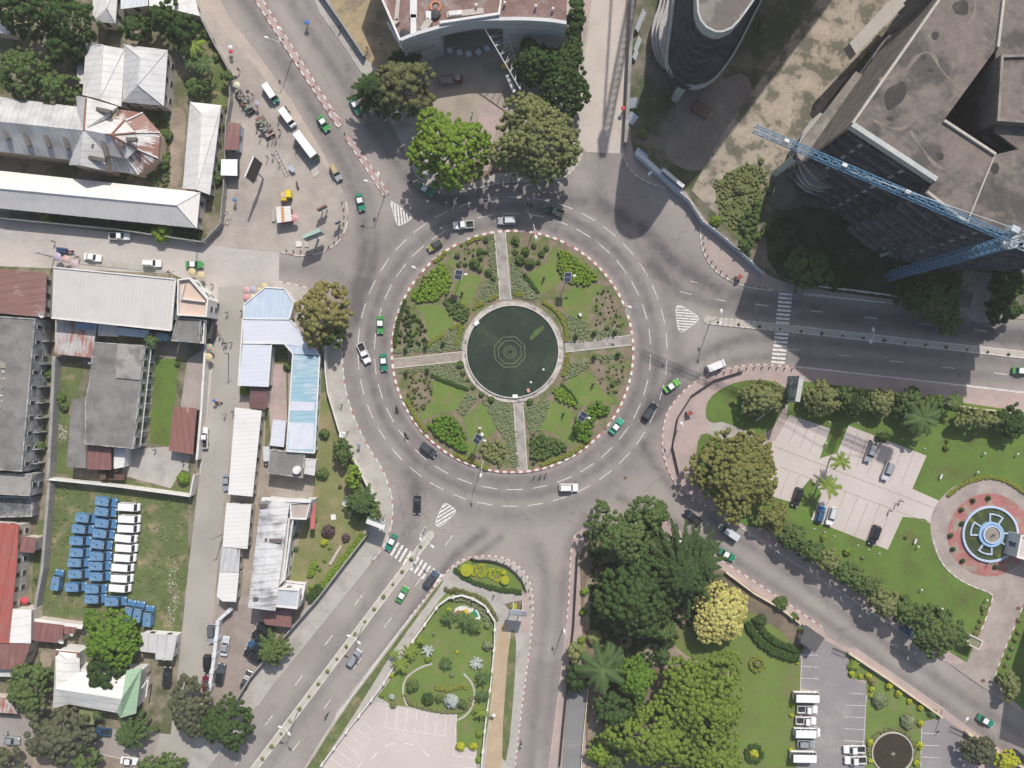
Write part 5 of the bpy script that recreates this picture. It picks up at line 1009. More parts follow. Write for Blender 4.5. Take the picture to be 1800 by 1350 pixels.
for i,(x,y) in enumerate(((838,568.5),(905.5,696.5))): p = W(x,y); o = MB().box((p.x,p.y,.3),(1.25,.85,.6),R(38 if i == 0 else 0)).build('pump_box',mat('white_box',(.74,.74,.72),.5,.05),f)
for x,y in ((933,672),(955,650)): p = W(x,y); tag(recentre(MB().lathe((p.x,p.y,.4),[(.1,0),(.28,.06),(.3,.2),(.12,.34),(.01,.36)],10).build('floating_bag',M_wallw)),'white plastic bag floating at the pool\'s '+('lower edge' if x < 940 else 'right side'),'bag')
p = W(928.5,686.5); tag(recentre(MB().box((p.x,p.y,.72),(.7,.9,.35),R(20)).box((p.x-.2,p.y,1.07),(.3,.7,.12),R(20),0).build('carton',mat('red_white_carton',(.55,.3,.25),.7,.3,2,3))),'small red and white carton lying on the pool rim','carton')
# beds
def bed(cr_,p,h,sp,label,**kw): return foliage('planted_bed',label,crop(*cr_,p),h,sp,z=.2,cat='flower bed',**kw)
bed(A4,[(190,740),(300,600),(350,500),(460,440),(560,340),(600,400),(640,560),(600,700),(520,710),(500,760),(320,800)],.9,'bright','bright green leafy bed along the north-west kerb of the roundabout island',lobe=.6,size=.36)
bed(A4,[(545,780),(620,745),(720,780),(840,870),(850,920),(780,1030),(700,980),(640,920)],.8,'mid','wedge-shaped shrub bed between the two upper left lawns of the island',lobe=.55,size=.34)
bed(B4,[(515,230),(580,225),(720,300),(930,490),(930,560),(840,600),(700,600),(640,570),(560,530),(510,440)],.9,'bright','large clipped bright green bed in the north-east quarter of the island',lobe=.5,size=.34)
bed(C4,[(370,830),(470,730),(600,690),(720,740),(800,900),(810,1090),(760,1110),(640,1010),(560,980),(450,880)],1.3,'round','half-round mound of shrubs in the south-west quarter of the island',lobe=.7,size=.38)
bed(C4,[(960,1080),(1020,1010),(1140,970),(1240,1020),(1250,1200),(1180,1250),(1050,1180)],1.1,'olive','loose yellowish shrubs left of the southern garden path',lobe=.6,cover=.8,size=.36)
bed(D4,[(450,420),(530,370),(640,460),(720,600),(600,580),(480,490)],.8,'bright','leaf-shaped green bed between the two lower right lawns of the island',lobe=.5,size=.34)
bed(D4,[(690,790),(740,690),(860,580),(960,550),(1080,590),(1060,660),(900,760),(850,960),(760,990),(700,880)],1.3,'round','dark green crescent of shrubs behind the south-east solar panel',lobe=.7,size=.38)
bed(D4,[(220,880),(420,920),(600,1000),(620,1060),(400,1150),(240,1220),(190,1100)],1.2,'mid','triangular shrub bed right of the southern garden path',lobe=.65,size=.38)
def gc(cr_,p,label,cover=.85): o = foliage('ground_cover',label,crop(*cr_,p),.32,'grey',z=.2,lobe=.35,kind='stuff',cover=cover,size=.26)
gc(A4,[(1040,60),(1120,60),(1180,720),(1080,780),(930,820),(980,640),(1090,540),(1060,300)],'grey-green ground cover left of the northern path'); gc(A4,[(560,1190),(740,1050),(770,1260),(760,1330),(0,1350),(60,1310),(350,1290)],'grey-green ground cover above the western path')
gc(B4,[(0,60),(60,60),(110,480),(300,740),(250,790),(100,740),(0,730)],'grey-green ground cover right of the northern path'); gc(B4,[(540,900),(700,960),(850,1030),(870,1110),(1230,1080),(1240,1150),(980,1200),(620,1240),(600,1100)],'grey-green ground cover above the eastern path')
gc(C4,[(60,190),(690,110),(760,160),(850,400),(700,350),(560,300),(430,260),(350,200),(80,250)],'grey-green ground cover below the western path'); gc(C4,[(700,640),(830,440),(940,500),(870,590),(760,700)],'strip of grey-green ground cover pointing at the pool'); gc(C4,[(980,510),(1320,560),(1390,1250),(1320,1270),(1280,1000),(1180,880),(1080,680)],'grey-green ground cover left of the southern path')
gc(D4,[(590,120),(900,90),(830,180),(560,330),(570,200)],'grey-green ground cover below the eastern path'); gc(D4,[(120,580),(400,510),(400,620),(300,860),(200,900),(150,700)],'grey-green ground cover right of the southern path'); gc(D4,[(900,30),(1240,0),(1240,50),(930,80)],'narrow grey-green ground cover along the eastern path')
HG = 'yellow-green hedges edging the island beds'
for cr_,pth,lab in ((A4,[(590,230),(530,300),(460,350)],'short yellow-green hedge by the north-west kerb'),(A4,[(820,135),(900,100),(980,80)],'yellow-green hedge on the kerb left of the northern path'),(A4,[(640,1090),(750,1035)],'little yellow hedge above the lower left lawn tip'),(A4,[(770,1050),(740,1130),(700,1270)],'yellow hedge curving along the pool rim on the left'),(A4,[(560,1150),(480,1200),(370,1290)],'yellow hedge along the lower edge of the left lawn'),(A4,[(740,790),(835,865)],'yellow hedge at the foot of the north-west solar panel'),(A4,[(890,870),(940,830),(1000,800)],'yellow hedge by the pool rim, upper left'),(A4,[(1060,770),(1150,730)],'yellow hedge beside the northern path end'),
 (B4,[(340,790),(470,870),(560,980),(610,1150),(600,1230)],'long yellow hedge curving along the upper right pool rim'),(B4,[(130,480),(220,600),(290,690)],'thin hedge on the left side of the upper right lawn'),(B4,[(30,700),(130,710)],'yellow hedge right of the northern path end'),(C4,[(150,520),(260,730),(370,870)],'yellow-green hedge inside the south-west kerb'),(C4,[(430,250),(560,310),(700,360),(840,405)],'thin dark hedge on top of the lower left lawn'),(C4,[(670,1110),(770,1160),(880,1200),(1050,1290)],'yellow hedge along the kerb by the southern lamp post'),
 (D4,[(320,1240),(500,1180),(700,1090),(840,980)],'long yellow hedge inside the south-east kerb'),(D4,[(620,30),(600,150),(560,260)],'yellow hedge along the lower right pool rim'),(D4,[(540,350),(640,440),(720,560)],'thin hedge dividing the lower right beds'),(A4,[(20,1290),(50,1040),(140,770)],'dark low hedge inside the western kerb')):
 hedge(lab,crop(*cr_,pth),.75,.5,'gold' if 'yellow' in lab else 'hedge',z=.2,group=HG)
G1 = 'dark shrubs planted in the island soil beds'
random.seed(3)
def scatter(poly,n,r0,r1,sp,label,group,mind=3.2,ratio=1.2):
 xs = [p[0] for p in poly]; ys = [p[1] for p in poly]; got = []; t = 0
 while len(got) < n and t < 4000:
  t += 1; x,y = random.uniform(min(xs),max(xs)),random.uniform(min(ys),max(ys))
  if inside(x,y,poly) and all((x-a)**2+(y-c)**2 > mind**2 for a,c in got): got.append((x,y)); bush(label,x,y,random.uniform(r0,r1),sp,ratio,group,z=.2,cat='shrub')
scatter(crop(*A4,[(140,860),(210,870),(300,960),(370,1130),(390,1230),(300,1290),(70,1290),(90,1130)]),42,2.6,4.3,'dark','dark shrub in the soil bed left of the upper left lawn',G1,4.6)
scatter(crop(*C4,[(150,250),(380,250),(440,330),(430,520),(300,680),(230,660),(150,470)]),34,2.2,3.6,'mixed','brownish shrub in the soil bed left of the lower left lawn','brownish shrubs in the lower left soil bed',4.2)
scatter(crop(*B4,[(940,680),(1080,660),(1150,850),(1240,1060),(900,1080),(860,900)]),30,1.5,2.8,'dark','small dark shrub in the sandy bed by the eastern kerb','small shrubs in the sandy bed by the eastern kerb',4)
scatter(crop(*D4,[(960,90),(1240,60),(1230,300),(1160,480),(1050,440),(930,300)]),30,1.6,3.0,'mixed','small brownish shrub in the sandy bed below the eastern path','small shrubs in the sandy bed below the eastern path',4)
scatter(crop(*A4,[(700,180),(940,130),(900,330),(760,420),(720,400)]),12,1.5,3,'dark','small shrub in the bare bed left of the northern path','small shrubs left of the northern path',4)
for cr_,x,y,r_,l_ in ((A4,715,275,36,'round shrub alone in the bare soil, upper left of the island'),(A4,965,230,42,'tall part of the kidney of shrubs left of the northern path'),(A4,970,300,36,'middle shrub of the kidney left of the northern path'),(A4,905,360,62,'largest shrub of the kidney left of the northern path'),(A4,805,375,30,'small shrub left of the kidney of shrubs'),(A4,1030,240,28,'little shrub beside the upper northern path'),(A4,960,425,38,'shrub below the kidney of shrubs'),(A4,1060,465,45,'shrub touching the northern path half way down'),(A4,1110,530,34,'shrub at the lower left edge of the northern path'),(A4,730,380,28,'dark shrub above the north-west solar panel'),(A4,1030,100,36,'shrub at the top left end of the northern path'),
 (B4,40,120,52,'shrub just right of the northern path at the kerb'),(B4,145,235,52,'shrub under the north lamp shadow'),(B4,95,320,62,'broad shrub right of the northern path'),(B4,205,365,62,'broad shrub above the upper right lawn'),(B4,240,170,34,'little shrub near the northern kerb'),(B4,330,255,42,'shrub left of the tall lawn strip'),(B4,378,200,34,'shrub close to the tip of the lawn strip'),(B4,35,240,34,'shrub beside the northern path'),(B4,290,350,30,'small shrub on the upper right lawn edge'),(B4,1050,1075,30,'dark shrub at the bottom of the sandy bed'),
 (C4,1090,520,42,'green shrub hugging the pool rim, lower left'),(C4,750,130,45,'green shrub at the pool end of the western path'),(C4,780,225,32,'green shrub on the pool rim below the western path'),(C4,830,300,26,'tiny shrub on the pool rim, left'),(C4,890,380,28,'tiny shrub on the pool rim, lower left'),(C4,980,460,34,'shrub where the hedge meets the pool rim'),(D4,1110,350,32,'dark shrub in the sandy bed below the eastern path, the larger one'),(D4,200,540,40,'shrub below the pool right of the southern path')):
 x,y = crop(*cr_,[(x,y)])[0]; bush(l_,x,y,r_/6.28,'mid',1.1,'round shrubs on the roundabout island',z=.2)
for x,y,l_ in ((1013,590,'first clipped cypress above the eastern path, next to the pool'),(1045,584,'second clipped cypress above the eastern path'),(1082,582,'third clipped cypress above the eastern path, next to the kerb'),(1045,627,'clipped cypress below the eastern path, nearer the pool'),(1087,622,'clipped cypress below the eastern path, nearer the kerb'),(713,613,'first clipped cypress above the western path, next to the kerb'),(748,608,'second clipped cypress above the western path'),(779,603,'clipped cypress above the western path, nearest the pool'),(714,655,'clipped cypress below the western path, next to the kerb'),(751,650,'second clipped cypress below the western path')):
 o = bush(l_,x,y,4.5,'mid',3.6,'clipped cypresses along the garden paths','cypress','cypress',z=.2)
# solar lights, fountain lamps
M_pv = mat('solar_cell',(.022,.032,.055),.25,.1,3,8,spec=.6); M_alu = mat('aluminium',(.55,.56,.57),.4,.05,metal=.3)
for i,(x,y,a_) in enumerate(((806,483,-12),(998,487,-5),(839.5,772,-32),(1024,732,-32))):
 lab = ('upper left','upper right','lower left','lower right')[i]; h = 6.2; p = W(x,y,h); base = Vector((p.x,p.y,.2)); o = thing('solar_lamp','solar panel lamp on a pole in the %s quarter of the island' % lab,'solar lamp',base,0,'solar lamps on the island')
 MB().tube(base,(p.x,p.y,h-.1),.1,.08,8).build('pole',M_alu,o); q = MB().box((p.x,p.y,h-.1),(1.75,2.3,.06),R(a_)).build('panel_frame',M_alu,o)
 for s in (-1,1): c_ = Vector((p.x,p.y,h-.03))+Vector((math.sin(R(-a_))*.56*s,math.cos(R(a_))*.56*s,0)); MB().box(c_,(1.62,1.04,.03),R(a_)).build('solar_cell',M_pv,q)
 u = Vector((math.cos(R(a_+20)),math.sin(R(a_+20)),0)); MB().tube((p.x,p.y,h-.9),(p.x+u.x*1.5,p.y+u.y*1.5,h-.6),.05).build('arm',M_alu,o); MB().box((p.x+u.x*1.7,p.y+u.y*1.7,h-.7),(.7,.45,.2),R(a_+20)).build('lamp_head',M_wallw,o)
for (cr_,x,y,a_,l_) in ((B4,750,935,25,'white floodlight box on the upper right lawn'),(C4,990,900,25,'white floodlight box near the lower left solar lamp')):
 x,y = crop(*cr_,[(x,y)])[0]; p = W(x,y); o = thing('floodlight',l_,'floodlight',(p.x,p.y,.2)); MB().box((p.x,p.y,.55),(.75,.9,.5),R(a_),top=.8).build('housing',M_wallw,o); MB().tube((p.x,p.y,.2),(p.x,p.y,.6),.07).build('bracket',M_dark,o)
for (cr_,x,y,l_) in ((B4,350,535,'dark cactus-like sculpture on the upper right lawn'),(D4,565,675,'dark little statue on the lower right lawn'),(A4,770,700,'thin dark statue on the upper left lawn'),(D4,890,350,'slender bird statue at the edge of the lower right sandy bed'),(C4,965,835,'pale statue beside the lower left solar lamp')):
 x,y = crop(*cr_,[(x,y)])[0]; p = W(x,y); b = MB(); b.lathe((p.x,p.y,.2),[(.35,0),(.3,.25),(.12,.3),(.2,.7),(.26,1.1),(.12,1.5),(.16,1.7),(.02,1.9)],10); b.tube((p.x,p.y,1.2),(p.x+.6,p.y+.35,1.6),.08,.05); b.tube((p.x,p.y,1.2),(p.x-.5,p.y+.3,1.5),.08,.05)
 tag(recentre(b.build('statue',mat('bronze_green',(.06,.08,.055),.6,.2) if 'pale' not in l_ else M_wallw)),l_,'statue')
# ================================================================ TREES
T = tree
T('big round bright green tree on the north side of the roundabout',788,259,72,72,15,'bright')
T('large olive green tree right of the bright green one at the north kerb',942,243,82,78,16,'olive')
T('wide tree with bare twigs beside the museum forecourt',703,150,60,52,13,'mixed')
spiky('dark spiky conifer leaning over the north-west road',655,158,48,14,nb=12,levels=5)
T('dark glossy tree at the right of the forecourt, left one of the pair',940,108,38,42,10,'dark',lobe=.8); T('dark glossy tree at the right of the forecourt, beside the north street',992,135,47,68,11,'dark',lobe=.8)
T('narrow dark tree between the dark red roof and the north street, upper',1014,18,17,30,7,'dark'); T('narrow dark tree between the dark red roof and the north street, lower',1008,62,15,26,6.5,'deep')
T('small dark tree under the curved facade wall',712,100,30,14,6,'deep'); T('big round brownish tree beside the blue-roofed building',565,546,50,55,12,'brown'); T('green tree skirt south of the brownish tree',583,590,24,22,8,'mid')
# north-west quarter
T('very large dark tree at the top left corner',38,18,55,42,12,'dark'); T('dark tree right of the corner tree at the top',115,30,50,42,12,'dark'); T('dark tree hanging over the top left house fronts',112,82,36,26,9,'dark')
T('large dull green tree west of the church',35,125,46,46,12,'mid'); T('dull green tree against the church roof',98,155,38,30,10,'mid'); T('dark tree right of the small white hip roof',236,50,26,28,8,'dark'); T('dark tree above the hip-roofed house',285,28,32,30,9,'dark'); T('dark tree next to the white corner house',322,55,32,32,9,'deep')
palm('palm by the bend of the north-west wall',340,78,22,6,'palmy',16,1); palm('palm standing south of the palm by the wall',358,112,20,5.5,'palm',16,2); palm('palm over the dirt track garden',336,108,18,5,'palm',14,4)
T('rounded green tree at the north end of the long narrow shed',345,152,21,20,5,'mid',lobe=.7); T('little tree against the wall beside the parked trucks',398,134,11,10,4,'mid',lobe=.6)
for x,y,r_,l_ in ((382,252,8,'shrub between the long shed and the rust-red kiosk'),(379,314,12,'round shrub at the foot of the long shed'),(391,224,6,'tiny shrub behind the kiosk'),(395,190,7,'yellowish shrub north of the kiosk'),(388,290,7,'thin shrub left of the white canopy'),(292,238,12,'round dark shrub at the tip of the church apse'),(284,285,15,'spiky shrub below the church apse'),(262,300,10,'shrub by the aisle roof and the long white roof'),(230,308,9,'yellowish shrub under the aisle of the church'),(215,309,8,'shrub in the gap between the church and the long white roof'),(272,216,9,'flowering shrub at the upper aisle edge'),(360,60,9,'yellow bush in the corner by the white house'),(380,100,8,'yellow-green bush against the bend of the wall'),(372,74,7,'little bush by the corner wall')):
 bush(l_,x,y,r_,'olive' if 'yellow' in l_ else 'mid',1.1)
for x,y,r_,l_ in ((83,382,13,'leafy street bush at the wall of the west road, left'),(286,407,20,'leafy branches hanging over the west road wall, right'),(237,406,6,'little plant on the west road wall'),(330,404,10,'dark bush near the end of the west road wall')): bush(l_,x,y,r_,'bright' if 'leafy' in l_ else 'dark',1.2)
hedge('dark hedge between the long white roof and the west road',[(90,382),(200,396),(350,414)],1.8,1.6,'deep')
# west blocks
palm('small palm behind the market hall',265,598,14,5,'palm',12,3)
for x,y,r_,l_ in ((86,657,10,'round bush on the ruined balcony wall, upper'),(71,786,11,'round bush growing on the ruined balcony, lower'),(106,700,10,'bush along the grey wall beside the black-roofed house'),(112,715,9,'lower bush along the grey wall'),(430,686,10,'bright bush at the corner of the brown square roof'),(312,640,5,'small plant beside the narrow lawn'),(322,842,12,'bright green bush inside the yard corner by the white wall'),(505,645,8,'dark bush in the blue building courtyard'),(68,1018,9,'bush on the wall left of the blue vehicles'),(570,762,10,'round tree-like bush south-east of the blue roof'),(567,832,11,'round bush beside the white office garden')): bush(l_,x,y,r_,'bright' if 'bright' in l_ else 'mid',1.1)
T('round bright green tree covering the rear blue vehicles',192,1125,54,50,9,'round',lobe=.85,dens=8); T('darker tree south of the round bright one',183,1186,36,34,8,'deep'); T('leafy tree between rusty roofs and the villa',45,1212,40,44,8,'mid')
T('dull brown-green tree by the corner road, bottom left',98,1296,64,50,9,'gloomy'); T('dull tree at the lower left edge',8,1345,26,30,7,'gloomy'); T('green tree at the bottom edge left of the palm',148,1340,26,22,7,'mid')
spiky('bushy radiating tree below the villa',228,1292,38,8,'palm','tree',nb=10,levels=4); palm('slim palm beside the brown thatched shelter',170,1256,11,4,'palm',12,6)
T('leafy tree over the white car at the bottom edge',262,1345,22,16,6,'mid'); T('green tree at the bottom beside the white car',298,1346,24,20,6,'mid')
T('grey-green tree at the south end of the paved street',330,1245,40,50,10,'gloomy',dens=5); T('dark dense tree beside the south-west road',396,1275,46,48,10,'dark'); 
spiky('bushy radiating tree over the parked black cars',478,1145,35,8,'mid','tree',nb=10,levels=4); spiky('feathery tree at the corner of the office garden',636,886,35,8,'palm','tree',nb=11,levels=4)
T('row of green trees behind the white garden wall, upper',601,795,16,26,5,'mid',lobe=.7); T('green tree in the middle of the garden wall row',620,838,14,24,5,'bright',lobe=.7); T('small tree at the garden wall near the billboard',655,905,14,18,5,'mid',lobe=.7)
hedge('clipped hedge behind the garden wall along the south-west road',[(640,940),(600,990),(560,1040)],1.6,1.1,'bright'); hedge('dark bushy hedge at the foot of the white front wing',[(565,1030),(545,1055)],2.4,1.5,'dark')
for x,y,r_,sp,l_ in ((577,934,12,'purple','large purple-leaved bush in the office garden'),(608,945,8,'purple','smaller dark purple bush in the office garden'),(570,953,7,'lemon','yellow bush below the large purple bush'),(580,963,4,'bright','small green bush next to the yellow bush'),(571,985,4,'bright','small bush south of the yellow bush'),(562,1001,4,'bright','small bush beside the short clipped hedge'),(598,855,4,'mid','tiny bush in the middle of the office lawn'),(553,912,6,'bright','bush at the red awning corner'),(519,941,6,'mid','bush at the side of the white office building'),(520,965,5,'mid','second bush at the side of the white office building'),(548,1034,6,'bright','bush near the blue-edged entrance canopy')): bush(l_,x,y,r_,sp,1.1)
hedge('short clipped hedge in the office garden',[(555,990),(544,1014)],1.2,.9,'bright',sm=0)
# north-east
T('dark tree in the shade beside the eastern crossing',1425,470,42,38,7,'mid'); T('dark tree right of the crossing tree',1480,488,24,18,5,'deep')
T('large green tree hanging over the eastern road',1650,520,48,52,9,'mid'); T('shaded tree left of the one hanging over the eastern road',1605,520,32,30,8,'dark'); T('thin branches reaching the eastern road',1672,570,22,20,7,'mid',dens=3.5)
T('dark tree right of the driveway',1778,490,32,46,8,'dark'); T('dark tree overhanging the eastern road at the right edge',1768,545,34,24,7,'dark')
foliage('scrub','low green scrub along the inside of the grey fence',[(1312,368),(1335,352),(1350,362),(1348,400),(1330,432),(1312,425),(1300,400)],1.6,'mid',lobe=.8,cover=.6,cat='shrubs'); T('green tree at the end of the grey fence',1312,432,16,14,3.5,'mid',lobe=.7)
for x,y,r_,l_ in ((1258,388,10,'round bush just inside the grey fence'),(1300,330,12,'dry scrub patch below the slab'),(1338,283,6,'small bush on the concrete slab'),(1130,235,9,'bush in the tower shadow'),(1340,50,8,'weed bush on the slab near the tower'),(1352,330,8,'bush beside the slab edge')): bush(l_,x,y,r_,'bright' if 'round' in l_ else 'olive',1)
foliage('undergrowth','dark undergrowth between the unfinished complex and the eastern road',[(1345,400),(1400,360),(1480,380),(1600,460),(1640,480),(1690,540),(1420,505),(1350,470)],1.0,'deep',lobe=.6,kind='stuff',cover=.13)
foliage('undergrowth','weeds on the sunlit scrub patch',[(1255,320),(1310,285),(1350,300),(1340,370),(1320,430),(1262,380)],.6,'olive',lobe=.5,kind='stuff',cover=.4)
# east park
T('big orange-green tree at the park entrance',1298,832,76,82,10,'autumn',lobe=1.0); T('sparse tree in the corner of the park',1345,700,44,34,7,'olive',dens=4.0)
G2 = 'trees along the wall of the eastern road'
for x,y,rx,ry,sp,l_ in ((1447,702,34,33,'olive','leafy tree right of the totem, first of the wall row'),(1500,705,30,26,'mid','second tree of the row behind the eastern road wall'),(1550,708,24,26,'olive','yellowish third tree of the row behind the eastern road wall'),(1603,710,32,27,'mid','fourth tree of the row behind the eastern road wall'),(1642,715,18,24,'mid','fifth and thin tree of the wall row beside the fan palm'),(1722,737,38,20,'olive','low spreading tree behind the wall near the right edge'),(1780,742,30,30,'dark','darkest tree of the wall row at the right edge')): T(l_,x,y,rx,ry,5.5,sp,group=G2,lobe=.85)
palm('bushy fan palm behind the eastern road wall',1622,735,34,6,'palm',24,9,droop=.45); palm('short palm standing out of the wall row',1680,705,16,4.5,'mid',22,10,droop=.4)
T('small grey-green tree over the silver car',1553,768,14,10,4,'mid',lobe=.6)
palm('bright palm at the upper left of the car park',1478,811,20,6,'palmy',11,11,droop=.35); palm('bright palm at the lower left of the car park',1457,855,23,6,'palmy',12,12,droop=.35)
G3 = 'trees along the verge of the south-east road'
for i,(x,y,rx,ry,sp,h) in enumerate(((1362,905,26,30,'autumn',7),(1395,945,26,26,'mid',7),(1425,968,24,20,'mid',7),(1458,985,24,20,'olive',7),(1490,1008,26,20,'mid',7),(1524,1030,24,20,'mid',7.5),(1555,1060,27,28,'olive',8),(1592,1073,26,24,'mid',8),(1650,1112,50,44,'mid',9.5))):
 T(('%s tree of the verge row by the south-east road' % ['first','second','third','fourth','fifth','sixth','seventh','eighth','ninth and largest'][i]),x,y,rx,ry,h,sp,group=G3,lobe=.9,z0f=.5)
T('small tree at the right edge beside the south-east road',1778,1208,20,26,5,'olive',lobe=.8); T('tree at the bottom right corner',1725,1322,34,26,6,'gloomy',lobe=.8); T('yellow-leaved bush tree in the bottom right corner',1772,1338,22,18,4,'lemon',lobe=.7)
# south-east park
T('large leafy tree at the tip between the south and south-east roads',1095,945,68,48,12,'mid'); T('crown reaching the top of the tree group',1142,905,38,32,11,'mid'); T('small crown on the left top of the tree group',1058,892,14,12,8,'mid',lobe=.7)
T('huge dark tree in the middle of the tree group',1125,1050,78,78,13,'dark',lobe=1.2); spiky('huge dark feathery conifer beside the yellow tree',1195,1005,92,16,nb=15,levels=7); spiky('second feathery crown overlapping the yellow tree',1225,985,60,14,nb=13,levels=5,seed=4)
T('striking yellow-flowered round tree in the park',1268,1080,50,58,8,'yellow',lobe=.75,dens=9); T('green tree beneath the big dark one',1165,1110,28,18,6,'mid')
palm('large palm in the left of the tree group',1060,1175,48,8,'palm',24,13,droop=.6); T('dark tree by the southern pavement fence',1012,1195,24,22,6,'deep'); T('yellow-green tree by the southern pavement fence',1012,1150,20,18,5,'olive')
T('rounded light green tree with big leaves',1118,1195,34,42,8,'round',lobe=.7); T('olive tree left of the lime green tree',1082,1255,36,34,8,'dark'); T('enormous lime green tree in the park',1235,1235,84,82,11,'lime'); T('wide lime green tree at the bottom edge',1155,1300,84,60,10,'lime'); T('lime green crown at the bottom right of the big tree',1255,1330,56,40,9,'lime')
T('bright small tree beside the dark pool deck',1055,1325,22,24,5,'bright',lobe=.7); T('green tree at the bottom left of the park',1080,1345,18,20,5,'mid',lobe=.7)
for x,y,r_,sp,l_ in ((1048,1060,8,'grey','pale bush on the dirt path edge'),(1045,1120,14,'olive','rusty green bush near the palm'),(1028,1040,8,'bright','bush inside the southern pavement fence, top'),(1026,1075,8,'bright','bush inside the southern pavement fence, middle'),(1022,1125,7,'bright','bush inside the southern pavement fence, lower'),(1280,1158,6,'olive','young plant standing alone on the park lawn'),(1165,1155,14,'needle','dark spiky bush below the green tree'),(1372,1060,14,'mid','bush by the wall near the dark guard house'),(1338,1090,12,'dark','dark bush beside the yellow tree'),(1410,1108,8,'bright','light green plant touching the guard house roof'),(1395,1085,9,'mid','climbing plant on the gate wall')): bush(l_,x,y,r_,sp,1)
hedge('curved clipped hedge left of the guard house, lower',[(1314,1094),(1322,1112),(1342,1134),(1371,1151),(1403,1158)],1.6,1.2,'hedge'); hedge('curved clipped hedge left of the guard house, upper',[(1328,1086),(1336,1102),(1354,1122),(1383,1137),(1411,1142)],1.3,1.2,'hedge')
def ringbed(label,x,y,r_,sp,inner,z=.17):
 o = foliage('ring_hedge',label,[(x+r_*math.cos(a),y+r_*math.sin(a)) for a in np.linspace(0,6.283,25)]+[(x+r_*.62*math.cos(a),y+r_*.62*math.sin(a)) for a in np.linspace(6.283,0,25)],.7,sp,z,lobe=.4,cat='hedge',dens=14,size=.22); bush(label.replace('ring','plants inside the ring'),x,y,r_*.5,inner,1)
ringbed('round flower ring with yellow plants on the park lawn, upper',1331,1168,14,'gold','olive'); ringbed('round clipped ring at the bottom of the park lawn',1325,1325,17,'hedge','lemon')
GY = 'round yellow bushes by the dark pond'
for i,(x,y,r_) in enumerate(((1497,1184,6),(1512,1188,4.5),(1526,1188,6),(1563,1206,7),(1579,1219,6.5),(1598,1232,5),(1618,1243,6),(1532,1211,5),(1532,1223,4.5),(1618,1271,6.5),(1616,1310,7),(1529,1305,6.5),(1530,1337,5),(1611,1341,6),(1394,1240,4),(1391,1257,4),(1390,1318,5),(1401,1165,3.5))):
 w_ = ['by the gate, left','by the gate, smallest of three','by the gate, right','on the sloping wall, first from the left','on the sloping wall, second','on the sloping wall, third','on the sloping wall, fourth','at the bay corner, upper','at the bay corner, lower','above right of the pond','right of the pond','left of the pond','lower left of the pond','lower right of the pond','behind the first white van','behind the white pickup','behind the grey hatchback','at the head of the parking row'][i]
 bush('round yellow bush '+w_,x,y,r_,'lemon',1.1,GY,z=.18)
bush('round grey-green flower mound left of the sloping wall',1546,1231,15,'grey',.6); bush('round grey-green flower mound above the dark pond',1595,1268,14,'grey',.6); palm('spiky yucca at the gate',1503,1170,11,1.2,'palmy',16,2,name='yucca'); palm('yucca by the sloping wall end',1641,1255,9,1.2,'palm',14,4,name='yucca'); bush('rusty plant beside the yellow bushes',1533,1198,7,'brown',1)
# south-west island garden
hedge('green hedge around the letter garden',crop(760,960,9,[(350,370),(470,480),(640,570),(900,650),(1150,700),(1400,725)]),.9,.6,'hedge'); 
M_brk = SP['mixed']
foliage('creeper_border','brown-green creeper border outside the low white wall',[(776,1036),(800,1033),(832,1043),(860,1062),(876,1090),(868,1090),(850,1070),(825,1052),(795,1041)],.7,'mixed',lobe=.5,cat='border'); foliage('creeper_border','green creepers growing over the low white wall',[(783,1052),(806,1045),(835,1050),(858,1075),(866,1100),(858,1104),(845,1078),(828,1062),(800,1056)],.7,'grey',lobe=.45,cat='border')
for i,(x,y,r_,sp) in enumerate(((790,1085,15,'palm'),(818,1090,15,'palm'),(836,1100,13,'palm'),(720,1145,16,'palmy'),(704,1170,17,'palmy'),(694,1150,10,'palmy'),(740,1125,9,'palmy'),(850,1190,14,'palm'),(845,1252,14,'palmy'),(848,1222,13,'palm'))):
 palm('%s palm of the triangular garden' % ['left pale','middle pale','right pale','upper yellowish','lower yellowish','smallest leftmost','lone upper left','upper right-hand','lower right-hand','middle right-hand'][i],x,y,r_,2.6,sp,14,i,droop=.45)
palm('round dark cycad on the lawn of the triangular garden',784,1168,12,1.2,'palm',30,2,name='cycad'); palm('silvery agave at the left of the triangular lawn',752,1143,11,.8,'silver',18,1,name='agave',droop=.15); palm('silvery agave at the right of the triangular lawn',838,1165,12,.8,'silver',18,2,name='agave',droop=.15)
for x,y,r_,sp,l_ in ((753,1159,7,'bright','round green bush below the left silvery agave'),(763,1114,4,'grey','small pale bush on the triangular lawn'),(804,1146,3.5,'lemon','tiny yellow bush in the middle of the triangular lawn'),(795,1186,5,'grey','grey bush below the dark cycad'),(687,1187,5,'lemon','yellow bush inside the left wall of the triangular garden'),(725,1205,12,'mid','cluster of leaves on the left of the bean-shaped bed'),(689,1225,6,'silver','silver plant near the car park corner'),(691,1238,7,'olive','olive bush on the car park corner'),(752,1228,12,'dark','dark leafy plant in the bean-shaped bed'),(793,1232,14,'silver','silver-green plant in the bean-shaped bed'),(772,1228,8,'mid','middle green plant in the bean-shaped bed'),(812,1238,10,'mid','right green plant in the bean-shaped bed'),(809,1312,9,'lemon','round yellow bush at the car park edge, left'),(832,1312,8,'lemon','round yellow bush at the car park edge, right'),(843,1290,7,'bright','bright bush by the right wall'),(841,1335,6,'bright','lowest bright bush by the right wall'),(789,1072,5,'lemon','yellow plant beside the tiled emblem'),(856,1100,6,'olive','bush inside the wall bend'),(858,1135,10,'grey','grey bush along the right wall'),(842,1108,5,'lemon','yellow plant near the right pale palm'),(671,1222,5,'bright','small bush at the left wall')): bush(l_,x,y,r_,sp,.9)
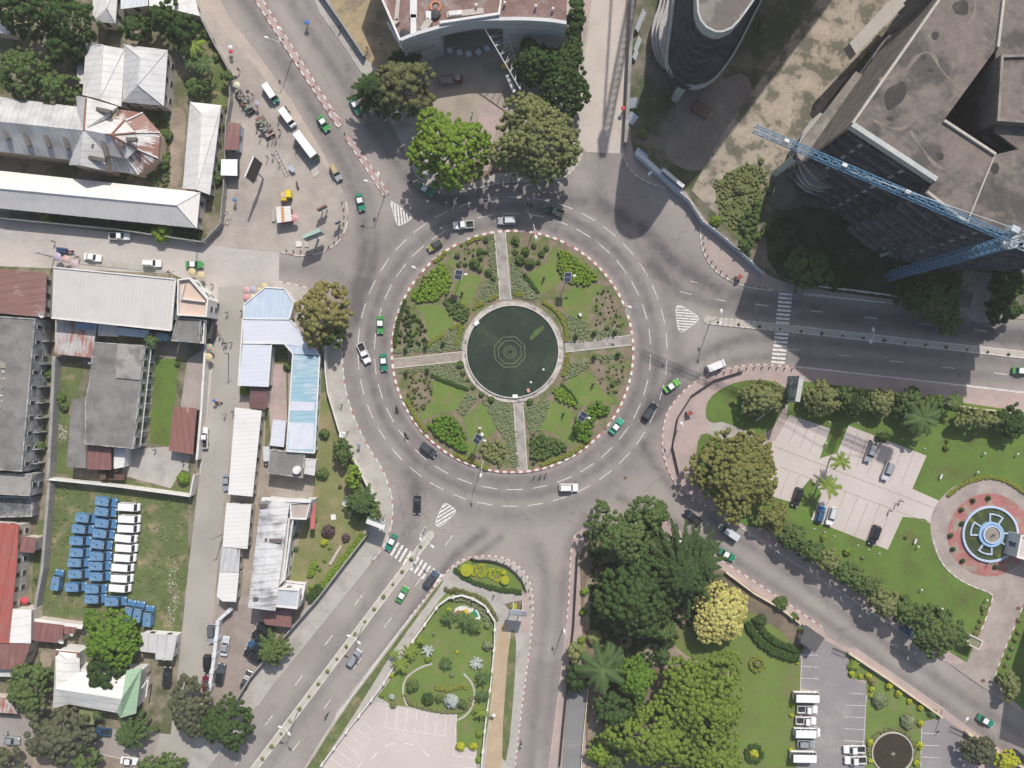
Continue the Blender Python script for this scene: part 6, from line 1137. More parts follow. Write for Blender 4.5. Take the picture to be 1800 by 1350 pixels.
hedge('yellow clipped hedge on top of the bean-shaped bed',[(765,1208),(790,1213),(808,1205),(822,1208)],.9,.5,'gold'); hedge('yellow-green hedge under the bean-shaped bed',[(713,1220),(722,1237),(760,1248),(800,1252),(822,1245),(828,1225)],.9,.5,'olive')
GL = 'hedge letters on the letter lawn'
def arc(cx,cy,rx,ry,a0,a1,n=14,rot=0): return [(cx+rx*math.cos(t)*math.cos(rot)-ry*math.sin(t)*math.sin(rot),cy+rx*math.cos(t)*math.sin(rot)+ry*math.sin(t)*math.cos(rot)) for t in np.linspace(a0,a1,n)]
for nm,pth in (('last O',arc(662,392,32,74,0,6.283,20,.08)),('G',arc(768,388,42,98,-2.6,2.6,18,.08)+[(728,400),(762,398)]),('N',[(905,352),(886,490),(850,350),(828,480)][::1]),('first O',arc(948,435,34,78,0,6.283,20,.1)),('C',arc(1040,465,46,92,-2.3,2.4,16,.12))):
 hedge('letter %s of the word CONGO clipped in low yellow-green hedge' % nm,crop(760,960,9,pth),.34,.35,'lemon',name='hedge_letter',sm=0,group=GL,cat='hedge letter')
for x,y,r_,l_ in ((540,382,95,'largest round yellow topiary left of the hedge letters'),(1150,540,66,'round yellow topiary at the right of the hedge letters'),(1133,418,36,'square yellow topiary above the round one'),(1287,958,48,'round yellow topiary behind the white billboard')):
 x,y = crop(760,960,9,[(x,y)])[0]; m_ = SP['lemon'][0]; rr = r_/9*S; rng = np.random.default_rng(int(x)); k_ = int(260*rr*rr*3)+60; a = rng.uniform(0,6.283,k_); q = np.sqrt(rng.uniform(0,1,k_))*rr; zz = np.where(rng.random(k_) < .65,1.1-.12*(q/rr)**4,rng.uniform(.1,1.05,k_)); q = np.where(zz < 1.0-.12,rr,q); P_ = np.stack([q*np.cos(a),q*np.sin(a),zz],1); N_ = np.stack([np.cos(a)*(zz < .95),np.sin(a)*(zz < .95),(zz >= .9)*2.0+.2],1)+rng.normal(0,.25,(k_,3))
 o = bpy.data.objects.new('topiary',leafmesh('topiary',P_,N_,.24,m_)); COL.objects.link(o); p = W(x,y,1); o.location = (p.x,p.y,.17); tag(o,l_,'topiary')
foliage('rubble_weeds','dark shrubbery undergrowth among the south-east trees',[(1035,960),(1150,930),(1280,1030),(1200,1110),(1150,1180),(1100,1320),(1060,1220),(1040,1100)],.8,'deep',lobe=.7,kind='stuff',cover=.45)
foliage('undergrowth','undergrowth between the church and the track',[(262,190),(298,195),(296,330),(240,312),(285,280),(285,230)],.6,'mid',lobe=.5,kind='stuff',cover=.4)
foliage('grass_tufts','tufts of grass on the vehicle lot',[(88,855),(332,880),(325,1010),(305,1105),(150,1080),(60,1070),(70,940)],.16,'olive',lobe=.3,kind='stuff',cover=.03)
# plants in the medians
GM = 'small plants in the road medians'
for i in range(18): t = i/17; bush('small plant in the eastern median strip',1262+t*620,565+t*69+1,2.2+(i*7 % 3)*.4,'mid',.9,GM,seed=i % 3)
for i in range(22): t = (i+.5)/22; bush('small plant in the south-west median strip',748-t*360,950+t*482,2.8+(i*5 % 3)*.7,'olive',.9,'small plants in the south-west median',seed=i % 3)
for i in range(7): t = i/7; bush('tiny plant in the north-west median strip',470+t*190,28+t*290,1.5,'dark',1,'tiny plants in the north-west median',seed=i % 3)
GE = 'small round bushes along the entrance drive'
for i,(x,y,r_) in enumerate(((1729,1068,6),(1728,1077,4),(1723,1091,4.5),(1719,1102,4.5),(1715,1113,4.5),(1791,1090,5),(1790,1111,5),(1785,1124,5),(1779,1139,5),(1774,1154,5),(1767,1169,4.5))): bush('small round bush on the %s side of the entrance drive' % ('left' if i < 5 else 'right'),x,y,r_,'olive',1,GE)
GF = 'small trees on the red fountain terrace'
for i,(x,y) in enumerate(((1670,896),(1690,896),(1691,920),(1675,918),(1671,941),(1675,965),(1692,986),(1750,996),(1710,880),(1737,875))): bush('dark potted bush on the red fountain terrace',x,y,4.6,'dark',1.6,GF) if i not in (0,3) else None
bush('young light green tree on the park lawn',1664,787,6,'bright',1.4); bush('lower light green sapling on the park lawn',1665,775,4,'bright',1.4); bush('bright shrub on the lawn below the car park',1490,970,8,'bright',1); bush('bright shrub by the blue car',1447,945,6,'bright',1); bush('small dark cypress on the lawn left of the fountain',1591,945,3,'dark',1.3); bush('small shrub south of the black car',1516,980,4,'olive',1); bush('small tree at the lawn corner near the drive',1689,1095,7,'mid',1)
hedge('long yellow hedge around the fountain drive',[(1666,872),(1685,856),(1705,845),(1735,838),(1765,843),(1785,855),(1810,872)],.8,.5,'gold')
# ================================================================ VEHICLES
M_tyre = mat('tyre',(.02,.02,.02),.9,.1); M_rim = mat('wheel_rim',(.4,.4,.41),.4,.1); M_glass = glass('car_glass',(.025,.032,.038)); M_plastic = mat('black_plastic',(.03,.03,.033),.6,.1)
M_head = mat('headlamp_glass',(.6,.6,.58),.2,.05); M_tail = mat('tail_lamp',(.4,.03,.02),.3,.05)
def rrect(x0,x1,w,r=.25,n=3,nose=0.0):
 pts = []
 for cx,cy,a0 in ((x1-r,w/2-r,0),(x0+r,w/2-r,90),(x0+r,-w/2+r,180),(x1-r,-w/2+r,270)):
  for i in range(n+1): a = math.radians(a0+90*i/n); pts.append((cx+r*math.cos(a),cy+r*math.sin(a)))
 return [(x-(nose*(y/(w/2))**2 if x > 0 else 0),y) for x,y in pts]
def loft(b,secs,m=0,cap=0):
 """secs = list of (polygon, z); closed body"""
 n = len(secs[0][0]); vs = [(x,y,z) for P,z in secs for x,y in P]
 b.add(vs,[tuple(range(n))[::-1]]+[(k*n+i,k*n+(i+1) % n,(k+1)*n+(i+1) % n,(k+1)*n+i) for k in range(len(secs)-1) for i in range(n)],m)
 b.add(vs[-n:],[tuple(range(n))],m if cap == 0 else cap); return b
VP = {}
def vehicle_parts(kind,L,Wd,body,roof):
 key = (kind,L,Wd,body.name,roof.name)
 if key in VP: return VP[key]
 parts = []; hl = L/2; add = lambda nm,b,m,par=None,sm=False: (parts.append((nm,b.mesh(nm,m,smooth=sm),par)),len(parts)-1)[1]
 ht = dict(sedan=1.42,suv=1.72,hatch=1.5,van=2.0,bus=2.75,pickup=1.72,jeep=2.05,truck=2.3)[kind]; belt = dict(sedan=.9,suv=1.08,hatch=.95,van=1.15,bus=1.3,pickup=1.05,jeep=1.2,truck=1.2)[kind]
 # greenhouse: bottom and top x extents
 gx = dict(sedan=((-hl*.74,hl*.44),(-hl*.42,hl*.12)),suv=((-hl*.95,hl*.45),(-hl*.84,hl*.2)),hatch=((-hl*.92,hl*.48),(-hl*.74,hl*.16)),van=((-hl*.98,hl*.78),(-hl*.95,hl*.56)),bus=((-hl*.98,hl*.95),(-hl*.96,hl*.84)),pickup=((-hl*.2,hl*.5),(-hl*.14,hl*.24)),jeep=((-hl*.97,hl*.52),(-hl*.95,hl*.36)),truck=((hl*.3,hl*.94),(hl*.34,hl*.8)))[kind]
 b = MB(); hood = belt-.08 if kind not in ('van','bus','truck') else belt
 loft(b,[(rrect(-hl+.05,hl-.08,Wd-.12,.22,nose=.12),.28),(rrect(-hl,hl,Wd,.28,nose=.16),.5),(rrect(-hl+.02,hl-.04,Wd-.02,.3,nose=.18),belt-.18),(rrect(-hl+.1,hl-.2,Wd-.16,.3,nose=.16),hood)])
 if kind == 'pickup':
  b = MB(); loft(b,[(rrect(-hl*.22,hl-.08,Wd-.12,.2,nose=.12),.28),(rrect(-hl*.22,hl,Wd,.25,nose=.16),.5),(rrect(-hl*.22,hl-.04,Wd-.02,.25,nose=.18),belt-.18),(rrect(-hl*.2,hl-.2,Wd-.16,.25,nose=.16),hood)])
 if kind == 'truck':
  b = MB(); loft(b,[(rrect(hl*.26,hl,Wd-.1,.15),.45),(rrect(hl*.26,hl,Wd-.05,.15),belt)])
 bi = add('body',b,body,sm=False)
 (a0,a1),(t0,t1) = gx; W0,W1 = Wd-.16,Wd-.46 if kind in ('sedan','hatch') else Wd-.32
 if kind in ('bus','van','jeep'): W1 = Wd-.2
 b = MB(); zr = ht-.06; lo,hi = [(a0,-W0/2),(a1,-W0/2),(a1,W0/2),(a0,W0/2)],[(t0,-W1/2),(t1,-W1/2),(t1,W1/2),(t0,W1/2)]
 # solid cabin shell, glass panels set proud of it
 loft(b,[(lo,belt-.15),(hi,zr)]); ci = add('cabin',b,body)
 rf = MB(); loft(rf,[(rrect(t0-.04,t1+.04,W1+.06,.14),zr-.02),(rrect(t0+.02,t1-.02,W1-.06,.12),ht)]); add('roof',rf,roof)
 def pane(nm,q,m=M_glass):
  # q: four 3D corners, pushed outwards 15 mm and given thickness
  p = [Vector(v) for v in q]; n = (p[1]-p[0]).cross(p[3]-p[0]).normalized(); g = MB(); o = [v+n*.018 for v in p]; c = sum(p,Vector())/4; o = [c+(v-c)*.9+n*.018 for v in p]; i = [v-n*.03 for v in o]
  g.add(o+i,[(0,1,2,3),(4,5,1,0),(5,6,2,1),(6,7,3,2),(7,4,0,3)]); add(nm,g,m)
 zl = belt-.02; f = lambda x0_,x1_,w0_,w1_,z: None
 def lerpx(z,u0,u1): t = (z-(belt-.15))/(zr-(belt-.15)); return u0+(u1-u0)*t
 zt = zr-.05
 def P3(side,z): x = lerpx(z,a1,t1) if side == 'f' else lerpx(z,a0,t0); w = lerpx(z,W0,W1)/2; return x,w
 xf,wf = P3('f',zl); xt,wt = P3('f',zt); pane('windscreen',[(xf,-wf,zl),(xf,wf,zl),(xt,wt,zt),(xt,-wt,zt)])
 if kind != 'jeep': xf,wf = P3('r',zl); xt,wt = P3('r',zt); pane('rear_window',[(xf,wf,zl),(xf,-wf,zl),(xt,-wt,zt),(xt,wt,zt)])
 nside = dict(sedan=2,suv=3,hatch=2,van=4,bus=7,pickup=2,jeep=1,truck=1)[kind]
 xa,wa = P3('r',zl); xb,_ = P3('f',zl); xc,wc = P3('r',zt); xd,_ = P3('f',zt)
 if kind == 'jeep': xa,xc = a1-1.15,t1-1.0
 for i in range(nside):
  u,v = i/nside,(i+1)/nside
  for s in (-1,1):
   q = [(xa+(xb-xa)*u,s*wa,zl),(xa+(xb-xa)*v,s*wa,zl),(xc+(xd-xc)*v,s*wc,zt),(xc+(xd-xc)*u,s*wc,zt)]; pane('side_window',q if s < 0 else [q[1],q[0],q[3],q[2]])
 wr = .33 if kind not in ('bus','truck','jeep') else .42
 for x in (-hl*.62,hl*.62):
  for s in (-1,1):
   g = MB(); y = s*(Wd/2-.13); g.tube((x,y-.12,wr),(x,y+.12,wr),wr,n=14); wi = add('wheel',g,M_tyre); g = MB(); g.tube((x,y+s*.1,wr),(x,y+s*.135,wr),wr*.55,n=10); add('rim',g,M_rim,wi)
 for s in (-1,1):
  g = MB(); g.box((hl-.2,s*(Wd/2-.33),belt-.34 if kind != 'bus' else .7),(.3,.36,.2)); add('headlight',g,M_head)
  if kind not in ('truck','pickup'): g = MB(); g.box((-hl+.06,s*(Wd/2-.25),belt-.42),(.14,.28,.22)); add('tail_light',g,M_tail)
  g = MB(); g.box((a1-.25 if kind != 'bus' else a1,s*(Wd/2+.07),belt-.02),(.16,.2,.16)); add('mirror',g,body if kind not in ('van','jeep') else M_plastic)
 if kind == 'pickup':
  g = MB(); O = [(-hl,-Wd/2+.04),(-hl*.22,-Wd/2+.04),(-hl*.22,Wd/2-.04),(-hl,Wd/2-.04)]; g.ring(O,[(v.x,v.y) for v in inset(O,.1)],.45,belt-.02); g.prism(O,.4,.5); bd = add('cargo_bed',g,body)
  g = MB(); g.prism(inset(O,.12),.5,.56); add('bed_liner',g,M_plastic,bd)
 if kind == 'jeep':
  g = MB(); g.box((hl*.3,0,ht-.02),(.14,Wd-.25,.06)); add('cab_gap',g,M_dark); g = MB(); g.lathe((-hl*.32,0,ht),[(.17,0),(.17,.1),(.01,.12)],12); add('roof_vent',g,M_plastic)
  g = MB(); g.box((-hl*.66,.25,ht),(.5,.1,.03)); add('roof_hinge',g,M_plastic)
  for s in (-1,1): g = MB(); g.box((hl*.34,s*.35,ht+.02),(.16,.2,.1)); add('beacon',g,M_head)
 if kind == 'truck':
  g = MB(); O = [(-hl,-Wd/2),(hl*.2,-Wd/2),(hl*.2,Wd/2),(-hl,Wd/2)]; g.ring(O,[(v.x,v.y) for v in inset(O,.1)],.95,1.55); g.prism(inset(O,.02),.85,.96); add('cargo_bed',g,roof)
  g = MB(); g.box((0,0,.5),(L-.4,.8,.35)); add('chassis',g,M_plastic)
 if kind == 'suv':
  for s in (-1,1): g = MB(); g.box(((t0+t1)/2,s*(W1/2-.12),ht),(t1-t0-.3,.05,.06)); add('roof_rail',g,M_plastic)
 VP[key] = parts; return parts
def place(kind,label,x,y,dx,dy,body,roof=None,L=4.5,Wd=1.8,cat='car',name='car',group=None,z=.0,hvis=None):
 roof = roof or body; h = dict(sedan=1,suv=1.2,hatch=1,van=1.5,bus=2,pickup=1.1,jeep=1.5,truck=1.2)[kind] if hvis is None else hvis
 p = W(x,y,h); r = thing(name,label,cat,(p.x,p.y,z),math.atan2(-dy,dx),group); obs = []
 for nm,me,par in vehicle_parts(kind,L,Wd,body,roof):
  o = bpy.data.objects.new(nm,me); COL.objects.link(o); o.parent = obs[par] if par is not None else r; obs.append(o)
 return r
cW = paint('white_car_paint',(.72,.72,.71)); cG = paint('green_car_paint',(.055,.27,.075)); cT = paint('teal_car_paint',(.02,.20,.125)); cL = paint('light_green_car_paint',(.14,.40,.08)); cK = paint('black_car_paint',(.018,.02,.025),.2)
cS = paint('silver_car_paint',(.36,.38,.40),.3,.3); cD = paint('dark_grey_car_paint',(.07,.08,.09),.25,.2); cB = paint('blue_van_paint',(.065,.18,.34),.4); cBr = mat('faded_blue_roof',(.12,.235,.38),.6,.14,.6,3,col2=(.14,.25,.38)); cR = paint('dark_red_car_paint',(.13,.02,.03)); cO = paint('olive_gold_car_paint',(.26,.25,.06)); cDG = paint('dark_green_car_paint',(.02,.06,.05)); cBl = paint('dark_blue_car_paint',(.03,.09,.18)); cRd = paint('rusty_red_truck_paint',(.22,.05,.04),.6)
GTX = 'green and white taxis'
def taxi(label,x,y,dx,dy,m=cT,z=0): place('sedan',label,x,y,dx,dy,m,cW,4.4,1.74,'taxi','taxi',GTX,z)
taxi('bright green and white taxi heading for the roundabout on the north-west road',568,216,.53,.85,cG); taxi('teal and white taxi beside the spiky conifer',625,186,.5,.87); taxi('dark green and white taxi entering the roundabout past the plaza',633,355,.25,.97,cT)
taxi('teal taxi half hidden under the bright green tree',748,333,.85,.5); taxi('green and white taxi circling west of the island, upper of two',668,571,.02,1,cG); taxi('dark teal and white taxi circling west of the island, lower of two',674,637,.1,1)
taxi('teal and white taxi on the south-west zebra crossing',687,954,-.47,.88); taxi('bright green and white taxi driving up the south-west road',707,1045,.5,-.87,cG); taxi('teal-nosed white taxi circling at the lower right of the island',1084,749,.62,-.78,paint('mint_car_paint',(.05,.33,.22))); taxi('lime and white taxi leaving towards the eastern road',1181.5,678,.82,-.57,cL)
taxi('green and white taxi at the far right of the eastern road',1797,652,1,.08,cG); taxi('teal and white taxi leaving on the south-east road under the trees',1279,976,.87,.5,cT); taxi('teal and white taxi near the lower right corner',1734,1268,.86,.5); taxi('green-nosed taxi parked beside the yellow umbrellas',341,464.5,1,0,cG,.02)
place('van','white minibus with green nose, first in the line on the plaza edge',475,163,.55,.83,cT,cW,5.2,1.85,'minibus','minibus',z=.06); place('van','white minibus with two people at its doors, second in the plaza line',504.5,206,.6,.8,cW,cW,5.2,1.85,'minibus','minibus',z=.06)
place('bus','long white bus with green trim on the plaza edge',538,256,.6,.8,paint('bus_green_trim',(.10,.22,.13)),cW,8.0,2.15,'bus','bus',z=.04); place('suv','silver car with a wooden load on its roof rack beside the plaza',590,302,.45,.89,cS,mat('wooden_load',(.42,.33,.20),.9,.2,1,6),4.4,1.8)
place('pickup','white double-cab pickup driving round the top of the island',814,395,-1,.08,cW,cW,5.2,1.85,'pickup','pickup'); place('suv','silver four-wheel drive at the top of the island',891,387.5,-1,.02,cS,paint('pearl_roof',(.55,.57,.6)),4.6,1.85); place('pickup','dark green pickup in the tree shadow at the top of the roundabout',974,371,-.94,-.3,cDG,cDG,4.9,1.85,'pickup','pickup')
place('hatch','olive-gold small car at the upper left of the island',764,431,-.86,.52,cO,cD,3.9,1.75); place('pickup','white double-cab pickup west of the island with a sandy bed',639.5,621,.4,.92,cW,cW,5.3,1.85,'pickup','pickup')
place('suv','dark grey four-wheel drive at the lower left of the island',753.5,791,.78,.62,cD,cD,4.6,1.85); place('sedan','black car leaving towards the south-west road',733,888,-.03,1,cK,cK,4.5,1.8); place('suv','dark blue-grey four-wheel drive waiting at the right-hand zebra crossing',757.5,1018,.6,-.8,paint('slate_car_paint',(.07,.10,.14),.25),cD,4.8,1.85)
place('suv','silver four-wheel drive with a sunroof on the south-west road',622,1157,.58,-.81,cS,cS,4.8,1.85); place('suv','white four-wheel drive at the bottom of the roundabout',1000,857.5,1,0,cW,cW,4.8,1.9); place('suv','black four-wheel drive with roof rails at the right of the island',1143,723,.57,-.82,cK,cD,4.7,1.85)
place('van','white van turning into the eastern road by the pink pavement',1260,643,.92,-.38,cW,cW,4.8,1.85,'van','van'); place('pickup','black pickup coming out of the south-east road in the shade',1218,909,-.78,-.62,cK,cK,5.0,1.85,'pickup','pickup'); place('van','teal and white minibus coming up the south-east road',1283.5,937,-.83,-.56,cT,paint('pale_roof',(.52,.55,.56)),5.1,1.85,'minibus','minibus')
place('sedan','dark car cut by the right edge at the bottom',1795,1332,.8,.6,cK,cK); place('sedan','dark car almost hidden under the large verge tree',1598,1110,.8,.55,cBl,cBl,4.3)
place('suv','silver estate car in the upper parking row beside the grey tree',1531,796,-.36,.93,cS,cS,4.9,1.8,z=.17); place('suv','silver estate car with roof bars, right of the other silver one',1561,829,-.36,.93,paint('light_silver',(.48,.51,.54)),cS,4.7,1.8,z=.17)
place('suv','black car parked on the left side of the eastern car park',1402,874,-.3,.95,cK,cK,4.8,1.85,z=.17); place('hatch','blue small car parked next to a white one',1442.5,904,.28,-.96,paint('mid_blue_car_paint',(.04,.13,.28)),cBl,4.4,1.75,z=.17); place('suv','white car parked next to the blue small car',1462,908,-.3,.95,cW,paint('pale_roof',(.5,.5,.5)),4.6,1.8,z=.17); place('suv','black car parked alone at the bottom of the eastern car park',1538,941,-.33,.94,cK,cK,5,1.9,z=.17)
GV = 'vehicles parked in the south-east bays'
for kind,l_,x,y,d,m,L,w_ in (('bus','topmost white minibus in the parking row, with windows along its side',1419,1226,1,cW,6.2,2.0),('pickup','white pickup with a loaded bed below the topmost minibus',1420,1247.5,1,cW,5.1,1.85),('pickup','white pickup with an empty dark bed, third in the parking row',1417.5,1267.5,1,cW,5.1,1.85),('van','white minibus with a roof air unit in the middle of the parking row',1420,1289,1,cW,6.6,2.05),('hatch','grey hatchback between two white minibuses',1417,1308,1,cS,4.3,1.7),('bus','lowest white minibus in the parking row',1414,1331,1,cW,6.2,2.0),('pickup','upper white pickup parked left of the dark pond',1502,1318,-1,cW,5.4,1.85),('pickup','lower white pickup with a covered bed left of the dark pond',1504,1337,-1,cW,5.4,1.85)):
 place(kind,l_,x,y,d,.02,m,m,L,w_,'minibus' if kind in ('bus','van') else ('car' if kind == 'hatch' else 'pickup'),'minibus' if kind in ('bus','van') else ('car' if kind == 'hatch' else 'pickup'),GV,.16)
place('pickup','white pickup with a brown bed in the shade of the long roof',209,414.5,1,.03,cW,cW,5.2,1.8,'pickup','pickup',z=.02); place('sedan','white saloon car near the pink and lilac umbrellas',162,452,1,.15,cW,cW,4.4,1.75,z=.02); place('suv','white car in the middle of the west road',266,462,1,.06,cW,cW,4.7,1.8,z=.02)
place('pickup','white pickup parked along the writing-covered street wall',358,769.5,0,-1,cW,cW,5.2,1.85,'pickup','pickup',z=.13); place('sedan','silver car half under the longest white street roof',397,848,.02,1,cS,cS,4.4,1.75,z=.03); place('truck','old rusty red truck parked behind the black-roofed house',198,836,-1,-.02,cRd,mat('brown_cargo',(.12,.075,.06),.9,.2,1,4),6.0,2.0,'truck','truck',z=.15)
place('suv','grey-silver four-wheel drive parked outside the slatted wall',371,1115,.03,1,cS,paint('dark_roof',(.10,.11,.12)),4.9,1.8,z=.03); place('sedan','pale silver saloon parked inside the slatted wall',395,1136,.15,-.98,paint('light_silver',(.5,.5,.5)),cS,5.0,1.8,z=.16); place('suv','black and red car parked outside the slatted wall',363.5,1168,0,1,cK,cK,4.6,1.8,z=.03); place('sedan','dark red car parked below the black and red one',361,1203,0,-1,cR,cR,4.4,1.7,z=.03)
place('suv','black four-wheel drive just inside the slatted wall',387,1185,.15,-.98,cD,cK,5.2,1.95,z=.16); place('sedan','shiny dark grey car beside the sloping dark wall',433,1195,.4,-.92,cD,cD,4.9,1.85,z=.16); place('suv','black car parked beside the villa',293.5,1190,.05,-1,cK,cK,4.9,1.9,z=.15)
for i,(x,y,w_) in enumerate(((466,1106,'uppermost'),(457,1121,'second'),(450,1138,'third'),(443,1153,'lowest'))): place('suv',w_+' of four black cars behind the bushy tree',x,y,-.85,-.5 if i else -.3,cK if i != 2 else cBl,cK,4.7,1.85,group='black cars behind the bushy tree',z=.16)
place('sedan','silver car with open doors in the lower left corner',18,1303,1,.1,cS,cS,4.3,1.75); place('pickup','dark blue pickup below the mossy roof',176,1287,-1,-.1,cBl,cBl,4.9,1.8,'pickup','pickup'); place('sedan','white car at the bottom edge beside the leafy tree',226,1339,1,.1,cW,cW,4.4,1.75)
place('truck','small rusty red truck on the museum forecourt',794,139,1,-.03,cRd,mat('pale_cargo',(.30,.26,.25),.9,.1),5.4,1.9,'truck','truck',z=.15); place('van','pale grey van standing left of the black flat roof',470,801,.05,1,cS,paint('pale_roof',(.5,.5,.5)),4.7,1.8,'van','van',z=.15)
# rows of parked vehicles in the grassy lot
GB,GW = 'blue vans parked in rows in the lot','white vans parked in a column in the lot'
blue = [(685,120,10),(680,215,8),(683,325,8),(662,422,8),(640,525,8),(634,635,2),(625,727,2),(627,827,2),(588,945,2),(585,1040,1),(775,1065,1),(495,275,8),(463,378,6),(440,490,4),(440,600,3),(422,695,3),(430,803,1),(398,928,1)]
nm = ['right column, topmost','right column, second from the top','right column, third from the top','right column, fourth from the top','right column, fifth from the top','right column, sixth from the top','right column, seventh from the top','right column, eighth from the top','right column, ninth from the top','tenth and lowest of the right column','standing alone just above the round tree','left column, topmost','left column, second from the top','left column, third from the top','left column, fourth from the top','left column, fifth from the top','left column, sixth from the top','left column, lowest']
for (x,y,a),n_ in zip(blue,nm): place('jeep','blue police-style van in the lot, '+n_,60+x/5.4,860+y/5.4,math.cos(R(a)),math.sin(R(a)),cB,cBr,4.95,2.15,'van','blue_van',GB,.15)
for x,y,a,n_ in ((218,862,-80,'blue van standing apart at the left of the lot'),(905,1150,-78,'first upright blue van, half under the tree'),(993,1165,-80,'second upright blue van, half under the tree'),(1085,1205,-84,'third upright blue van, clear of the tree')): place('jeep',n_,60+x/5.4,860+y/5.4,math.cos(R(a)),math.sin(R(a)),cB,cBr,4.95,2.15,'van','blue_van',GB,.15)
for i,(x,y,a) in enumerate(((900,170,4),(905,282,3),(897,372,3),(873,465,6),(877,557,4),(863,650,4),(840,743,4),(835,845,3),(815,937,4))): place('van','white van in the lot column, %s from the top' % ['first','second','third','fourth','fifth','sixth','seventh','eighth','ninth and last'][i],60+x/5.4,860+y/5.4,math.cos(R(a)),math.sin(R(a)),cW,cW,5.1,1.95,'van','white_van',GW,.15)
# derelict trucks and carts on the plaza
def wreck(label,pts_,m1,seed,n=26):
 P = WL(pts_,1.4); c = centre(P); c.z = .06; o = thing('wrecked_truck',label,'truck',c); a,b_,c2_,d_ = P; random.seed(seed)
 g = MB(); g.prism([tuple(v[:2]) for v in P],.75,1.0); g.build('flatbed',m1,o); g = MB(); g.prism(inset(P,.35),.35,.75); g.build('chassis',M_plastic,o)
 u = (b_-a); v = (d_-a); 
 ld = MB()
 for i in range(n):
  s,t = random.random()*.9+.05,random.random()*.84+.08; q = a+u*s+v*t; ld.box((q.x,q.y,1.0),(random.uniform(.3,1.1),random.uniform(.2,.7),random.uniform(.15,.7)),random.random()*3,random.randrange(3))
 ld.build('scrap_load',[mat('scrap_rust',(.20,.10,.07),.9,.3,2,6),mat('scrap_grey',(.20,.20,.20),.8,.3,2,6),mat('scrap_green',(.20,.24,.19),.8,.3,2,6)],o)
 for e0,e1 in ((a,b_),(d_,c2_)):
  for t in (.18,.8): q = e0.lerp(e1,t); g = MB(); s_ = v.normalized()*(.15 if e0 is a else -.15); g.tube((q.x,q.y,.48),(q.x+s_.x,q.y+s_.y,.48),.45,n=12); g.build('wheel',M_tyre,o)
wreck('dark wrecked truck with engine scrap beside the pale yellow umbrella',[(411,163),(421,156),(446,192),(436,199)],mat('charred_steel',(.09,.09,.095),.8,.3,2,5),1); wreck('rusty wrecked trailer piled with scrap on the plaza',[(447,208),(460,198),(482,233),(468,241)],rustA,2,34)
M_yel = mat('yellow_paint',(.55,.38,.04),.6,.12,1,4)
o = thing('food_cart','small yellow cart north of the white market stall','cart',W(502,344)+Vector((0,0,.06)))
for nm_,x,y,sx,sy,z0_,h_,m in (('box',499,345,1.3,2.1,.5,1.3,M_yel),('lid',508,341,1.1,1.7,.5,1.5,mat('bright_yellow_lid',(.65,.52,.03),.5,.05)),('counter',498.5,343,1.0,1.4,1.8,.06,mat('peach_board',(.55,.38,.26),.8,.1))): p = W(x,y,1.5); MB().box((p.x,p.y,z0_),(sx,sy,h_),.03).build(nm_,m,o)
for x,y in ((495.5,350),(511,350)): p = W(x,y,.4); MB().tube((p.x-.06,p.y,.42),(p.x+.06,p.y,.42),.36,n=12).build('wheel',M_tyre,o)
o = thing('market_stall','white ribbed-roof market stall with an orange stripe on the plaza','stall',W(498,377)+Vector((0,0,.06))); P = WL([(485,364),(510,362),(513,388),(487,392)],2.6)
MB().prism(inset(P,.25),.1,2.3).build('body',mat('stall_red',(.30,.08,.08),.7,.1),o); g = MB(); slab(g,[P[0],P[1],P[2],P[3]]); g.build('roof',corr('stall_roof',(.66,.64,.60),R(5),(.5,.48,.46),(.5,.7),.7,.06,lines=.3),o); q = WL([(493,364),(499,364),(500,389),(495,390)],2.7); MB().prism(q,2.61,2.64).build('stripe',mat('orange_stripe',(.50,.26,.12),.8,.1),o)
o = thing('bench','wooden bench on the left of the white market stall','bench',W(481,379)+Vector((0,0,.06))); p = W(481,379,.5)
for s in (-1,0,1): MB().box((p.x+s*.28,p.y,.48),(.2,2.9,.05)).build('seat',M_stone,o)
for s in (-1.2,1.2): MB().box((p.x,p.y+s,.06),(.7,.1,.42)).build('leg',M_dark,o)
# tricycle loaded with barrels, motorcycles
def motorbike(label,x,y,dx,dy,rider=True,m=cK,shirt=(.05,.05,.06),z=0.0,cat='motorcycle'):
 p = W(x,y,.5); r = thing('motorcycle',label,cat,(p.x,p.y,z),math.atan2(-dy,dx)); L0 = LOC[r.name]; LOC[r.name] = (0,0,0)
 for wx in (-.68,.68): MB().tube((wx,-.06,.31),(wx,.06,.31),.31,n=12).build('wheel',M_tyre,r)
 b = MB(); b.tube((-.66,0,.35),(-.1,0,.62),.07,.1); b.tube((-.1,0,.62),(.45,0,.75),.12,.1,8); b.tube((.5,0,.95),(.68,0,.33),.05); b.build('frame',m,r)
 MB().box((-.35,0,.72),(.75,.26,.12)).build('seat',M_plastic,r); MB().tube((.42,-.36,1.0),(.42,.36,1.0),.03).build('handlebar',M_plastic,r); MB().lathe((.1,0,.7),[(.01,.25),(.16,.2),(.2,.1),(.14,0)],10).build('fuel_tank',m,r)
 LOC[r.name] = L0; return r
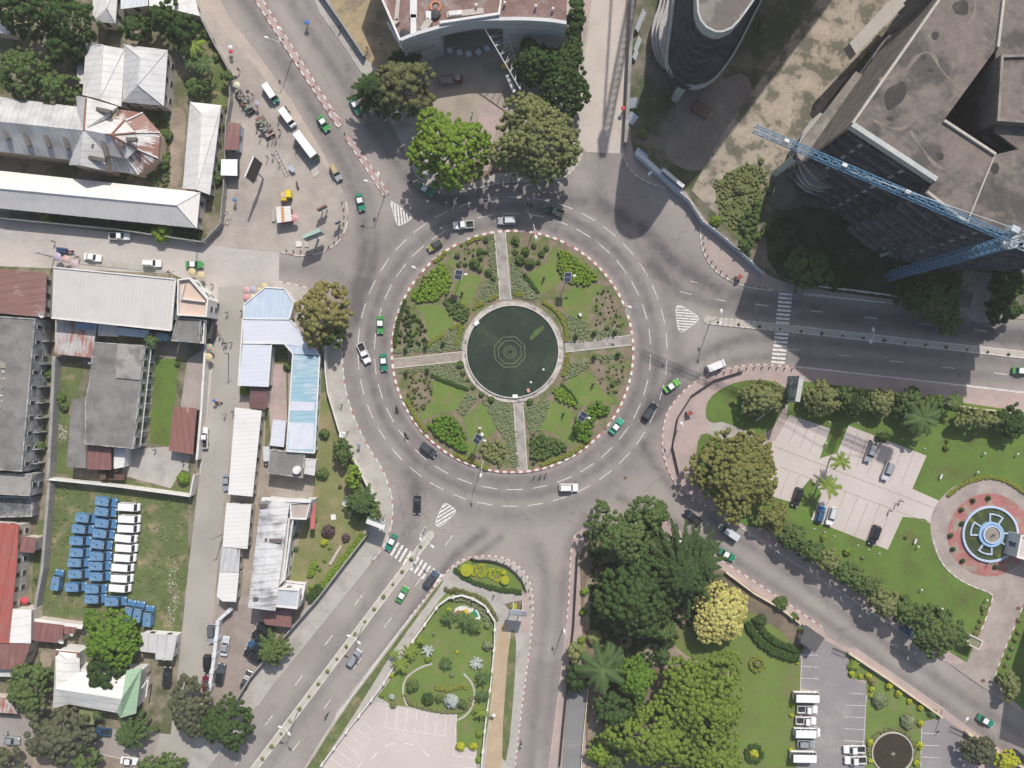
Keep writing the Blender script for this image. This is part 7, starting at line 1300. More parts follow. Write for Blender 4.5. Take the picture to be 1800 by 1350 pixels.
# ================================================================ PEOPLE
def person_mesh(pose):
 """one continuous body grown from a jointed skeleton; feet at z = 0, facing +x"""
 V = [(0,0,.95),(0,0,1.18),(.01,0,1.42),(.02,0,1.52),(.05,0,1.66),(.05,0,1.74)]; Rr_ = [.15,.13,.15,.055,.095,.075]; E = [(0,1),(1,2),(2,3),(3,4),(4,5)]
 def chain(frm,pts,rr):
  prev = frm
  for p,r_ in zip(pts,rr): V.append(p); Rr_.append(r_); E.append((prev,len(V)-1)); prev = len(V)-1
  return prev
 walk = {'stand': .04,'walk': .27,'sit': 0}[pose]; hands = []
 for s in (-1,1):
  f = walk*s
  if pose == 'sit': chain(0,[(.08,s*.1,.5+.02),(.45,s*.11,.5),(.48,s*.11,.08),(.6,s*.11,.04)],[.09,.065,.045,.035])
  else: chain(0,[(.02,s*.1,.88),(f*.55+.03,s*.1,.49),(f*.9-.03,s*.1,.09),(f*.9+.1,s*.11,.035)],[.095,.062,.042,.034])
  e = chain(2,[(0,s*.2,1.40),(-f*.3,s*.26,1.13),(-f*.8+.08,s*.27,.90),(-f*.9+.1,s*.27,.83)],[.06,.042,.03,.034]); hands.append(V[e])
  for k in range(4): a = (k-1.5)*.018; hp = V[e]; chain(e,[(hp[0]+.02+a,hp[1],hp[2]-.05),(hp[0]+.035+a,hp[1]-s*.012,hp[2]-(.09-.008*abs(k-1.3)))],[.010,.008])
  hp = V[e]; chain(e,[(hp[0]+.045,hp[1]-s*.01,hp[2]-.015),(hp[0]+.06,hp[1]-s*.015,hp[2]-.05)],[.011,.009])
 me = bpy.data.meshes.new('sk'); me.from_pydata(V,E,[]); o = bpy.data.objects.new('sk',me); COL.objects.link(o); sk = o.modifiers.new('skin','SKIN'); sk.use_smooth_shade = True
 for i,r_ in enumerate(Rr_): me.skin_vertices[0].data[i].radius = (r_,r_*(.8 if i < 3 else 1)) if i else (r_*.85,r_)
 if pose == 'sit':
  for v in me.vertices:
   if v.co.z > .9 or (v.co.z >= .8 and v.co.x < .3): v.co.z -= .42
 me.skin_vertices[0].data[0].use_root = True; ss = o.modifiers.new('sub','SUBSURF'); ss.levels = 1; ss.render_levels = 1
 dg = bpy.context.evaluated_depsgraph_get(); dg.update(); out = bpy.data.meshes.new_from_object(o.evaluated_get(dg)); bpy.data.objects.remove(o); return out
POSES = {k: person_mesh(k) for k in ('stand','walk')}; PM = {}
SK = mat('brown_skin',(.10,.055,.035),.6,.1,3,12); HAIR = mat('black_hair',(.012,.011,.01),.8,.1,3,12)
CL = dict(white=(.62,.62,.6),black=(.03,.03,.035),blue=(.06,.13,.32),red=(.42,.05,.05),grey=(.22,.22,.23),orange=(.55,.22,.06),green=(.07,.22,.10),pink=(.50,.22,.26),yellow=(.55,.45,.08),brown=(.16,.10,.06),denim=(.07,.10,.17),navy=(.03,.04,.09),khaki=(.28,.24,.16))
def cloth(c): return mat('cloth_'+c,CL[c],.9,.12,3,14)
def person(label,x,y,top='white',legs='denim',face=0.0,pose='stand',z=.06,hair=True,seat=None):
 key = (pose,top,legs)
 if key not in PM:
  me = POSES[pose].copy(); me.name = 'body'; me.materials.clear()
  for m in (SK,cloth(top),cloth(legs),M_plastic): me.materials.append(m)
  for p in me.polygons:
   cz,cy = p.center.z,abs(p.center.y); p.use_smooth = True
   p.material_index = 0 if cz > 1.47 or (cy > .215 and cz < 1.2) else 1 if cz > .96 else 2 if cz > .12 and cy < .215 else 3 if cz <= .12 else 0
  hb = MB(); hb.lathe((.035,0,1.68),[(.098,-.05),(.108,.02),(.095,.08),(.05,.125),(.005,.135)],12); fc = MB()
  for s in (-1,1): fc.box((.143,s*.035,1.695),(.015,.022,.014)); fc.box((.045,s*.105,1.66),(.035,.02,.06))
  fc.box((.155,0,1.645),(.03,.025,.045)); fc.box((.142,0,1.61),(.012,.05,.012))
  PM[key] = (me,hb.mesh('hair',HAIR),fc.mesh('face',mat('dark_features',(.03,.018,.014),.7)))
 me,hm,fm = PM[key]; p = W(x,y,1.2); o = bpy.data.objects.new('person',me); COL.objects.link(o); o.location = (p.x,p.y,z); o.rotation_euler = (0,0,face); tag(o,label,'person')
 for n_,m in (('hair',hm),('face',fm)): c = bpy.data.objects.new(n_,m); COL.objects.link(c); c.parent = o
 return o
ppl = [(940,836,'white','navy','left person of three standing on the road at the bottom of the island'),(951,836,'orange','denim','middle person of three standing on the road at the bottom of the island'),(960,834,'red','black','right person of three standing on the road at the bottom of the island'),
 (600,711,'orange','khaki','person in orange walking on the pavement west of the roundabout'),(674,907,'white','grey','person in white near the billboard on the west pavement'),(868,1048,'black','grey','person walking on the pale path south of the hedge letters'),
 (1566,898,'black','grey','leftmost person walking in the eastern car park'),(1578,886,'orange','black','middle person of three in the eastern car park'),(1585,881,'navy','black','rightmost person of three in the eastern car park'),(1403,1086,'red','black','person in red beside the southern gate'),
 (398,549,'khaki','black','person alone in the middle of the paved street'),(424,547,'green','black','person by the pale blue roof wall on the paved street'),(372,500,'navy','denim','person on the rounded street corner'),(381,581,'black','grey','upper left person of the street group'),(385,588,'yellow','black','person in yellow in the street group'),(390,596,'white','denim','person in white in the street group'),(393,604,'navy','black','person in navy in the street group'),(397,603,'red','denim','person in red in the street group'),(405,602,'white','black','rightmost person of the street group'),
 (394,729,'white','black','person on the paved street below the motorcycle'),(409,724,'blue','grey','person at the wall of the white street roof'),
 (436,170,'brown','black','person left of a pair beside the dark wrecked truck'),(443,166,'pink','black','person right of a pair beside the dark wrecked truck'),(451,187,'red','navy','person under the lilac umbrella beside the dark wreck'),(503,189,'black','denim','person at the right side of the second minibus'),(508,196,'navy','black','second person at the right side of the second minibus'),(489,208,'orange','grey','person left of the second minibus'),(491,229,'red','denim','person in red between the wreck and the bus'),(451,222,'black','navy','person left of the rusty wreck'),(456,240,'navy','black','person below the rusty wreck, left'),(470,246,'black','grey','person crouching behind the rusty wreck'),(478,243,'white','black','person in white behind the rusty wreck'),(484,242,'brown','black','person right of the rusty wreck'),(469,275,'white','grey','person in white in the middle of the plaza'),(479,273,'black','denim','person left of the steel rack on the plaza'),(490,286,'red','black','person in red beside the steel rack'),(521,258,'navy','black','person on the left side of the long bus'),(450,306,'yellow','black','person in yellow by the large plaza billboard'),
 (597,49,'navy','black','person on the pavement of the north-west road'),(830,199,'black','navy','person standing on the pink apron of the forecourt'),(419,122,'brown','black','person by the wall at the upper plaza edge'),(1325,425,'white','black','person on the pink pavement beside the grey fence'),(1333,428,'khaki','brown','second person on the pink pavement beside the grey fence'),(1097,243,'red','brown','person at the east side of the north street'),
 (645,84,'orange','black','worker in orange in the dry field'),(670,78,'black','grey','worker in the dry field beside the concrete slab'),(678,94,'white','black','worker in white in the dry field'),(321,812,'black','navy','left person under the rust-brown carport edge'),(331,813,'red','black','right person under the rust-brown carport edge'),(271,791,'blue','denim','person in blue in the concrete yard'),(335,540,'brown','black','person crouching on the peach terrace'),(118,470,'red','black','vendor between the lilac umbrellas'),(128,447,'blue','black','person right of the barrel tricycle'),(137,452,'black','grey','person between the tricycle and the white saloon'),(93,424,'black','navy','person at the upper left of the barrel tricycle'),(296,478,'brown','brown','person in brown walking at the roadside near the white car'),(10,1290,'white','black','person beside the silver car in the corner'),(1740,991,'white','grey','person in white on the red fountain terrace'),(863,1258,'white','grey','person under the white umbrella on the worn path')]
for i,(x,y,a,b_,l_) in enumerate(ppl): person(l_,x,y,a,b_,i*1.7 % 6.28,'walk' if i % 3 else 'stand',z=.0 if 930 < x < 965 and y > 830 else .15,)
bikes = [(698,719,.3,.95,'motorcycle with a rider west of the island, upper of two'),(714.5,765,.5,.85,'motorcycle with a rider west of the island, lower of two'),(931,360,-.9,-.35,'dark motorcycle in the tree shade at the top of the roundabout'),(384,707,.95,.1,'motorcycle carrying people and a blue basin on the paved street'),(523,325,.3,.95,'motorcycle parked in the middle of the plaza'),(574.5,1257,.55,-.83,'motorcycle with a rider in light blue on the south-west road'),(916,1308,.05,-1,'motorcycle with a rider on the southern road')]
for i,(x,y,dx,dy,l_) in enumerate(bikes):
 motorbike(l_,x,y,dx,dy,m=cK if i != 3 else cR,z=.06 if i == 4 else (.03 if i == 3 else 0))
 if i != 4:
  p = W(x,y,.5); c = ('black','navy','black','red','','blue','white')[i]; key = ('ride',c); b = MB(); an = math.atan2(-dy,dx)
  q = person('rider in %s on the %s' % (c,['upper motorcycle west of the island','lower motorcycle west of the island','motorcycle in the tree shade at the top','motorcycle on the paved street','','motorcycle on the south-west road','motorcycle on the southern road'][i]),x,y,c,'denim',an,'stand',z=-.12); q.location = (p.x-math.cos(an)*.25,p.y-math.sin(an)*.25,-.02)
tr = thing('cargo_tricycle','cargo tricycle loaded with dark blue barrels beside the umbrellas','tricycle',W(113,441)+Vector((0,0,.02))); p = W(108,440,1)
MB().box((p.x,p.y,.5),(2.6,1.3,.12),R(-8)).build('load_bed',M_plastic,tr)
for s in (-1,1): MB().tube((p.x-1.1,p.y+.15+s*.33,1.0),(p.x+1.2,p.y-.18+s*.33,1.0),.34,n=12).build('barrel',mat('dark_blue_barrel',(.03,.06,.14),.5,.1),tr)
for x_,y_ in ((-.8,.7),(-.8,-.7),(2.3,0)): MB().tube((p.x+x_,p.y+y_-.06,.33),(p.x+x_,p.y+y_+.06,.33),.33,n=12).build('wheel',M_tyre,tr)
MB().box((p.x+1.9,p.y-.2,.6),(1.1,.4,.3),R(-8)).build('seat',cR,tr)
# ---------------------------------------------------------------- umbrellas
def umbrella(label,x,y,r_,c,c2=None,h=2.2,z=.12,hand=False,group=None):
 p = W(x,y,h); o = thing('umbrella',label,'umbrella',(p.x,p.y,z),0,group); m = mat('canvas_'+c,UC[c],.8,.12,1,6); b = MB(); n = 8; R_ = r_*S*.9
 for k in range(n):
  a0,a1 = 2*math.pi*k/n,2*math.pi*(k+1)/n; am = (a0+a1)/2
  b.add([(p.x,p.y,h+R_*.3),(p.x+R_*.6*math.cos(a0),p.y+R_*.6*math.sin(a0),h+R_*.17),(p.x+R_*.57*math.cos(am),p.y+R_*.57*math.sin(am),h+R_*.15),(p.x+R_*.6*math.cos(a1),p.y+R_*.6*math.sin(a1),h+R_*.17)],[(0,1,2,3)],k % 2 if c2 else 0)
  b.add([(p.x+R_*.6*math.cos(a0),p.y+R_*.6*math.sin(a0),h+R_*.17),(p.x+R_*math.cos(a0),p.y+R_*math.sin(a0),h-R_*.08),(p.x+R_*.93*math.cos(am),p.y+R_*.93*math.sin(am),h-R_*.06),(p.x+R_*.57*math.cos(am),p.y+R_*.57*math.sin(am),h+R_*.15)],[(0,1,2,3)],k % 2 if c2 else 0)
  b.add([(p.x+R_*.57*math.cos(am),p.y+R_*.57*math.sin(am),h+R_*.15),(p.x+R_*.93*math.cos(am),p.y+R_*.93*math.sin(am),h-R_*.06),(p.x+R_*math.cos(a1),p.y+R_*math.sin(a1),h-R_*.08),(p.x+R_*.6*math.cos(a1),p.y+R_*.6*math.sin(a1),h+R_*.17)],[(0,1,2,3)],k % 2 if c2 else 0)
 b.build('canopy',[m,mat('canvas_'+(c2 or c),UC[c2 or c])],o); MB().tube((p.x,p.y,z if not hand else 1.0),(p.x,p.y,h+R_*.34),.03).build('pole',M_alu,o); return o
UC = dict(blue=(.06,.16,.42),red=(.50,.06,.08),white=(.6,.6,.6),cream=(.52,.52,.36),dark=(.05,.05,.055),lilac=(.36,.33,.42),pink=(.50,.32,.31),sand=(.50,.41,.24),grey=(.23,.26,.32),yellow=(.50,.36,.06),green=(.18,.33,.15),rose=(.52,.26,.28))
for x,y,r_,c,c2,hand,l_ in ((539,39,5,'blue',None,1,'bright blue umbrella held on the north-west road'),(404.5,83,4.5,'white',None,1,'white umbrella at the roadside above the red one'),(405.5,90,4.5,'red',None,1,'red umbrella at the roadside below the white one'),(416,149,6.5,'cream',None,0,'pale yellow umbrella at the head of the dark wreck'),(414,136,4,'dark',None,1,'black umbrella by the wall above the pale yellow one'),(435,161,4,'dark',None,1,'black umbrella right of the dark wreck'),(451,182,4.5,'lilac',None,1,'lilac umbrella beside the dark wreck'),(412,351,4,'blue',None,1,'blue umbrella carried over the lower plaza'),(517,383,8,'pink','rose',0,'pink umbrella at the corner of the white market stall'),
 (100,451,8.5,'lilac',None,0,'lilac umbrella at the left end of the west road market'),(115,455,7.5,'pink',None,0,'salmon umbrella between the two lilac ones'),(130,463,8.5,'lilac','pink',0,'lilac umbrella at the wall of the market hall'),(337,478,8,'sand',None,0,'left sand-yellow umbrella at the street corner'),(352.5,484,8,'sand',None,0,'right sand-yellow umbrella at the street corner'),(368,611,8,'green','rose',0,'multicoloured umbrella over the wall stall'),(366,628,8.5,'sand',None,0,'sand-yellow umbrella south of the multicoloured one'),
 (433,510,7.5,'pink',None,0,'pink umbrella, upper left of the corner cluster'),(444,509,7.5,'lilac',None,0,'lilac umbrella in the corner cluster'),(433,523,7,'rose',None,0,'rose umbrella, lower left of the corner cluster'),(444,522,6.5,'sand',None,0,'sand umbrella in the corner cluster against the blue roof'),(456,511,6.5,'sand',None,0,'middle sand umbrella touching the blue roof'),(464,504,7.5,'sand',None,0,'top sand umbrella at the tip of the blue roof'),(886,115.5,6,'yellow',None,0,'left yellow umbrella beside the steel truss'),(892,110.5,5.5,'yellow',None,0,'right yellow umbrella beside the steel truss'),
 (630.5,782,4,'grey',None,1,'grey-blue umbrella held on the west pavement'),(1095.5,190,4.5,'red',None,1,'bright red umbrella on the north street'),(868,1258,3.8,'white',None,1,'small white umbrella on the worn path'),(157,638,3.2,'lilac',None,1,'small lilac umbrella by the tin shed'),(42,1056,8,'red',None,0,'red umbrella beside the red-roofed house'),(376,704,3.5,'blue',None,1,'blue basin-like umbrella on the paved street'),(1758,985,1,'white',None,1,'')):
 if l_: umbrella(l_,x,y,r_,c,c2,2.0 if hand else 2.4,.06 if 400 < x < 530 else .12,hand)
 if l_ and hand and 'held' in l_ or 'carried' in l_ or 'red umbrella on' in l_: person('person walking under the '+l_.split(' ')[0]+(' blue' if 'bright blue' in l_ else ' red' if 'bright red' in l_ else '')+' umbrella',x+.3,y+1.5,'navy','denim',1.0,'walk',z=0.02)
# ---------------------------------------------------------------- street lamps
M_pole = mat('pale_lamp_pole',(.60,.60,.58),.5,.06)
def lamp(label,base,heads,h=10.0,z=.15,r_=.12,group='street lamps',wood=False):
 b = W(*base); o = thing('street_lamp',label,'street lamp',(b.x,b.y,z),0,group); MB().tube((b.x,b.y,z),(b.x,b.y,h-.3),r_,r_*.6,8).build('pole',M_pole,o)
 for hx,hy in heads:
  q = W(hx,hy,h); a = MB(); m_ = Vector((b.x,b.y,h-.3)); a.tube(m_,m_.lerp(q,.5)+Vector((0,0,.25)),.06,.05); a.tube(m_.lerp(q,.5)+Vector((0,0,.25)),q,.05); ao = a.build('arm',M_pole,o)
  d = Vector((q.x-b.x,q.y-b.y,0)); an = math.atan2(d.y,d.x); g = MB(); g.lathe((0,0,0),[(.02,.22),(.3,.14),(.42,.02),(.3,-.06),(.02,-.1)],12)
  g.v = [(q.x+x*1.35*math.cos(an)-y*.8*math.sin(an),q.y+x*1.35*math.sin(an)+y*.8*math.cos(an),q.z+zz) for x,y,zz in g.v]; g.build('lamp_head',M_wallw,ao)
for l_,b_,hs in (('double-arm lamp in the north-west median, near the top',(513,106),[(468,66),(489,50)]),('double-arm lamp in the north-west median, nearest the roundabout',(677,342),[(643,318),(665,306)]),('double-arm lamp at the tip of the eastern median',(1248,565),[(1268,547),(1266,569)]),('double-arm lamp in the shaded part of the eastern median',(1503,590),[(1535,579),(1531,600)]),
 ('double-arm lamp at the tip of the south-west median',(748,925),[(739,948),(760,961)]),('double-arm lamp in the middle of the south-west median',(638,1097),[(613,1118),(631,1130)]),('double-arm lamp furthest down the south-west median',(524,1248),[(492,1278),(508,1290)]),
 ('single lamp on the upper left kerb of the island',(746,486),[(727,470)]),('single lamp on the top kerb of the island',(936,409),[(942,417)]),('single lamp on the right kerb of the island',(1085,543),[(1107,540)]),('single lamp on the bottom kerb of the island',(850,810),[(845,836)]),
 ('single lamp on the pink pavement at the park corner',(1190,756),[(1198,745)]),('single lamp on the west pavement by the green trees',(612,757),[(598,766),(604,762)]),('single lamp on the pavement of the southern road',(990,1103),[(992,1110)]),('single lamp at the tree group tip',(1190,940),[(1197,952)]),('single lamp at the gate of the south-east pavement',(1656,1246),[(1700,1264)]),('single lamp beside the fallen corrugated fence',(1140,312),[(1142,305)])):
 lamp(l_,b_,hs,9.5 if 'island' in l_ or 'median' in l_ else 8)
for l_,x,y,x2,y2 in (('pylon lamp between two bays of the eastern car park',1442,803,1462,806),('white lamp post at the entrance of the park car park',1791,764,1792,766)): pass
for l_,x,y in (('globe lamp on the lawn above the fountain drive',1719,830),('globe lamp right of the lawn above the fountain',1789,798),('globe lamp in the middle of the upper lawn',1731,797),('globe lamp on the south lawn of the fountain',1614,961),('globe lamp on the lower park lawn, left',1620,1037),('globe lamp on the lower park lawn, right',1656,1070),('globe lamp by the left bay corner',1452,779),('globe lamp near the drive end lawn',1735,1055)):
 p = W(x,y,1); o = thing('globe_lamp',l_,'garden lamp',(p.x,p.y,.15),0,'globe lamps on the park lawns'); MB().tube((p.x,p.y,.15),(p.x,p.y,.9),.05).build('post',M_dark,o); MB().lathe((p.x,p.y,1.1),[(.02,.26),(.2,.18),(.27,0),(.2,-.18),(.05,-.24)],12).build('globe',M_wallw,o)
GP = 'white spotlights along the car park edge'
for i,(x,y) in enumerate(((1401,719),(1457,742),(1507,743),(1546,759),(1567,765),(1585,772),(1605,780),(1624,788),(1430,929),(1449,935),(1466,942),(1507,958),(1526,966),(1545,973))): p = W(x,y); tag(recentre(MB().box((p.x,p.y,.15),(.45,.22,.3),R(-15),top=.8).build('spotlight',M_wallw)),'small white spotlight at the %s edge of the eastern car park' % ('upper' if i < 8 else 'lower'),'spotlight',GP)
for x,y,l_ in ((1651,837,'white floodlight box on the lawn left of the fountain drive'),(1606,950,'white floodlight box on the lawn below the fountain drive')): p = W(x,y); o = thing('floodlight',l_,'floodlight',(p.x,p.y,.15)); MB().box((p.x,p.y,.5),(.4,1.2,.4),R(-20)).build('housing',M_wallw,o); MB().tube((p.x,p.y,.15),(p.x,p.y,.5),.07).build('bracket',M_dark,o)
# utility poles with wires
for l_,x,y,h_,tx,ty in (('wooden pole with wires on the paved street by the blue roof',402,622,8,420,624),('leaning pole over the paved street beside the white roof',395,938,8,372,944),('utility pole at the corner of the west road',347,432,8,358,425),('utility pole at the left of the west road market',96,452,8,70,449)):
 b0,t0 = W(x,y),W(tx,ty,h_); tag(recentre(MB().tube((b0.x,b0.y,.1),((b0.x*.6+t0.x*.4),(b0.y*.6+t0.y*.4),h_),.13,.09,8).box(((b0.x*.6+t0.x*.4),(b0.y*.6+t0.y*.4),h_-.5),(1.4,.1,.1),.3).build('utility_pole',mat('grey_wood',(.22,.20,.18),.9,.15))),l_,'utility pole')
# ---------------------------------------------------------------- walls and fences
def wall(label,path,h,wd,m,px_h=0,name='wall',cat='wall',cap=None,posts=None,z=.1):
 P = WL(path,px_h); c = centre(P); c.z = z; o = thing(name,label,cat,c); b = MB()
 for p,q in zip(P,P[1:]): b.beam(p,q,wd,h,z)
 b.build('panel',m,o)
 if cap:
  b = MB()
  for p,q in zip(P,P[1:]): b.beam(p,q,wd+.12,.08,h+z)
  b.build('coping',cap,o)
 if posts:
  acc = 0
  for p,q in zip(P,P[1:]):
   L = (q-p).length; d = (q-p)/L; t = acc
   while t < L: s = p+d*t; MB().box((s.x,s.y,z),(wd+.25,wd+.25,h+.3),math.atan2(d.y,d.x)).build('post',cap or m,o); t += posts
   acc = t-L
 return o
M_ww = mat('whitewashed_wall',(.62,.60,.56),.9,.12,.6,3,col2=(.42,.40,.37),c2=(.55,.68),c2scale=.5); M_gw = mat('old_grey_wall',(.27,.26,.25),.95,.2,.6,3); M_cream = mat('cream_wall',(.58,.50,.36),.9,.12,.6,3); M_blk = mat('black_railing',(.03,.03,.032),.6,.1); M_sheetw = corr('fence_sheet',(.52,.57,.60),R(60),(.4,.44,.47),(.5,.7),.5,.06)
for a in (('whitewashed wall between the vehicle lot and the concrete house yard',[(83,842),(200,854),(334,872)],2.6,.45,M_ww,2.6),('short whitewashed wall at the street corner of the yard',[(334,872),(341,835)],2.6,.35,M_ww,2.6),('grey wall along the west side of the vehicle lot',[(86,850),(74,1000),(58,1086)],2.4,.7,M_gw,2.4),('grey wall between the derelict block and the garden',[(95,626),(90,740),(84,842)],2.6,.8,M_gw,2.6),('whitewashed street wall beside the sand-yellow umbrella and carport',[(361,604),(354,720),(346,808)],2.6,.5,M_ww,2.6),
 ('dark wall along the north side of the west road',[(0,383),(200,402),(355,425)],2.4,.25,M_gw,2.4),('wooden fence at the plaza corner of the long white building',[(357,424),(387,393),(391,345)],2.2,.25,M_gw,2.2),('low wall along the back of the plaza',[(392,345),(397,215),(404,175),(402,122),(378,80),(352,30)],2,.25,M_gw,2),('dark retaining wall beside the north-west road',[(560,-20),(600,38),(640,98)],1.8,.5,M_gw,1.8),('whitewashed curved garden wall west of the roundabout',[(570,602),(572,655),(576,690),(596,757),(632,828),(661,884),(659,915)],2.0,.3,M_ww,2),('dark-topped wall along the south-west road pavement',[(646,938),(560,1050),(505,1113),(440,1190),(412,1236)],2.2,.35,M_gw,2.2),
 ('low wall inside the pavement along the tree group',[(1016,972),(1009,1100),(997,1210),(984,1350)],1.6,.15,M_blk,1.6),('cream wall between the south-east pavement and the park',[(1276,1006),(1327,1044),(1371,1069),(1409,1098)],1.2,.35,M_cream,1.2),('cream wall with stepped blocks above the dark pond garden',[(1492,1148),(1560,1193),(1658,1262)],1.3,.4,M_cream,1.3),('cream wall at the lower right corner',[(1702,1290),(1760,1325),(1830,1370)],1.8,.4,M_cream,1.8),('pale wall behind the trees of the eastern road',[(1392,696),(1450,700),(1640,704),(1700,716),(1830,732)],1.6,.3,M_cream,1.6),('pale low fence at the park corner',[(1330,740),(1362,715),(1390,697)],1.2,.2,M_ww,1.2),('cream wall of the park along the south-east road',[(1349,924),(1368,946),(1409,975),(1443,997),(1529,1052)],1.2,.25,M_cream,1.2),('concrete wall along the right of the north street',[(1113,-10),(1108,100),(1103,200),(1100,250)],2.2,.8,M_gw,2.2),('white railing above the eastern road',[(1434,502),(1500,510),(1585,521)],1.2,.3,M_ww,1.2),('cream wall on the pool deck',[(1034,1212),(1024,1310),(1019,1400)],.6,.2,M_cream,.6)): wall(*a,name='wall',cap=None)
wall('white slatted wall between parked cars at the south end of the paved street',[(402,1074),(384,1090),(376,1160),(364,1238)],2.0,.7,M_ww,2.0,posts=4,cap=mat('slat_top',(.56,.57,.6),.7,.05),name='fence',cat='fence'); wall('white columned low wall around the triangular garden, left side',[(565,1345),(611,1283),(640,1247),(656,1226),(678,1196),(690,1175)],1.3,.3,M_ww,1.3,posts=5); wall('white columned low wall around the triangular garden, curved top',[(725,1128),(750,1093),(770,1065),(788,1052),(811,1047),(832,1053),(853,1066),(870,1093),(869,1136),(863,1200),(853,1275),(846,1350)],1.3,.3,M_ww,1.3,posts=5)
wall('grey corrugated site fence curving above the pink pavement',[(1197,339),(1212,352),(1235,388),(1262,408),(1300,440),(1345,482)],2.2,.12,M_sheetw,2.2,posts=4,name='fence',cat='fence'); wall('sagging corrugated fence at the corner of the north street',[(1118,268),(1136,283),(1160,305),(1196,337)],2.0,1.1,M_sheetw,1.6,name='fence',cat='fence')
wall('curved black guard rail on the pink pavement of the park corner',[(1305,652),(1255,668),(1215,695),(1190,735),(1181,785),(1192,833)],1.0,.16,M_blk,0,name='guard_rail',cat='guard rail',z=.1); wall('curved black guard rail around the letter garden',crop(760,960,9,[(600,180),(700,215),(830,212),(1000,240),(1180,305),(1310,410),(1420,540),(1485,710)]),.9,.14,M_blk,0,name='guard_rail',cat='guard rail')
for i,(x,y,a,w_,l_) in enumerate(((1126,36,68,5.2,'tall leaning white sheet at the top of the north street'),(1121,78,70,3.6,'second leaning white sheet on the north street'),(1117,96,70,2.2,'smallest leaning white sheet on the north street'),(1112,181,5,2.2,'square pile of white corrugated sheets beside the red umbrella'),(1111,208,-38,2.2,'tilted white corrugated sheet below the square pile'),(1127,271,-40,3.2,'bent white sheet roofing at the street corner'),(1178,312,-38,6.0,'long white sheet lying along the sagging fence'))):
 p = W(x,y,1.4); b = MB(); u = Vector((math.cos(R(a)),math.sin(R(a)),0)); v = Vector((-u.y,u.x,0)); hw = 1.1 if 'pile' not in l_ else 2.0; q = [Vector((p.x,p.y,0))+u*sx*w_/2+v*sy*hw/2*1.0+Vector((0,0,1.4+.7*sy)) for sx,sy in ((-1,-1),(1,-1),(1,1),(-1,1))]; slab(b,q,t=.06); tag(recentre(b.build('corrugated_sheet',corr('white_loose_sheet',(.60,.64,.68),R(a+90),(.5,.54,.58),(.5,.7),.6,.05))),l_,'metal sheet')
p = W(1238,191,.6); P = WL([(1225,173),(1252,190),(1242,209),(1214,192)],.8); tag(recentre(MB().prism(P,.15,.8).build('rusty_platform',rustD)),'rusty square metal platform in the tower shade','platform')
# ---------------------------------------------------------------- billboards and signs
def billboard(label,a,c,h0,h1,face,frame=M_stone,txt=None,posts=2,thick=.35):
 A,C = W(*a,h1),W(*c,h1); o = thing('billboard',label,'billboard',((A.x+C.x)/2,(A.y+C.y)/2,.1)); d = (C-A); L = d.length; d = d/L; an = math.atan2(d.y,d.x); m_ = (A+C)/2
 MB().box((m_.x,m_.y,h0),(L,thick,h1-h0),an).build('board',frame,o); n = Vector((d.y,-d.x,0))
 for s in (-1,1): MB().box((m_.x+n.x*s*(thick/2+.015),m_.y+n.y*s*(thick/2+.015),h0+.12),(L-.25,.03,h1-h0-.24),an).build('panel',face,o)
 for k in range(posts): t = (k+.5)/posts; q = A.lerp(C,t); MB().tube((q.x,q.y,.1),(q.x,q.y,h0),.14 if posts > 1 else .25).build('leg',M_pole,o)
 if txt:
  for body,sz,dx_,dz,m in txt: text(body,sz,(m_.x+d.x*dx_+n.x*(thick/2+.05),m_.y+d.y*dx_+n.y*(thick/2+.05),(h0+h1)/2+dz),(R(90),0,an),m,o)
 return o
M_ad = mat('printed_poster',(.10,.14,.15),.5,.5,.6,1.5,col2=(.35,.38,.36),c2=(.45,.6),c2scale=.5); M_adw = mat('white_poster',(.68,.69,.70),.6,.08,.8,3)
billboard('big billboard with a dark face on the plaza, seen from above',(430,311),(446,274),4,9.5,mat('black_poster',(.03,.035,.04),.4,.2),M_wallw,posts=1); billboard('green-framed billboard at the southern corner of the plaza',(531,417),(563,404),3,6.5,M_ad,mat('green_frame',(.30,.42,.36),.7,.1),posts=1,thick=.8); billboard('small red-topped sign board on the plaza weeds',(556,368),(572,360),2,4,M_ad,mat('brown_frame',(.30,.14,.12),.7,.1)); billboard('smallest sign board near the rounded kerb of the plaza',(587,392),(597,387),1.6,3.2,M_ad,M_gw,posts=1)
ob = thing('billboard','white tilted billboard with faint red lettering at the start of the southern road','billboard',W(908,1078)+Vector((0,0,.12))); P = [W(896.5,1071,8),W(925.5,1074,8),W(925,1081.5,7),W(896,1079,7)]
b = MB(); slab(b,P,t=.15); b.build('board',M_adw,ob); q = (P[0]+P[3])/2; q2 = (P[1]+P[2])/2
b = MB(); b.beam(W(896,1079.5,6.8),W(926,1083,6.8),.25,3.0,4.2); b.build('back_panel',mat('billboard_back',(.2,.21,.22),.7,.2),ob)
for t in (.2,.8): s = q.lerp(q2,t); MB().tube((s.x,s.y,.12),(s.x,s.y,6.8),.14).build('leg',M_pole,ob)
m_ = (P[0]+P[1]+P[2]+P[3])/4; e1 = (q2-q).normalized(); e2 = (P[0]-P[3]).normalized(); nn_ = e1.cross(e2).normalized(); nn_ = nn_ if nn_.z > 0 else -nn_
b = MB()
for k,(u,v,s_) in enumerate(((1.25,-.05,.5),(1.45,.1,.45),(1.7,-.1,.42),(1.05,.15,.3))): c_ = m_+e1*u+e2*v+nn_*(.02+.003*k); b.add([c_-e1*s_*.5-e2*s_*.3,c_+e1*s_*.5-e2*s_*.2,c_+e1*s_*.4+e2*s_*.35,c_-e1*s_*.3+e2*s_*.3],[(0,1,2,3)])
b.build('red_mark',mat('red_lettering',(.50,.20,.19),.6),ob); b = MB()
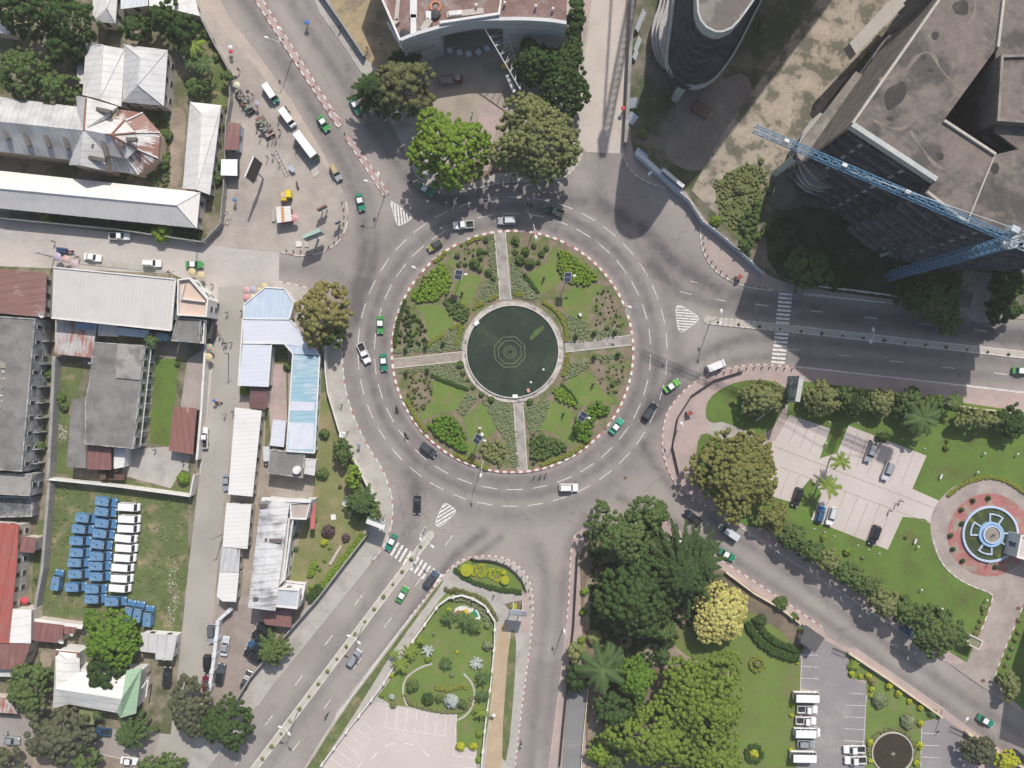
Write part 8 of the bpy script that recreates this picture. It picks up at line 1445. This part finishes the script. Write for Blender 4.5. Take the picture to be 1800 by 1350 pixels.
for k,(u,v,s_) in enumerate(((-1.4,.15,.22),(-1.1,.1,.2),(-.8,.18,.18),(-.75,-.15,.2),(-.3,.05,.16),(.55,.2,.3))): c_ = m_+e1*u+e2*v+nn_*.02; b.add([c_-e1*s_*.5-e2*.05,c_+e1*s_*.5-e2*.05,c_+e1*s_*.5+e2*.06,c_-e1*s_*.5+e2*.06],[(0,1,2,3)])
b.build('grey_mark',mat('grey_lettering',(.42,.44,.46),.6),ob)
billboard('white double billboard frame at the end of the west pavement',(644,916),(676,928),3.5,6.5,M_ad,M_wallw,thick=1.0); o_ = billboard('tall concrete totem seen end-on at the eastern pavement',(1402,706),(1409.5,661),4,11,M_ad,mat('totem_concrete',(.42,.42,.40),.8,.1),posts=1,thick=1.1); billboard('glass-framed advertising panel behind the sagging fence',(1166,298),(1202,328),1.2,3.4,M_ad,M_wallw,thick=.9)
for l_,x,y,a_ in (('red triangular sign on the pink pavement at the park corner',1213,727,20),('brown triangular sign lying on the pink pavement in the east',1300,488,0)): p = W(x,y,1.2); o = thing('sign',l_,'sign',(p.x,p.y,.1)); g = MB(); g.prism([(p.x-.9,p.y-.5),(p.x+.9,p.y),(p.x-.2,p.y+.9)],1.6,1.7); g.build('panel',mat('dark_red_sign',(.28,.05,.04),.6,.1),o); MB().box((p.x-.3,p.y,.1),(1.0,1.2,1.5),.3,top=.8).build('base',M_gw,o)
# satellite dishes
for x,y,r_,h_,l_ in ((609,883,7.5,2.5,'large white satellite dish in the office garden'),(73,554,4.5,6.6,'satellite dish at the corner of the dark rust-red roof'),(108,1127,5,4.0,'larger satellite dish on the long brown roof'),(126,1115,3.5,3.8,'smaller satellite dish on the long brown roof'),(200,1248,3.8,5.2,'satellite dish at the lower edge of the villa roof'),(289,1158,3,3.8,'satellite dish under the grey and white shed roof')):
 p = W(x,y,h_); o = thing('satellite_dish',l_,'satellite dish',(p.x,p.y,.15 if h_ < 3 else h_-.7)); g = MB(); g.lathe((0,0,0),[(.01,0),(.5,.06),(.85,.2),(1.0,.32),(.97,.34),(.5,.1),(.01,.04)],18); rr = r_*S; T_ = Matrix.Rotation(R(28),3,'X'); g.v = [tuple(Vector((p.x,p.y,h_))+T_ @ (Vector(v)*rr)) for v in g.v]; g.build('dish',mat('dish_white',(.70,.70,.68),.5,.08),o); MB().tube((p.x,p.y,o.location.z),(p.x,p.y,h_+.05),.07).build('mast',M_alu,o); MB().tube((p.x,p.y,h_),(p.x,p.y+.1,h_+rr*.9),.03).build('feed_arm',M_alu,o)
p = W(586,909,4.5); o = thing('banner_post','white square lamp board on a leaning post in the office garden','sign',(W(577,920).x,W(577,920).y,.16)); MB().tube((W(577,920).x,W(577,920).y,.16),(p.x,p.y,4.4),.06).build('post',M_pole,o); MB().box((p.x,p.y,4.4),(1.15,1.25,.12),.1).build('board',M_wallw,o)
P = WL([(598,958),(602,960),(583,993),(578,991)]); tag(recentre(MB().prism(P,.15,.5).build('planter',M_stone)),'long narrow concrete planter on the office lawn','planter')
# park furniture: blue fountain, emblem, tables, pond
fc_ = W(1738,938); ft = thing('fountain','blue and white round fountain with a cross-shaped basin on the red terrace','fountain',(fc_.x,fc_.y,.18)); fx,fy = fc_.x,fc_.y
sheet('red_terrace',[(1738+75*math.cos(a)*.98,940+73*math.sin(a)) for a in np.linspace(0,6.283,40,endpoint=False)],.2,mat('red_tiles',(.33,.135,.125),.88,.14,.4,3,0,col2=(.27,.24,.19),c2=(.5,.58),c2scale=.3))
M_fb = mat('fountain_blue_paint',(.42,.50,.62),.6,.08,1,4); M_fl = mat('light_blue_tile',(.26,.42,.62),.5,.1,1,4); M_fw = mat('fountain_water',(.05,.065,.025),.15,.3,.6,3,spec=.5,col2=(.12,.14,.03),c2=(.55,.65),c2scale=.5)
b = MB(); b.lathe((fx,fy,.2),[(49.5*S,0),(49.5*S,.6),(46*S,.62),(45.5*S,-.1)],56); b.build('outer_basin',M_fb,ft); b = MB(); b.lathe((fx,fy,.2),[(.01,.25),(46*S,.25)],56); b.build('water',M_fw,ft)
b = MB(); b.lathe((fx,fy,.2),[(22*S,.2),(22*S,.9),(18*S,.92),(17*S,.6),(.01,.6)],40); b.build('inner_basin',M_fl,ft); b = MB(); b.lathe((fx,fy,.2),[(16*S,.6),(16*S,1.2),(13.5*S,1.22),(13.3*S,.9)],36); b.build('centre_bowl',M_fb,ft); MB().lathe((fx,fy,.2),[(.01,1.12),(13.4*S,1.0)],30).build('bowl_floor',mat('bowl_stone',(.26,.23,.20),.9,.15),ft)
b = MB(); b.tube((fx,fy,1.2),(fx,fy,2.1),.12,.08)
for k in range(5): a = k*1.26; b.tube((fx,fy,1.9),(fx+.55*math.cos(a),fy+.55*math.sin(a),2.0),.04)
b.build('nozzle',M_blk,ft)
for a0 in (17,107,197,287):
 pts_o = [(fx+math.cos(R(a0+t))*36.5*S,fy-math.sin(R(a0-90*0+t))*36.5*S) for t in (-21,-7,7,21)]; pts_i = [(fx+math.cos(R(a0+t))*21*S,fy-math.sin(R(a0+t))*21*S) for t in (24,-24)]; Pp = pts_o+pts_i; Pp = Pp if area(Pp) > 0 else Pp[::-1]; MB().ring(Pp,[(v.x,v.y) for v in inset(Pp,.32)],.2,.85).build('cross_arm',M_fb,ft)
pw_ = W(1567.5,1322); o = thing('pond','dark round pond with a white water jet in the south-east garden','pond',(pw_.x,pw_.y,.17)); b = MB(); b.lathe((pw_.x,pw_.y,.17),[(37*S,0),(37*S,.35),(34.5*S,.36),(34*S,0)],48); b.build('rim',M_stone,o); MB().lathe((pw_.x,pw_.y,.17),[(.01,.2),(34.6*S,.2)],48).build('water',mat('brown_water',(.045,.035,.02),.15,.2,.3,2,spec=.5),o)
b = MB(); random.seed(5)
for i in range(40): a,rr = random.random()*6.28,random.gauss(0,1.0); h_ = random.uniform(.1,.9); b.tube((pw_.x,pw_.y,.37),(pw_.x+rr*.35*math.cos(a),pw_.y+rr*.35*math.sin(a),.37+h_),.035,.02,4)
b.build('water_jet',mat('white_spray',(.7,.7,.68),.4,.05),o)
foliage('pond_planting','low planting circling the dark round pond',[(1567.5+43*math.cos(a),1322+43*math.sin(a)) for a in np.linspace(-3.3,.3,25)]+[(1567.5+38.5*math.cos(a),1322+38.5*math.sin(a)) for a in np.linspace(.3,-3.3,25)],.5,'olive',.17,lobe=.35,cat='border',dens=10)
em = thing('tiled_emblem','white, yellow and green tiled arch lying on the triangular lawn','ornament',W(817,1073)+Vector((0,0,.16)))
for nm_,pth,wd,m,z_ in (('white_arch',[(330,1090),(350,1040),(400,1000),(470,970),(540,980),(590,1030),(640,985),(700,1010),(735,1070),(715,1150)],1.1,M_wallw,.26),('red_band',[(350,1090),(380,1045),(430,1010)],.5,mat('red_tile',(.35,.10,.09),.7),.3),('yellow_star',[(505,1030),(530,1000),(560,1010),(535,1060)],.75,M_yel,.31),('green_band',[(640,1020),(690,1050),(705,1120)],.8,mat('green_tile',(.02,.22,.12),.6),.31)):
 P = WL(smooth(crop(760,960,9,pth),1,False)); b = MB()
 for p,q in zip(P,P[1:]): b.beam(p,q,wd,.08,z_-.06+.0005*P.index(p))
 b.build(nm_,m,em)
for pth,l_ in (([(1230,620),(1160,640),(1090,680),(1040,730),(1025,790),(1035,860),(1055,915)],'left'),([(1450,690),(1500,740),(1525,800),(1525,870),(1500,940),(1460,985),(1405,1015)],'right')):
 P = smooth(crop(450,1010,K,pth),1,False); b = MB()
 for p,q in zip(P,P[1:]): b.beam(W(*p),W(*q),.45,.03,.2)
 struct(b.build('stepping_path',M_stone))
M_tab = mat('white_table',(.60,.64,.66),.6,.06)
for i,(x,y) in enumerate(((730,490),(815,500),(908,485),(985,452),(1072,410),(640,470))):
 x,y = crop(670,0,K5,[(x,y)])[0]; p = W(x,y,.75); o = thing('table','white square table on the museum forecourt, %s' % ['second from the left','third from the left','fourth from the left','beside the truss','behind the truss','with a heap of folded chairs'][i],'table',(p.x,p.y,.15),0,'tables on the museum forecourt'); a = R((20,25,35,28,20,10)[i])
 MB().box((p.x,p.y,.84),(1.35,1.35,.06),a).build('tabletop',M_tab,o)
 for sx,sy in ((-1,-1),(1,-1),(1,1),(-1,1)): MB().tube((p.x+.55*(sx*math.cos(a)-sy*math.sin(a)),p.y+.55*(sx*math.sin(a)+sy*math.cos(a)),.15),(p.x+.55*(sx*math.cos(a)-sy*math.sin(a)),p.y+.55*(sx*math.sin(a)+sy*math.cos(a)),.84),.05).build('leg',M_tab,o)
# bollards
BM = MB().lathe((0,0,0),[(.01,.85),(.14,.8),(.14,.0)],8).mesh('bollard',mat('dark_bollard',(.09,.08,.08),.8,.2))
def bollards(label,path,n,z=.12,h=1.0):
 P = WL(smooth(path,1,False)); L = [0]
 for p,q in zip(P,P[1:]): L.append(L[-1]+(q-p).length)
 for i in range(n):
  t = L[-1]*(i+.5)/n; k = max(j for j in range(len(L)) if L[j] <= t); k = min(k,len(P)-2); q = P[k].lerp(P[k+1],(t-L[k])/(L[k+1]-L[k])); o = bpy.data.objects.new('bollard',BM); COL.objects.link(o); o.location = (q.x,q.y,z); o.scale = (1,1,h); tag(o,label,'bollard',label.replace('dark bollard','bollards'))
bollards('dark bollard on the rounded southern corner of the plaza',[(498,440),(550,444),(576,436),(596,420),(604,398),(606,372),(600,350)],14,.06); bollards('dark bollard along the kerb below the grey fence',[(1236,410),(1236,440),(1262,476),(1300,498),(1350,508)],14); bollards('dark bollard along the pink kerb of the eastern road',[(1240,662),(1300,648),(1340,645),(1398,649)],12); bollards('dark bollard on the pavement edge of the letter garden',[(800,994),(850,981),(900,990),(930,1030),(934,1070)],14)
bollards('dark bollard at the north kerb under the big trees',[(740,320),(792,329),(870,320),(960,315),(1005,298)],16)
# loose things on the ground
def heap(label,pts_,n,m,r0=.15,r1=.4,seed=1,h=.3,name='rubble_heap',cat='rubble'):
 random.seed(seed); b = MB(); P = pts_; xs = [p[0] for p in P]; ys = [p[1] for p in P]; k = 0
 while k < n:
  x,y = random.uniform(min(xs),max(xs)),random.uniform(min(ys),max(ys))
  if inside(x,y,P): q = W(x,y); s = random.uniform(r0,r1); b.box((q.x,q.y,.12),(s,s*random.uniform(.5,1.2),random.uniform(.1,h)),random.random()*3,random.randrange(2),top=random.uniform(.5,.9)); k += 1
 o = b.build(name,[m,mat('pale_debris',(.55,.52,.48),.9,.15)]); o['kind'] = 'stuff'; o['label'] = label; return o
heap('litter and rubble heaped in the plaza corner',[(394,365),(405,372),(409,390),(400,398),(390,392)],90,M_stone); heap('broken stones beside the driveway',[(1704,462),(1724,462),(1718,500),(1700,520),(1690,500)],160,mat('brick_bits',(.36,.22,.16),.9,.2)); heap('white rubble line in the vehicle lot',[(296,985),(312,985),(318,1040),(308,1095),(290,1105),(300,1050)],120,M_stone,.1,.3); heap('pale gravel heap in the black-roofed house garden',[(100,745),(120,750),(118,775),(100,770)],90,M_stone,.1,.3)
heap('planks and rubble on the derelict roof',[(2,640),(40,640),(38,700),(30,760),(2,790)],46,mat('old_planks',(.26,.23,.19),.9,.2),.3,1.3,9).location.z = 6.2
P = WL([(546,296),(556,290),(562,305),(551,314)]); tag(recentre(MB().prism(P,.06,.16).build('concrete_cover',M_stone)),'concrete cover slab on the verge below the long bus','slab'); P = WL([(520,424),(531,425),(531,434),(521,434)]); tag(recentre(MB().prism(P,.06,.3).build('concrete_cover',M_ww)),'white square slab at the southern tip of the plaza','slab'); P = WL([(535,426),(543,425),(543,434),(536,435)]); tag(recentre(MB().prism(P,.06,.3).build('concrete_cover',M_stone)),'grey square slab at the southern tip of the plaza','slab')
rk = thing('steel_rack','long low steel rack with a tilted grey sheet on the plaza','rack',W(493,290)+Vector((0,0,.06))); A_,B_ = W(484,262,.6),W(505,306,.6); b = MB(); dv = (B_-A_).normalized(); nv_ = Vector((-dv.y,dv.x,0))
for s in (-.45,.45): b.beam(A_+nv_*s,B_+nv_*s,.08,.08,.6)
for k in range(8): q = A_.lerp(B_,k/7); b.beam(q-nv_*.45,q+nv_*.45,.06,.06,.6); b.box((q.x,q.y,.06),(.07,.07,.55))
b.build('frame',M_alu,rk); P = WL([(505,294),(511,289),(520,299),(513,303)],1); MB().prism(P,.9,1.0).build('sheet',mat('grey_sheet',(.35,.38,.42),.5,.1),rk)
r_ = thing('gate','open steel gate at the southern parking entrance','gate',W(1480,1148)+Vector((0,0,.16)))
for (a,c) in (((1464,1138),(1487,1148)),((1670,1276),(1697,1288))):
 if a[0] > 1600: r_ = thing('gate','open steel gate at the lower right parking entrance','gate',W(1683,1282)+Vector((0,0,.16)))
 for k in range(2): A_,B_ = W(a[0],a[1]+k*0),W(c[0],c[1]); b = MB(); b.beam(A_,B_,.08,.1,.3+1.2*k); b.build('rail',M_blk,r_)
 b = MB()
 for k in range(14): q = A_.lerp(B_,k/13); b.box((q.x,q.y,.18),(.05,.05,1.5))
 b.build('bars',M_blk,r_)
# manhole covers
for x,y,l_ in ((1727,1196,'rusty drain grate at the mouth of the entrance drive'),(1789,1069,'small rusty drain grate at the right kerb of the drive'),(1099,840,'round manhole cover on the roundabout asphalt'),(1350+1503/3.971-45*0,1010+738/3.971+1,'')):
 if l_: p = W(x,y); tag(recentre(MB().prism([(p.x-.5,p.y-.4),(p.x+.5,p.y-.4),(p.x+.5,p.y+.4),(p.x-.5,p.y+.4)] if 'round' not in l_ else [(p.x+.42*math.cos(a),p.y+.42*math.sin(a)) for a in np.linspace(0,6.283,16,endpoint=False)],.0,.205 if 'round' not in l_ else .012).build('drain_cover',mat('rusty_iron',(.14,.08,.06),.9,.2,2,8))),l_,'drain cover')
# ---------------------------------------------------------------- the air
hz = MB().box((0,0,-1.5),(1200,1200,180)).build('haze',M_stone)
hm = bpy.data.materials.new('haze_air'); hm.use_nodes = True; hm.node_tree.nodes.clear(); ho = hm.node_tree.nodes.new('ShaderNodeOutputMaterial'); hv = hm.node_tree.nodes.new('ShaderNodeVolumePrincipled')
hv.inputs['Color'].default_value = (.97,.95,.92,1); hv.inputs['Density'].default_value = .0002; hm.node_tree.links.new(hv.outputs[0],ho.inputs['Volume']); hz.data.materials.clear(); hz.data.materials.append(hm); hz['kind'] = 'stuff'; hz['label'] = 'thin haze in the air over the whole scene'
